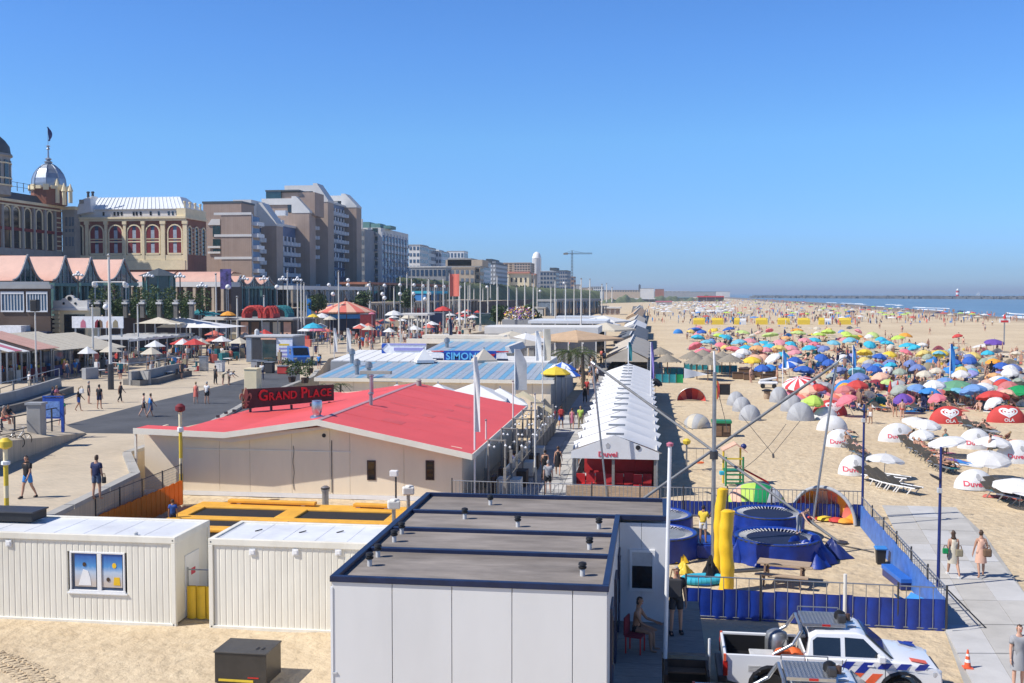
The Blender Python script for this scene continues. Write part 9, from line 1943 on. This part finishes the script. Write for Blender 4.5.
# ------------------------------------------------------------------ loungers
rng=random.Random(31)
for i,(px,py)in enumerate(((881,487),(888,489),(896,491),(906,493),(874,482),(884,481),(894,483))):p=P(px,py,0);lounger(p.x,p.y,R(200+6*i),'empty white framed lounger in the near group, '+['second in front','third in front','fourth in front','right end in front','left at the back','middle at the back','right at the back'][i],'near white framed loungers',None)
LGR=[('dark lounger in the rows under the striped shells',[(870+6*k,405+(k%3)*3)for k in range(14)]+[(986+6*k,407+(k%2)*3)for k in range(3)]+[(925+5*k,408+(k%3)*2)for k in range(7)]),('lounger in the slanting line of bathers by the Duvel shells',[(905+4.6*k,441+3.6*k)for k in range(10)]+[(910+5*k,447+3.6*k)for k in range(8)]),('lounger in the line right of the red heart shells',[(966+5*k,428+1.5*k)for k in range(6)]+[(990+7*k,447)for k in range(4)]),('lounger under the nearest right Duvel shell',[(1000,500),(1012,503),(1003,494),(1020,498)]),('lounger beside the left Duvel shells',[(850,448),(856,452),(860,457),(848,441),(864,461)])]
SPOTS=[]
ORD='first second third fourth fifth sixth seventh eighth ninth tenth eleventh twelfth thirteenth fourteenth fifteenth sixteenth seventeenth eighteenth nineteenth twentieth'.split()
for lab,pts in LGR:
 for px,py in pts:q_=sorted(pts).index((px,py));l2=lab+', %s from the left'%ORD[q_]if q_<20 else lab+', %s from the right'%ORD[len(pts)-1-q_];p=P(px+rng.uniform(-1,1),py+rng.uniform(-1,1),0);rz=R(200+rng.uniform(-14,14));lounger(p.x,p.y,rz,l2,lab,{'side_rail':M['galvanised'],'leg':M['galvanised'],'bed':FAB[rng.choice(['charcoal','charcoal','teal','grey'])]});SPOTS.append((p,rz))
# ------------------------------------------------------------------ people
def man(px,py,z,rz,ps,lab,top,bot,tc='white',bc='navy',sk=0,hr=0,h=1.75,g=None,**k):p=P(px,py,z);return person((p.x,p.y,z),R(rz),ps,lab,top,bot,sk,hr,g,h,tc,bc,**k)
man(28,498,BZ,-10,'walk_hi','person in black T-shirt and bright blue shorts walking on the lower boulevard','tshirt','shorts','black','sky',1,0,1.78,shoes='black')
man(97,499.5,BZ,175,'stand_hi','person in navy T-shirt and denim shorts seen from behind','tshirt','shorts','navy','denim',1,1,1.82)
man(173,530,0,200,'stand_hi','child in blue shirt standing by the orange slat fence','tshirt','shorts','blue','navy',1,1,1.35)
man(676,634,1.1,10,'stand_hi','bald bearded person in black with a harness on the terrace deck','tshirt','shorts','black','charcoal',1,3,1.85,shoes='black')
man(636,648,1.1,75,'sit_hi','person in dark swim trunks sitting on red chair in the shade',None,'trunks','white','black',2,0,1.78,sitz=.46)
man(632,612,1.1,60,'arms_hi','person in dark shirt standing in the cabin doorway shade','tshirt','shorts','charcoal','navy',2,0,1.8)
man(703,543,.56,165,'arms_hi','child in yellow T-shirt and white shorts on the blue platform','tshirt','shorts','yellow','white',2,0,1.5)
man(799,534,.78,40,'bend_hi','crouching person in grey trousers bending over in the blue trampoline',None,'pants','white','grey',0,1,1.35)
man(953,576,.05,178,'walk2_hi','person in pale lilac dress with green and checked bags walking away','dress',None,'cream','white',1,1,1.72,longhair=True,shoes='white')
man(980.5,577,.05,182,'carry_hi','person in tan dress with a brown handbag walking away','dress',None,'peach','white',1,1,1.72)
man(1018,689,.05,5,'stand_hi','person in grey print T-shirt and grey skirt at the right edge','tshirt','skirt','grey','grey',0,1,1.7,shoes='black')
man(548,494,.06,182,'stand_hi','grey haired person in grey T-shirt and black shorts on the walkway','tshirt','shorts','grey','black',0,3,1.75)
man(545,480,.06,178,'walk_hi','person in black tank top and black trousers ahead of the grey haired one','tank','pants','black','black',1,0,1.7);man(558,475,.06,180,'walk2_hi','person in black dress with bare shoulders on the walkway','dress',None,'black','black',1,1,1.7)
man(512,480,.06,10,'standf','person in violet top and blue skirt in the walkway shade','tank','skirt','lilac','blue',2,0,1.68);man(561,429,.06,180,'walk_hi','person with red backpack and blue shorts, left of three abreast','tshirt','shorts','maroon','blue',1,0,1.75);man(572,429,.06,180,'walk2_hi','person in pink print dress, middle of three abreast','dress',None,'rose','rose',1,1,1.65);man(580.5,429,.06,180,'stand_hi','person in yellow green shirt and trousers, right of three abreast','tshirt','pants','lime','khaki',1,2,1.75)
man(587,396,.06,180,'walk','person in bright red top on the walkway past the three','tshirt','shorts','red','black',1,0);man(585,403,.06,180,'standf','person in black behind the red top on the walkway','tank','pants','black','black',1,0);man(577,470,.06,178,'standf','person leaning by the front of the white pavilion','tshirt','shorts','denim','grey',1,1)
BLV=[(143.5,416.5,120,'walk','white shirt black shorts, left of a pair on the asphalt','tank','shorts','white','black'),(150.5,417,150,'walk2','light blue top and denim skirt, right of a pair on the asphalt','tank','skirt','sky','denim'),(79,411,100,'walk','black top and blue shorts with a white bag','tshirt','shorts','black','blue'),(89,404,120,'stand','dark T-shirt and shorts behind blue shorts one','tshirt','shorts','charcoal','black'),(99.5,409,170,'stand','black T-shirt and dark shorts by the tall mast','tshirt','shorts','black','navy'),(120.5,402.5,90,'walk','dark tank top and black trousers right of the tall mast','tank','pants','charcoal','black'),(196,403.5,180,'standf','coral pink dress on the asphalt','dress',None,'coral','coral'),(207,404,170,'stand','white shirt and black shorts beside the pink dress','tshirt','shorts','white','black'),(215.5,384.5,150,'stand','dark clothes by the bollard bin','tshirt','pants','charcoal','black'),(223,385,90,'bend','cream shirt stooping, left of two','tshirt','shorts','cream','khaki'),(229,385,80,'bend','white shirt stooping, right of two','tshirt','shorts','white','khaki'),(36,432,160,'stand','dark grey top beside the stone pillar','tshirt','pants','charcoal','charcoal'),(62,425,200,'walk','green shirt behind the blue notice board','tshirt','shorts','green','khaki'),(52,405,120,'sit','dark shirt sitting on the left stone bench','tshirt','shorts','navy','black'),(56,404,100,'sit','rose bag sitting by the dark shirt','tshirt','shorts','rose','navy'),(29.5,390,150,'stand','white shirt before the kiosks','tshirt','pants','white','cream'),(43,391,150,'stand','black clothes right of the white shirt','tshirt','pants','black','black'),(75.5,376.5,0,'stand','bright blue shirt and khaki trousers before the red kiosk','tshirt','pants','sky','khaki'),(67.5,378.5,180,'standf','striped dress with pink bag before the red kiosk','dress',None,'denim','rose'),(3,428,100,'sit','red shorts sitting at the left edge',None,'shorts','white','red'),(8,425,60,'sit','black top sitting at the left edge','tshirt','shorts','black','red'),(319,369,170,'stand','bright blue shirt beside the dark van','tshirt','shorts','sky','black'),(262,380,180,'stand','white shirt in front of the kiosk van','tshirt','pants','white','navy'),(256,379,0,'sit','white jacket sitting by the cream pillar','tshirt','pants','white','grey'),(222,360,180,'walk','white top and black shorts behind the bin','tshirt','shorts','white','black'),(213.5,362,90,'stand','white shirt by the blue square sign','tshirt','pants','white','charcoal'),(207,363,90,'stand','dark shirt left by the bin','tshirt','pants','brown','charcoal'),(233,338,150,'stand','white apron at the stalls','tshirt','pants','white','white'),(193,340,150,'stand','white shirt under the white peaked tent','tshirt','pants','white','white'),(200,341,150,'stand','pale shirt beside white shirt under peaked tent','tshirt','pants','cream','khaki')]
for i,(px,py,rz,ps,lab,tp,bt,tc,bc)in enumerate(BLV):man(px,py,BZ,rz,ps,'person in '+lab if not lab.startswith('bright')else 'person in '+lab,tp,bt,tc,bc,i%3,i%4,1.62+.04*(i%5),sitz=.5 if ps=='sit' else None)
rng=random.Random(77)
CT=['white','black','navy','red','sky','grey','cream','charcoal','rose','teal','khaki','coral','white'];CB=['black','navy','denim','khaki','white','charcoal','red','blue']
def crowd(pts,lab,grp,z,poses,topless=.0,hts=(1.6,1.82)):
 for px,py in pts:
  ps=rng.choice(poses);tc,bc=rng.choice(CT),rng.choice(CB);bare=rng.random()<topless;bt=rng.choice(['trunks','shorts'])if topless else rng.choice(['shorts','pants'])
  man(px,py,z,rng.uniform(0,360),ps,lab.split(' ',1)[0]+' in '+('' if bare else tc+' top and ')+bc+' '+bt.replace('pants','trousers')+' '+lab.split(' ',1)[1],None if bare else rng.choice(['tshirt','tank']),bt,tc,bc,rng.choice([0,0,1,1,2]),rng.choice([0,0,1,1,2]),rng.uniform(*hts),grp)
walkpts=[(575+rng.uniform(0,24)+(392-y)*.22,y)for y in[390-52*(k/30)**.8 for k in range(30)]]
crowd(walkpts,'person strolling along the walkway crowd','walkway crowd',.06,['walk_lo','walk2_lo','stand_lo'])
crowd([(355+rng.uniform(0,22),345+rng.uniform(0,7))for _ in range(9)]+[(392+rng.uniform(0,24),330+rng.uniform(0,12))for _ in range(14)]+[(455+rng.uniform(0,20),322+rng.uniform(0,8))for _ in range(6)]+[(282+rng.uniform(0,24),334+rng.uniform(0,8))for _ in range(6)],'person standing among the cafe crowd','cafe crowd on the boulevard',BZ,['stand_lo','walk_lo','standf_lo'])
# bathers on loungers and sand
for i,(p,rz)in enumerate(SPOTS):
 if rng.random()<.62:tp=rng.choice([None,'bikini']);bc=rng.choice(CB+['red','cyan','pink']);hr=rng.randrange(3);ps=rng.choice(['recline','supine','prone']);person((p.x,p.y,.38),rz+pi if i%5 else rz,ps,'%s sunbather in %s swimwear %s on a lounger among the shells'%(['dark haired','brown haired','blond'][hr],bc,{'recline':'propped up','supine':'on the back','prone':'face down'}[ps]),tp,'trunks',rng.choice([0,1,1,2]),hr,'sunbathers on loungers',1.7,bc,bc)
crowd([(865,423),(870.5,424),(895,417),(902,416)],'bather standing before dark loungers by left shells','standing bathers by the shells',0,['stand','arms','standf'],.4);crowd([(990,463),(945,455)],'bather standing under white parasol at right','bathers under right parasols',0,['stand','standf'],.7)
for i,(px,py)in enumerate(((952,460),(962,462),(940,452),(930,447),(968,465),(1003,497))):t=P(px,py,.02);o=thing('beach_towel','%s towel spread among the right hand bathers'%['purple','sky blue','rose','cream','white','coral'][i],'towel',(t.x,t.y,0),R(20+9*i));m=MB();m.grid(lambda u,v:(-.45+.9*u,-.9+1.8*v,.02+.03*sin(u*7+i)*sin(v*9)),6,10);m.build('cloth',FAB[['purple','sky','rose','cream','white','coral'][i]],o)
allumb=[(px,py,nm)for nm,_,L_ in ROWS for px,py,w,lab in L_]
n=0
for px,py,nm in allumb:
 if py>410 or n>125:continue
 g=P(px,py,1.85)
 for k in range(rng.choice([1,1,2])):
  ps=rng.choice(['ground','ground2','supine','stand','prone']if g.y<110 else['ground_lo','ground2_lo','supine_lo','stand_lo']);n+=1
  person((g.x+rng.uniform(-1.6,1.6),g.y-rng.uniform(-.4,1.6),0),rng.uniform(0,6),ps,'%s bather in %s swimwear %s by a %s'%(['dark haired','brown haired','blond'][n%3],CB[n*5%8],{'stand':'standing','supin':'lying on the back','prone':'lying face down'}.get(ps[:5],'sitting'),nm),rng.choice([None,'bikini']),'trunks',rng.choice([0,1,1,2]),n%3,'bathers among the parasols' if ps[:5]!='stand' else 'standing bathers among the parasols',1.72,CB[n*5%8],CB[n*5%8])
crowd([(700+rng.uniform(0,300),318+rng.random()**1.6*34)for _ in range(46)],'bather standing far off on open sand','distant bathers',0,['stand_lo','walk_lo','standf_lo'],.6)
# the far multitude: too many to count, one object
def multitude():
 m=MB();mats=[SKIN[0],SKIN[1],SKIN[2],FAB['white'],FAB['navy'],FAB['black'],FAB['sky'],FAB['coral'],FAB['grey'],FAB['lime'],FAB['yellow'],FAB['red']];rng=random.Random(99)
 src=pose('stand_lo').me;sv=[v.co.copy()for v in src.vertices];sf=[tuple(f.vertices)for f in src.polygons]
 def body(x,y,mi,sit):
  a=rng.uniform(0,6);ca,sa=cos(a),sin(a);k=rng.uniform(.9,1.05);m.add([((v.x*ca-v.y*sa)*k+x,(v.x*sa+v.y*ca)*k+y,v.z*k*(.55 if sit else 1))for v in sv],sf,mi)
 for _ in range(1400):
  py=299+rng.random()**1.5*25;px=rng.uniform(660,1030)if py<306 else rng.uniform(640,990)
  if px>640+(py-293)*26+60 and py<312:px=rng.uniform(650,640+(py-293)*22+80)
  p=P(px,py,0)
  if p.x>150:p.x=rng.uniform(20,149)
  if p.y>1500:continue
  body(p.x,p.y,rng.randrange(9),rng.random()<.5)
 for _ in range(300):p=P(rng.uniform(690,860),rng.uniform(313,325),0);body(p.x,p.y,rng.randrange(9),rng.random()<.6)
 for _ in range(90):p=P(rng.uniform(850,1024),rng.uniform(311,322),0);p.x=min(p.x,156);body(p.x,p.y,rng.randrange(3),False)
 return m.build('far_crowd',mats,kind='stuff')
multitude()
def far_parasols():
 m=MB();rng=random.Random(12);mats=[FAB['white'],FAB['cream'],FAB['grey'],FAB['sky'],FAB['lime'],FAB['red'],FAB['navy']]
 for k in range(470):
  if k<150:px,py=rng.uniform(652,735),rng.uniform(303,316)
  else:px,py=rng.uniform(690,1000),301+rng.random()**2*22
  g=P(px,py,0)
  if g.x>145:continue
  r=rng.uniform(1.1,1.7);mi=rng.choice([0,0,0,0,1,2])if k<150 else rng.randrange(7);c=(g.x,g.y,0)
  m.lathe([(r,1.7),(r*.6,2.0),(0,2.2)],7,c,mi);m.tube((g.x,g.y,0),(g.x,g.y,1.9),.04,3,None,2)
 return m.build('far_parasol_field',mats,kind='stuff')
far_parasols()
# bags, towels, seated groups and wind breaks strewn through the middle beach
def beach_litter():
 rng=random.Random(123);m=MB();mats=[SKIN[0],SKIN[1],SKIN[2],FAB['white'],FAB['navy'],FAB['black'],FAB['sky'],FAB['coral'],FAB['grey'],FAB['teal'],FAB['yellow'],FAB['rose'],FAB['charcoal'],FAB['cream']]
 src=[pose(q).me for q in('ground_lo','supine_lo','ground2_lo','stand_lo')];geo=[([v.co.copy()for v in q.vertices],[tuple(f.vertices)for f in q.polygons])for q in src]
 def inside(px,py):
  if py<330:return 690<px<860
  if py<352:return 690<px<690+(py-320)*9
  if py<372:return 748<px<1024
  if py<398:return 800<px<1024
  return 850<px<1024 and py<412
 k=0
 while k<1050:
  px,py=rng.uniform(690,1024),326+rng.random()**.8*86
  if not inside(px,py):continue
  k+=1;p=P(px,py,0);t=rng.random();a=rng.uniform(0,6);ca,sa=cos(a),sin(a)
  if t<.5:
   vs,fs=geo[rng.choice([0,0,1,2,2,3])];m.add([(v.x*ca-v.y*sa+p.x,v.x*sa+v.y*ca+p.y,v.z)for v in vs],fs,rng.choice([0,0,1,1,2,4,5]));m.box((p.x,p.y,.3),(.34,.24,.25),a,rng.randrange(3,14))
  elif t<.72:m.box((p.x,p.y,.03),(.9,1.8,.05),a,rng.choice([3,6,7,11,13,4,9]))
  elif t<.9:m.box((p.x,p.y,.18),(.45,.3,.36),a,rng.choice([4,5,6,7,12,3,10]));m.box((p.x+.6,p.y,.12),(.3,.4,.24),a+1,rng.choice([5,12,8,3]))
  else:
   r=rng.uniform(.7,1.2);mi=rng.choice([3,6,8,13,11,9]);m.grid(lambda u,v:(p.x+r*(2*u-1)*cos(v*1.5),p.y+.8*r*sin(v*1.5)*(1-abs(2*u-1)*.5),r*.9*sin(pi*(.08+.84*u))*cos(v*1.5)),6,4,mi)
 return m.build('beach_clutter',mats,kind='stuff')
beach_litter()
# bags and other carried things
def bag(label,px,py,Y,size,mat,strap=True,name='bag'):
 p=V(px,py,Y);t=thing(name,label,'bag',tuple(p));w,d,h=size;m=MB();m.bx(-w/2,w/2,-d/2,d/2,-h/2,h/2);m.build('body',FAB[mat],t,bevel=min(size)*.3)
 m=MB();m.path([(-w*.35,0,h*.45),(-w*.2,0,h*1.0),(w*.2,0,h*1.0),(w*.35,0,h*.45)],.015,5);m.build('handle',FAB['brown'],t)
Yw=P(953,576,.05).y;bag('green bag held by the person in the lilac dress',945.5,551,Yw-.15,(.2,.1,.2),'green');bag('checked basket bag at the side of the lilac dress',959.5,553,Yw-.2,(.24,.12,.26),'khaki');bag('brown leather handbag of the person in tan dress',987.5,553,P(980,577,.05).y-.2,(.28,.16,.28),'brown');bag('dark pouch in the hand of the person in navy',104,480,P(97,499.5,BZ).y-.1,(.16,.1,.26),'black');bag('dark harness pack worn by the person on the deck',675,588,P(676,634,1.1).y-.22,(.38,.12,.5),'charcoal',name='harness_pack');bag('red backpack on the left one of three walkers',561,412,P(561,429,.06).y-.2,(.32,.18,.42),'red',name='backpack');bag('white shoulder bag of the person in blue shorts',81.5,391,P(79,411,BZ).y-.2,(.3,.15,.34),'white')
p=P(639,652,1.1);t=thing('chair','dark red plastic chair under the person sitting in the shade','chair',(p.x-.1,p.y,1.1),R(75));m=MB();m.bx(-.22,.22,-.22,.22,.42,.46);m.build('seat',FAB['maroon'],t);m=MB();m.bx(-.22,.22,.2,.24,.46,.9);m.build('backrest',FAB['maroon'],t)
for x in(-.19,.19):
 for y in(-.19,.19):T('leg','red_paint',t,(x,y,0),(x,y,.42),.02,6)
for o in(UMB,LNG):
 for c in list(o.children):bpy.data.objects.remove(c)
 bpy.data.objects.remove(o)
# ------------------------------------------------------------------ thin summer haze over the coast
def haze():
 m=bpy.data.materials.new('haze');m.use_nodes=True;t=m.node_tree;t.nodes.clear();o=N(t,'ShaderNodeOutputMaterial');v=N(t,'ShaderNodeVolumePrincipled')
 v.inputs['Color'].default_value=(.77,.89,1,1);v.inputs['Density'].default_value=HAZE;v.inputs['Anisotropy'].default_value=.2;t.links.new(v.outputs[0],o.inputs['Volume'])
 b=MB();b.bx(-31000,61000,-1000,46000,-8,66);b.build('haze',m,kind='stuff')
HAZE=.00018
if HAZE:haze()
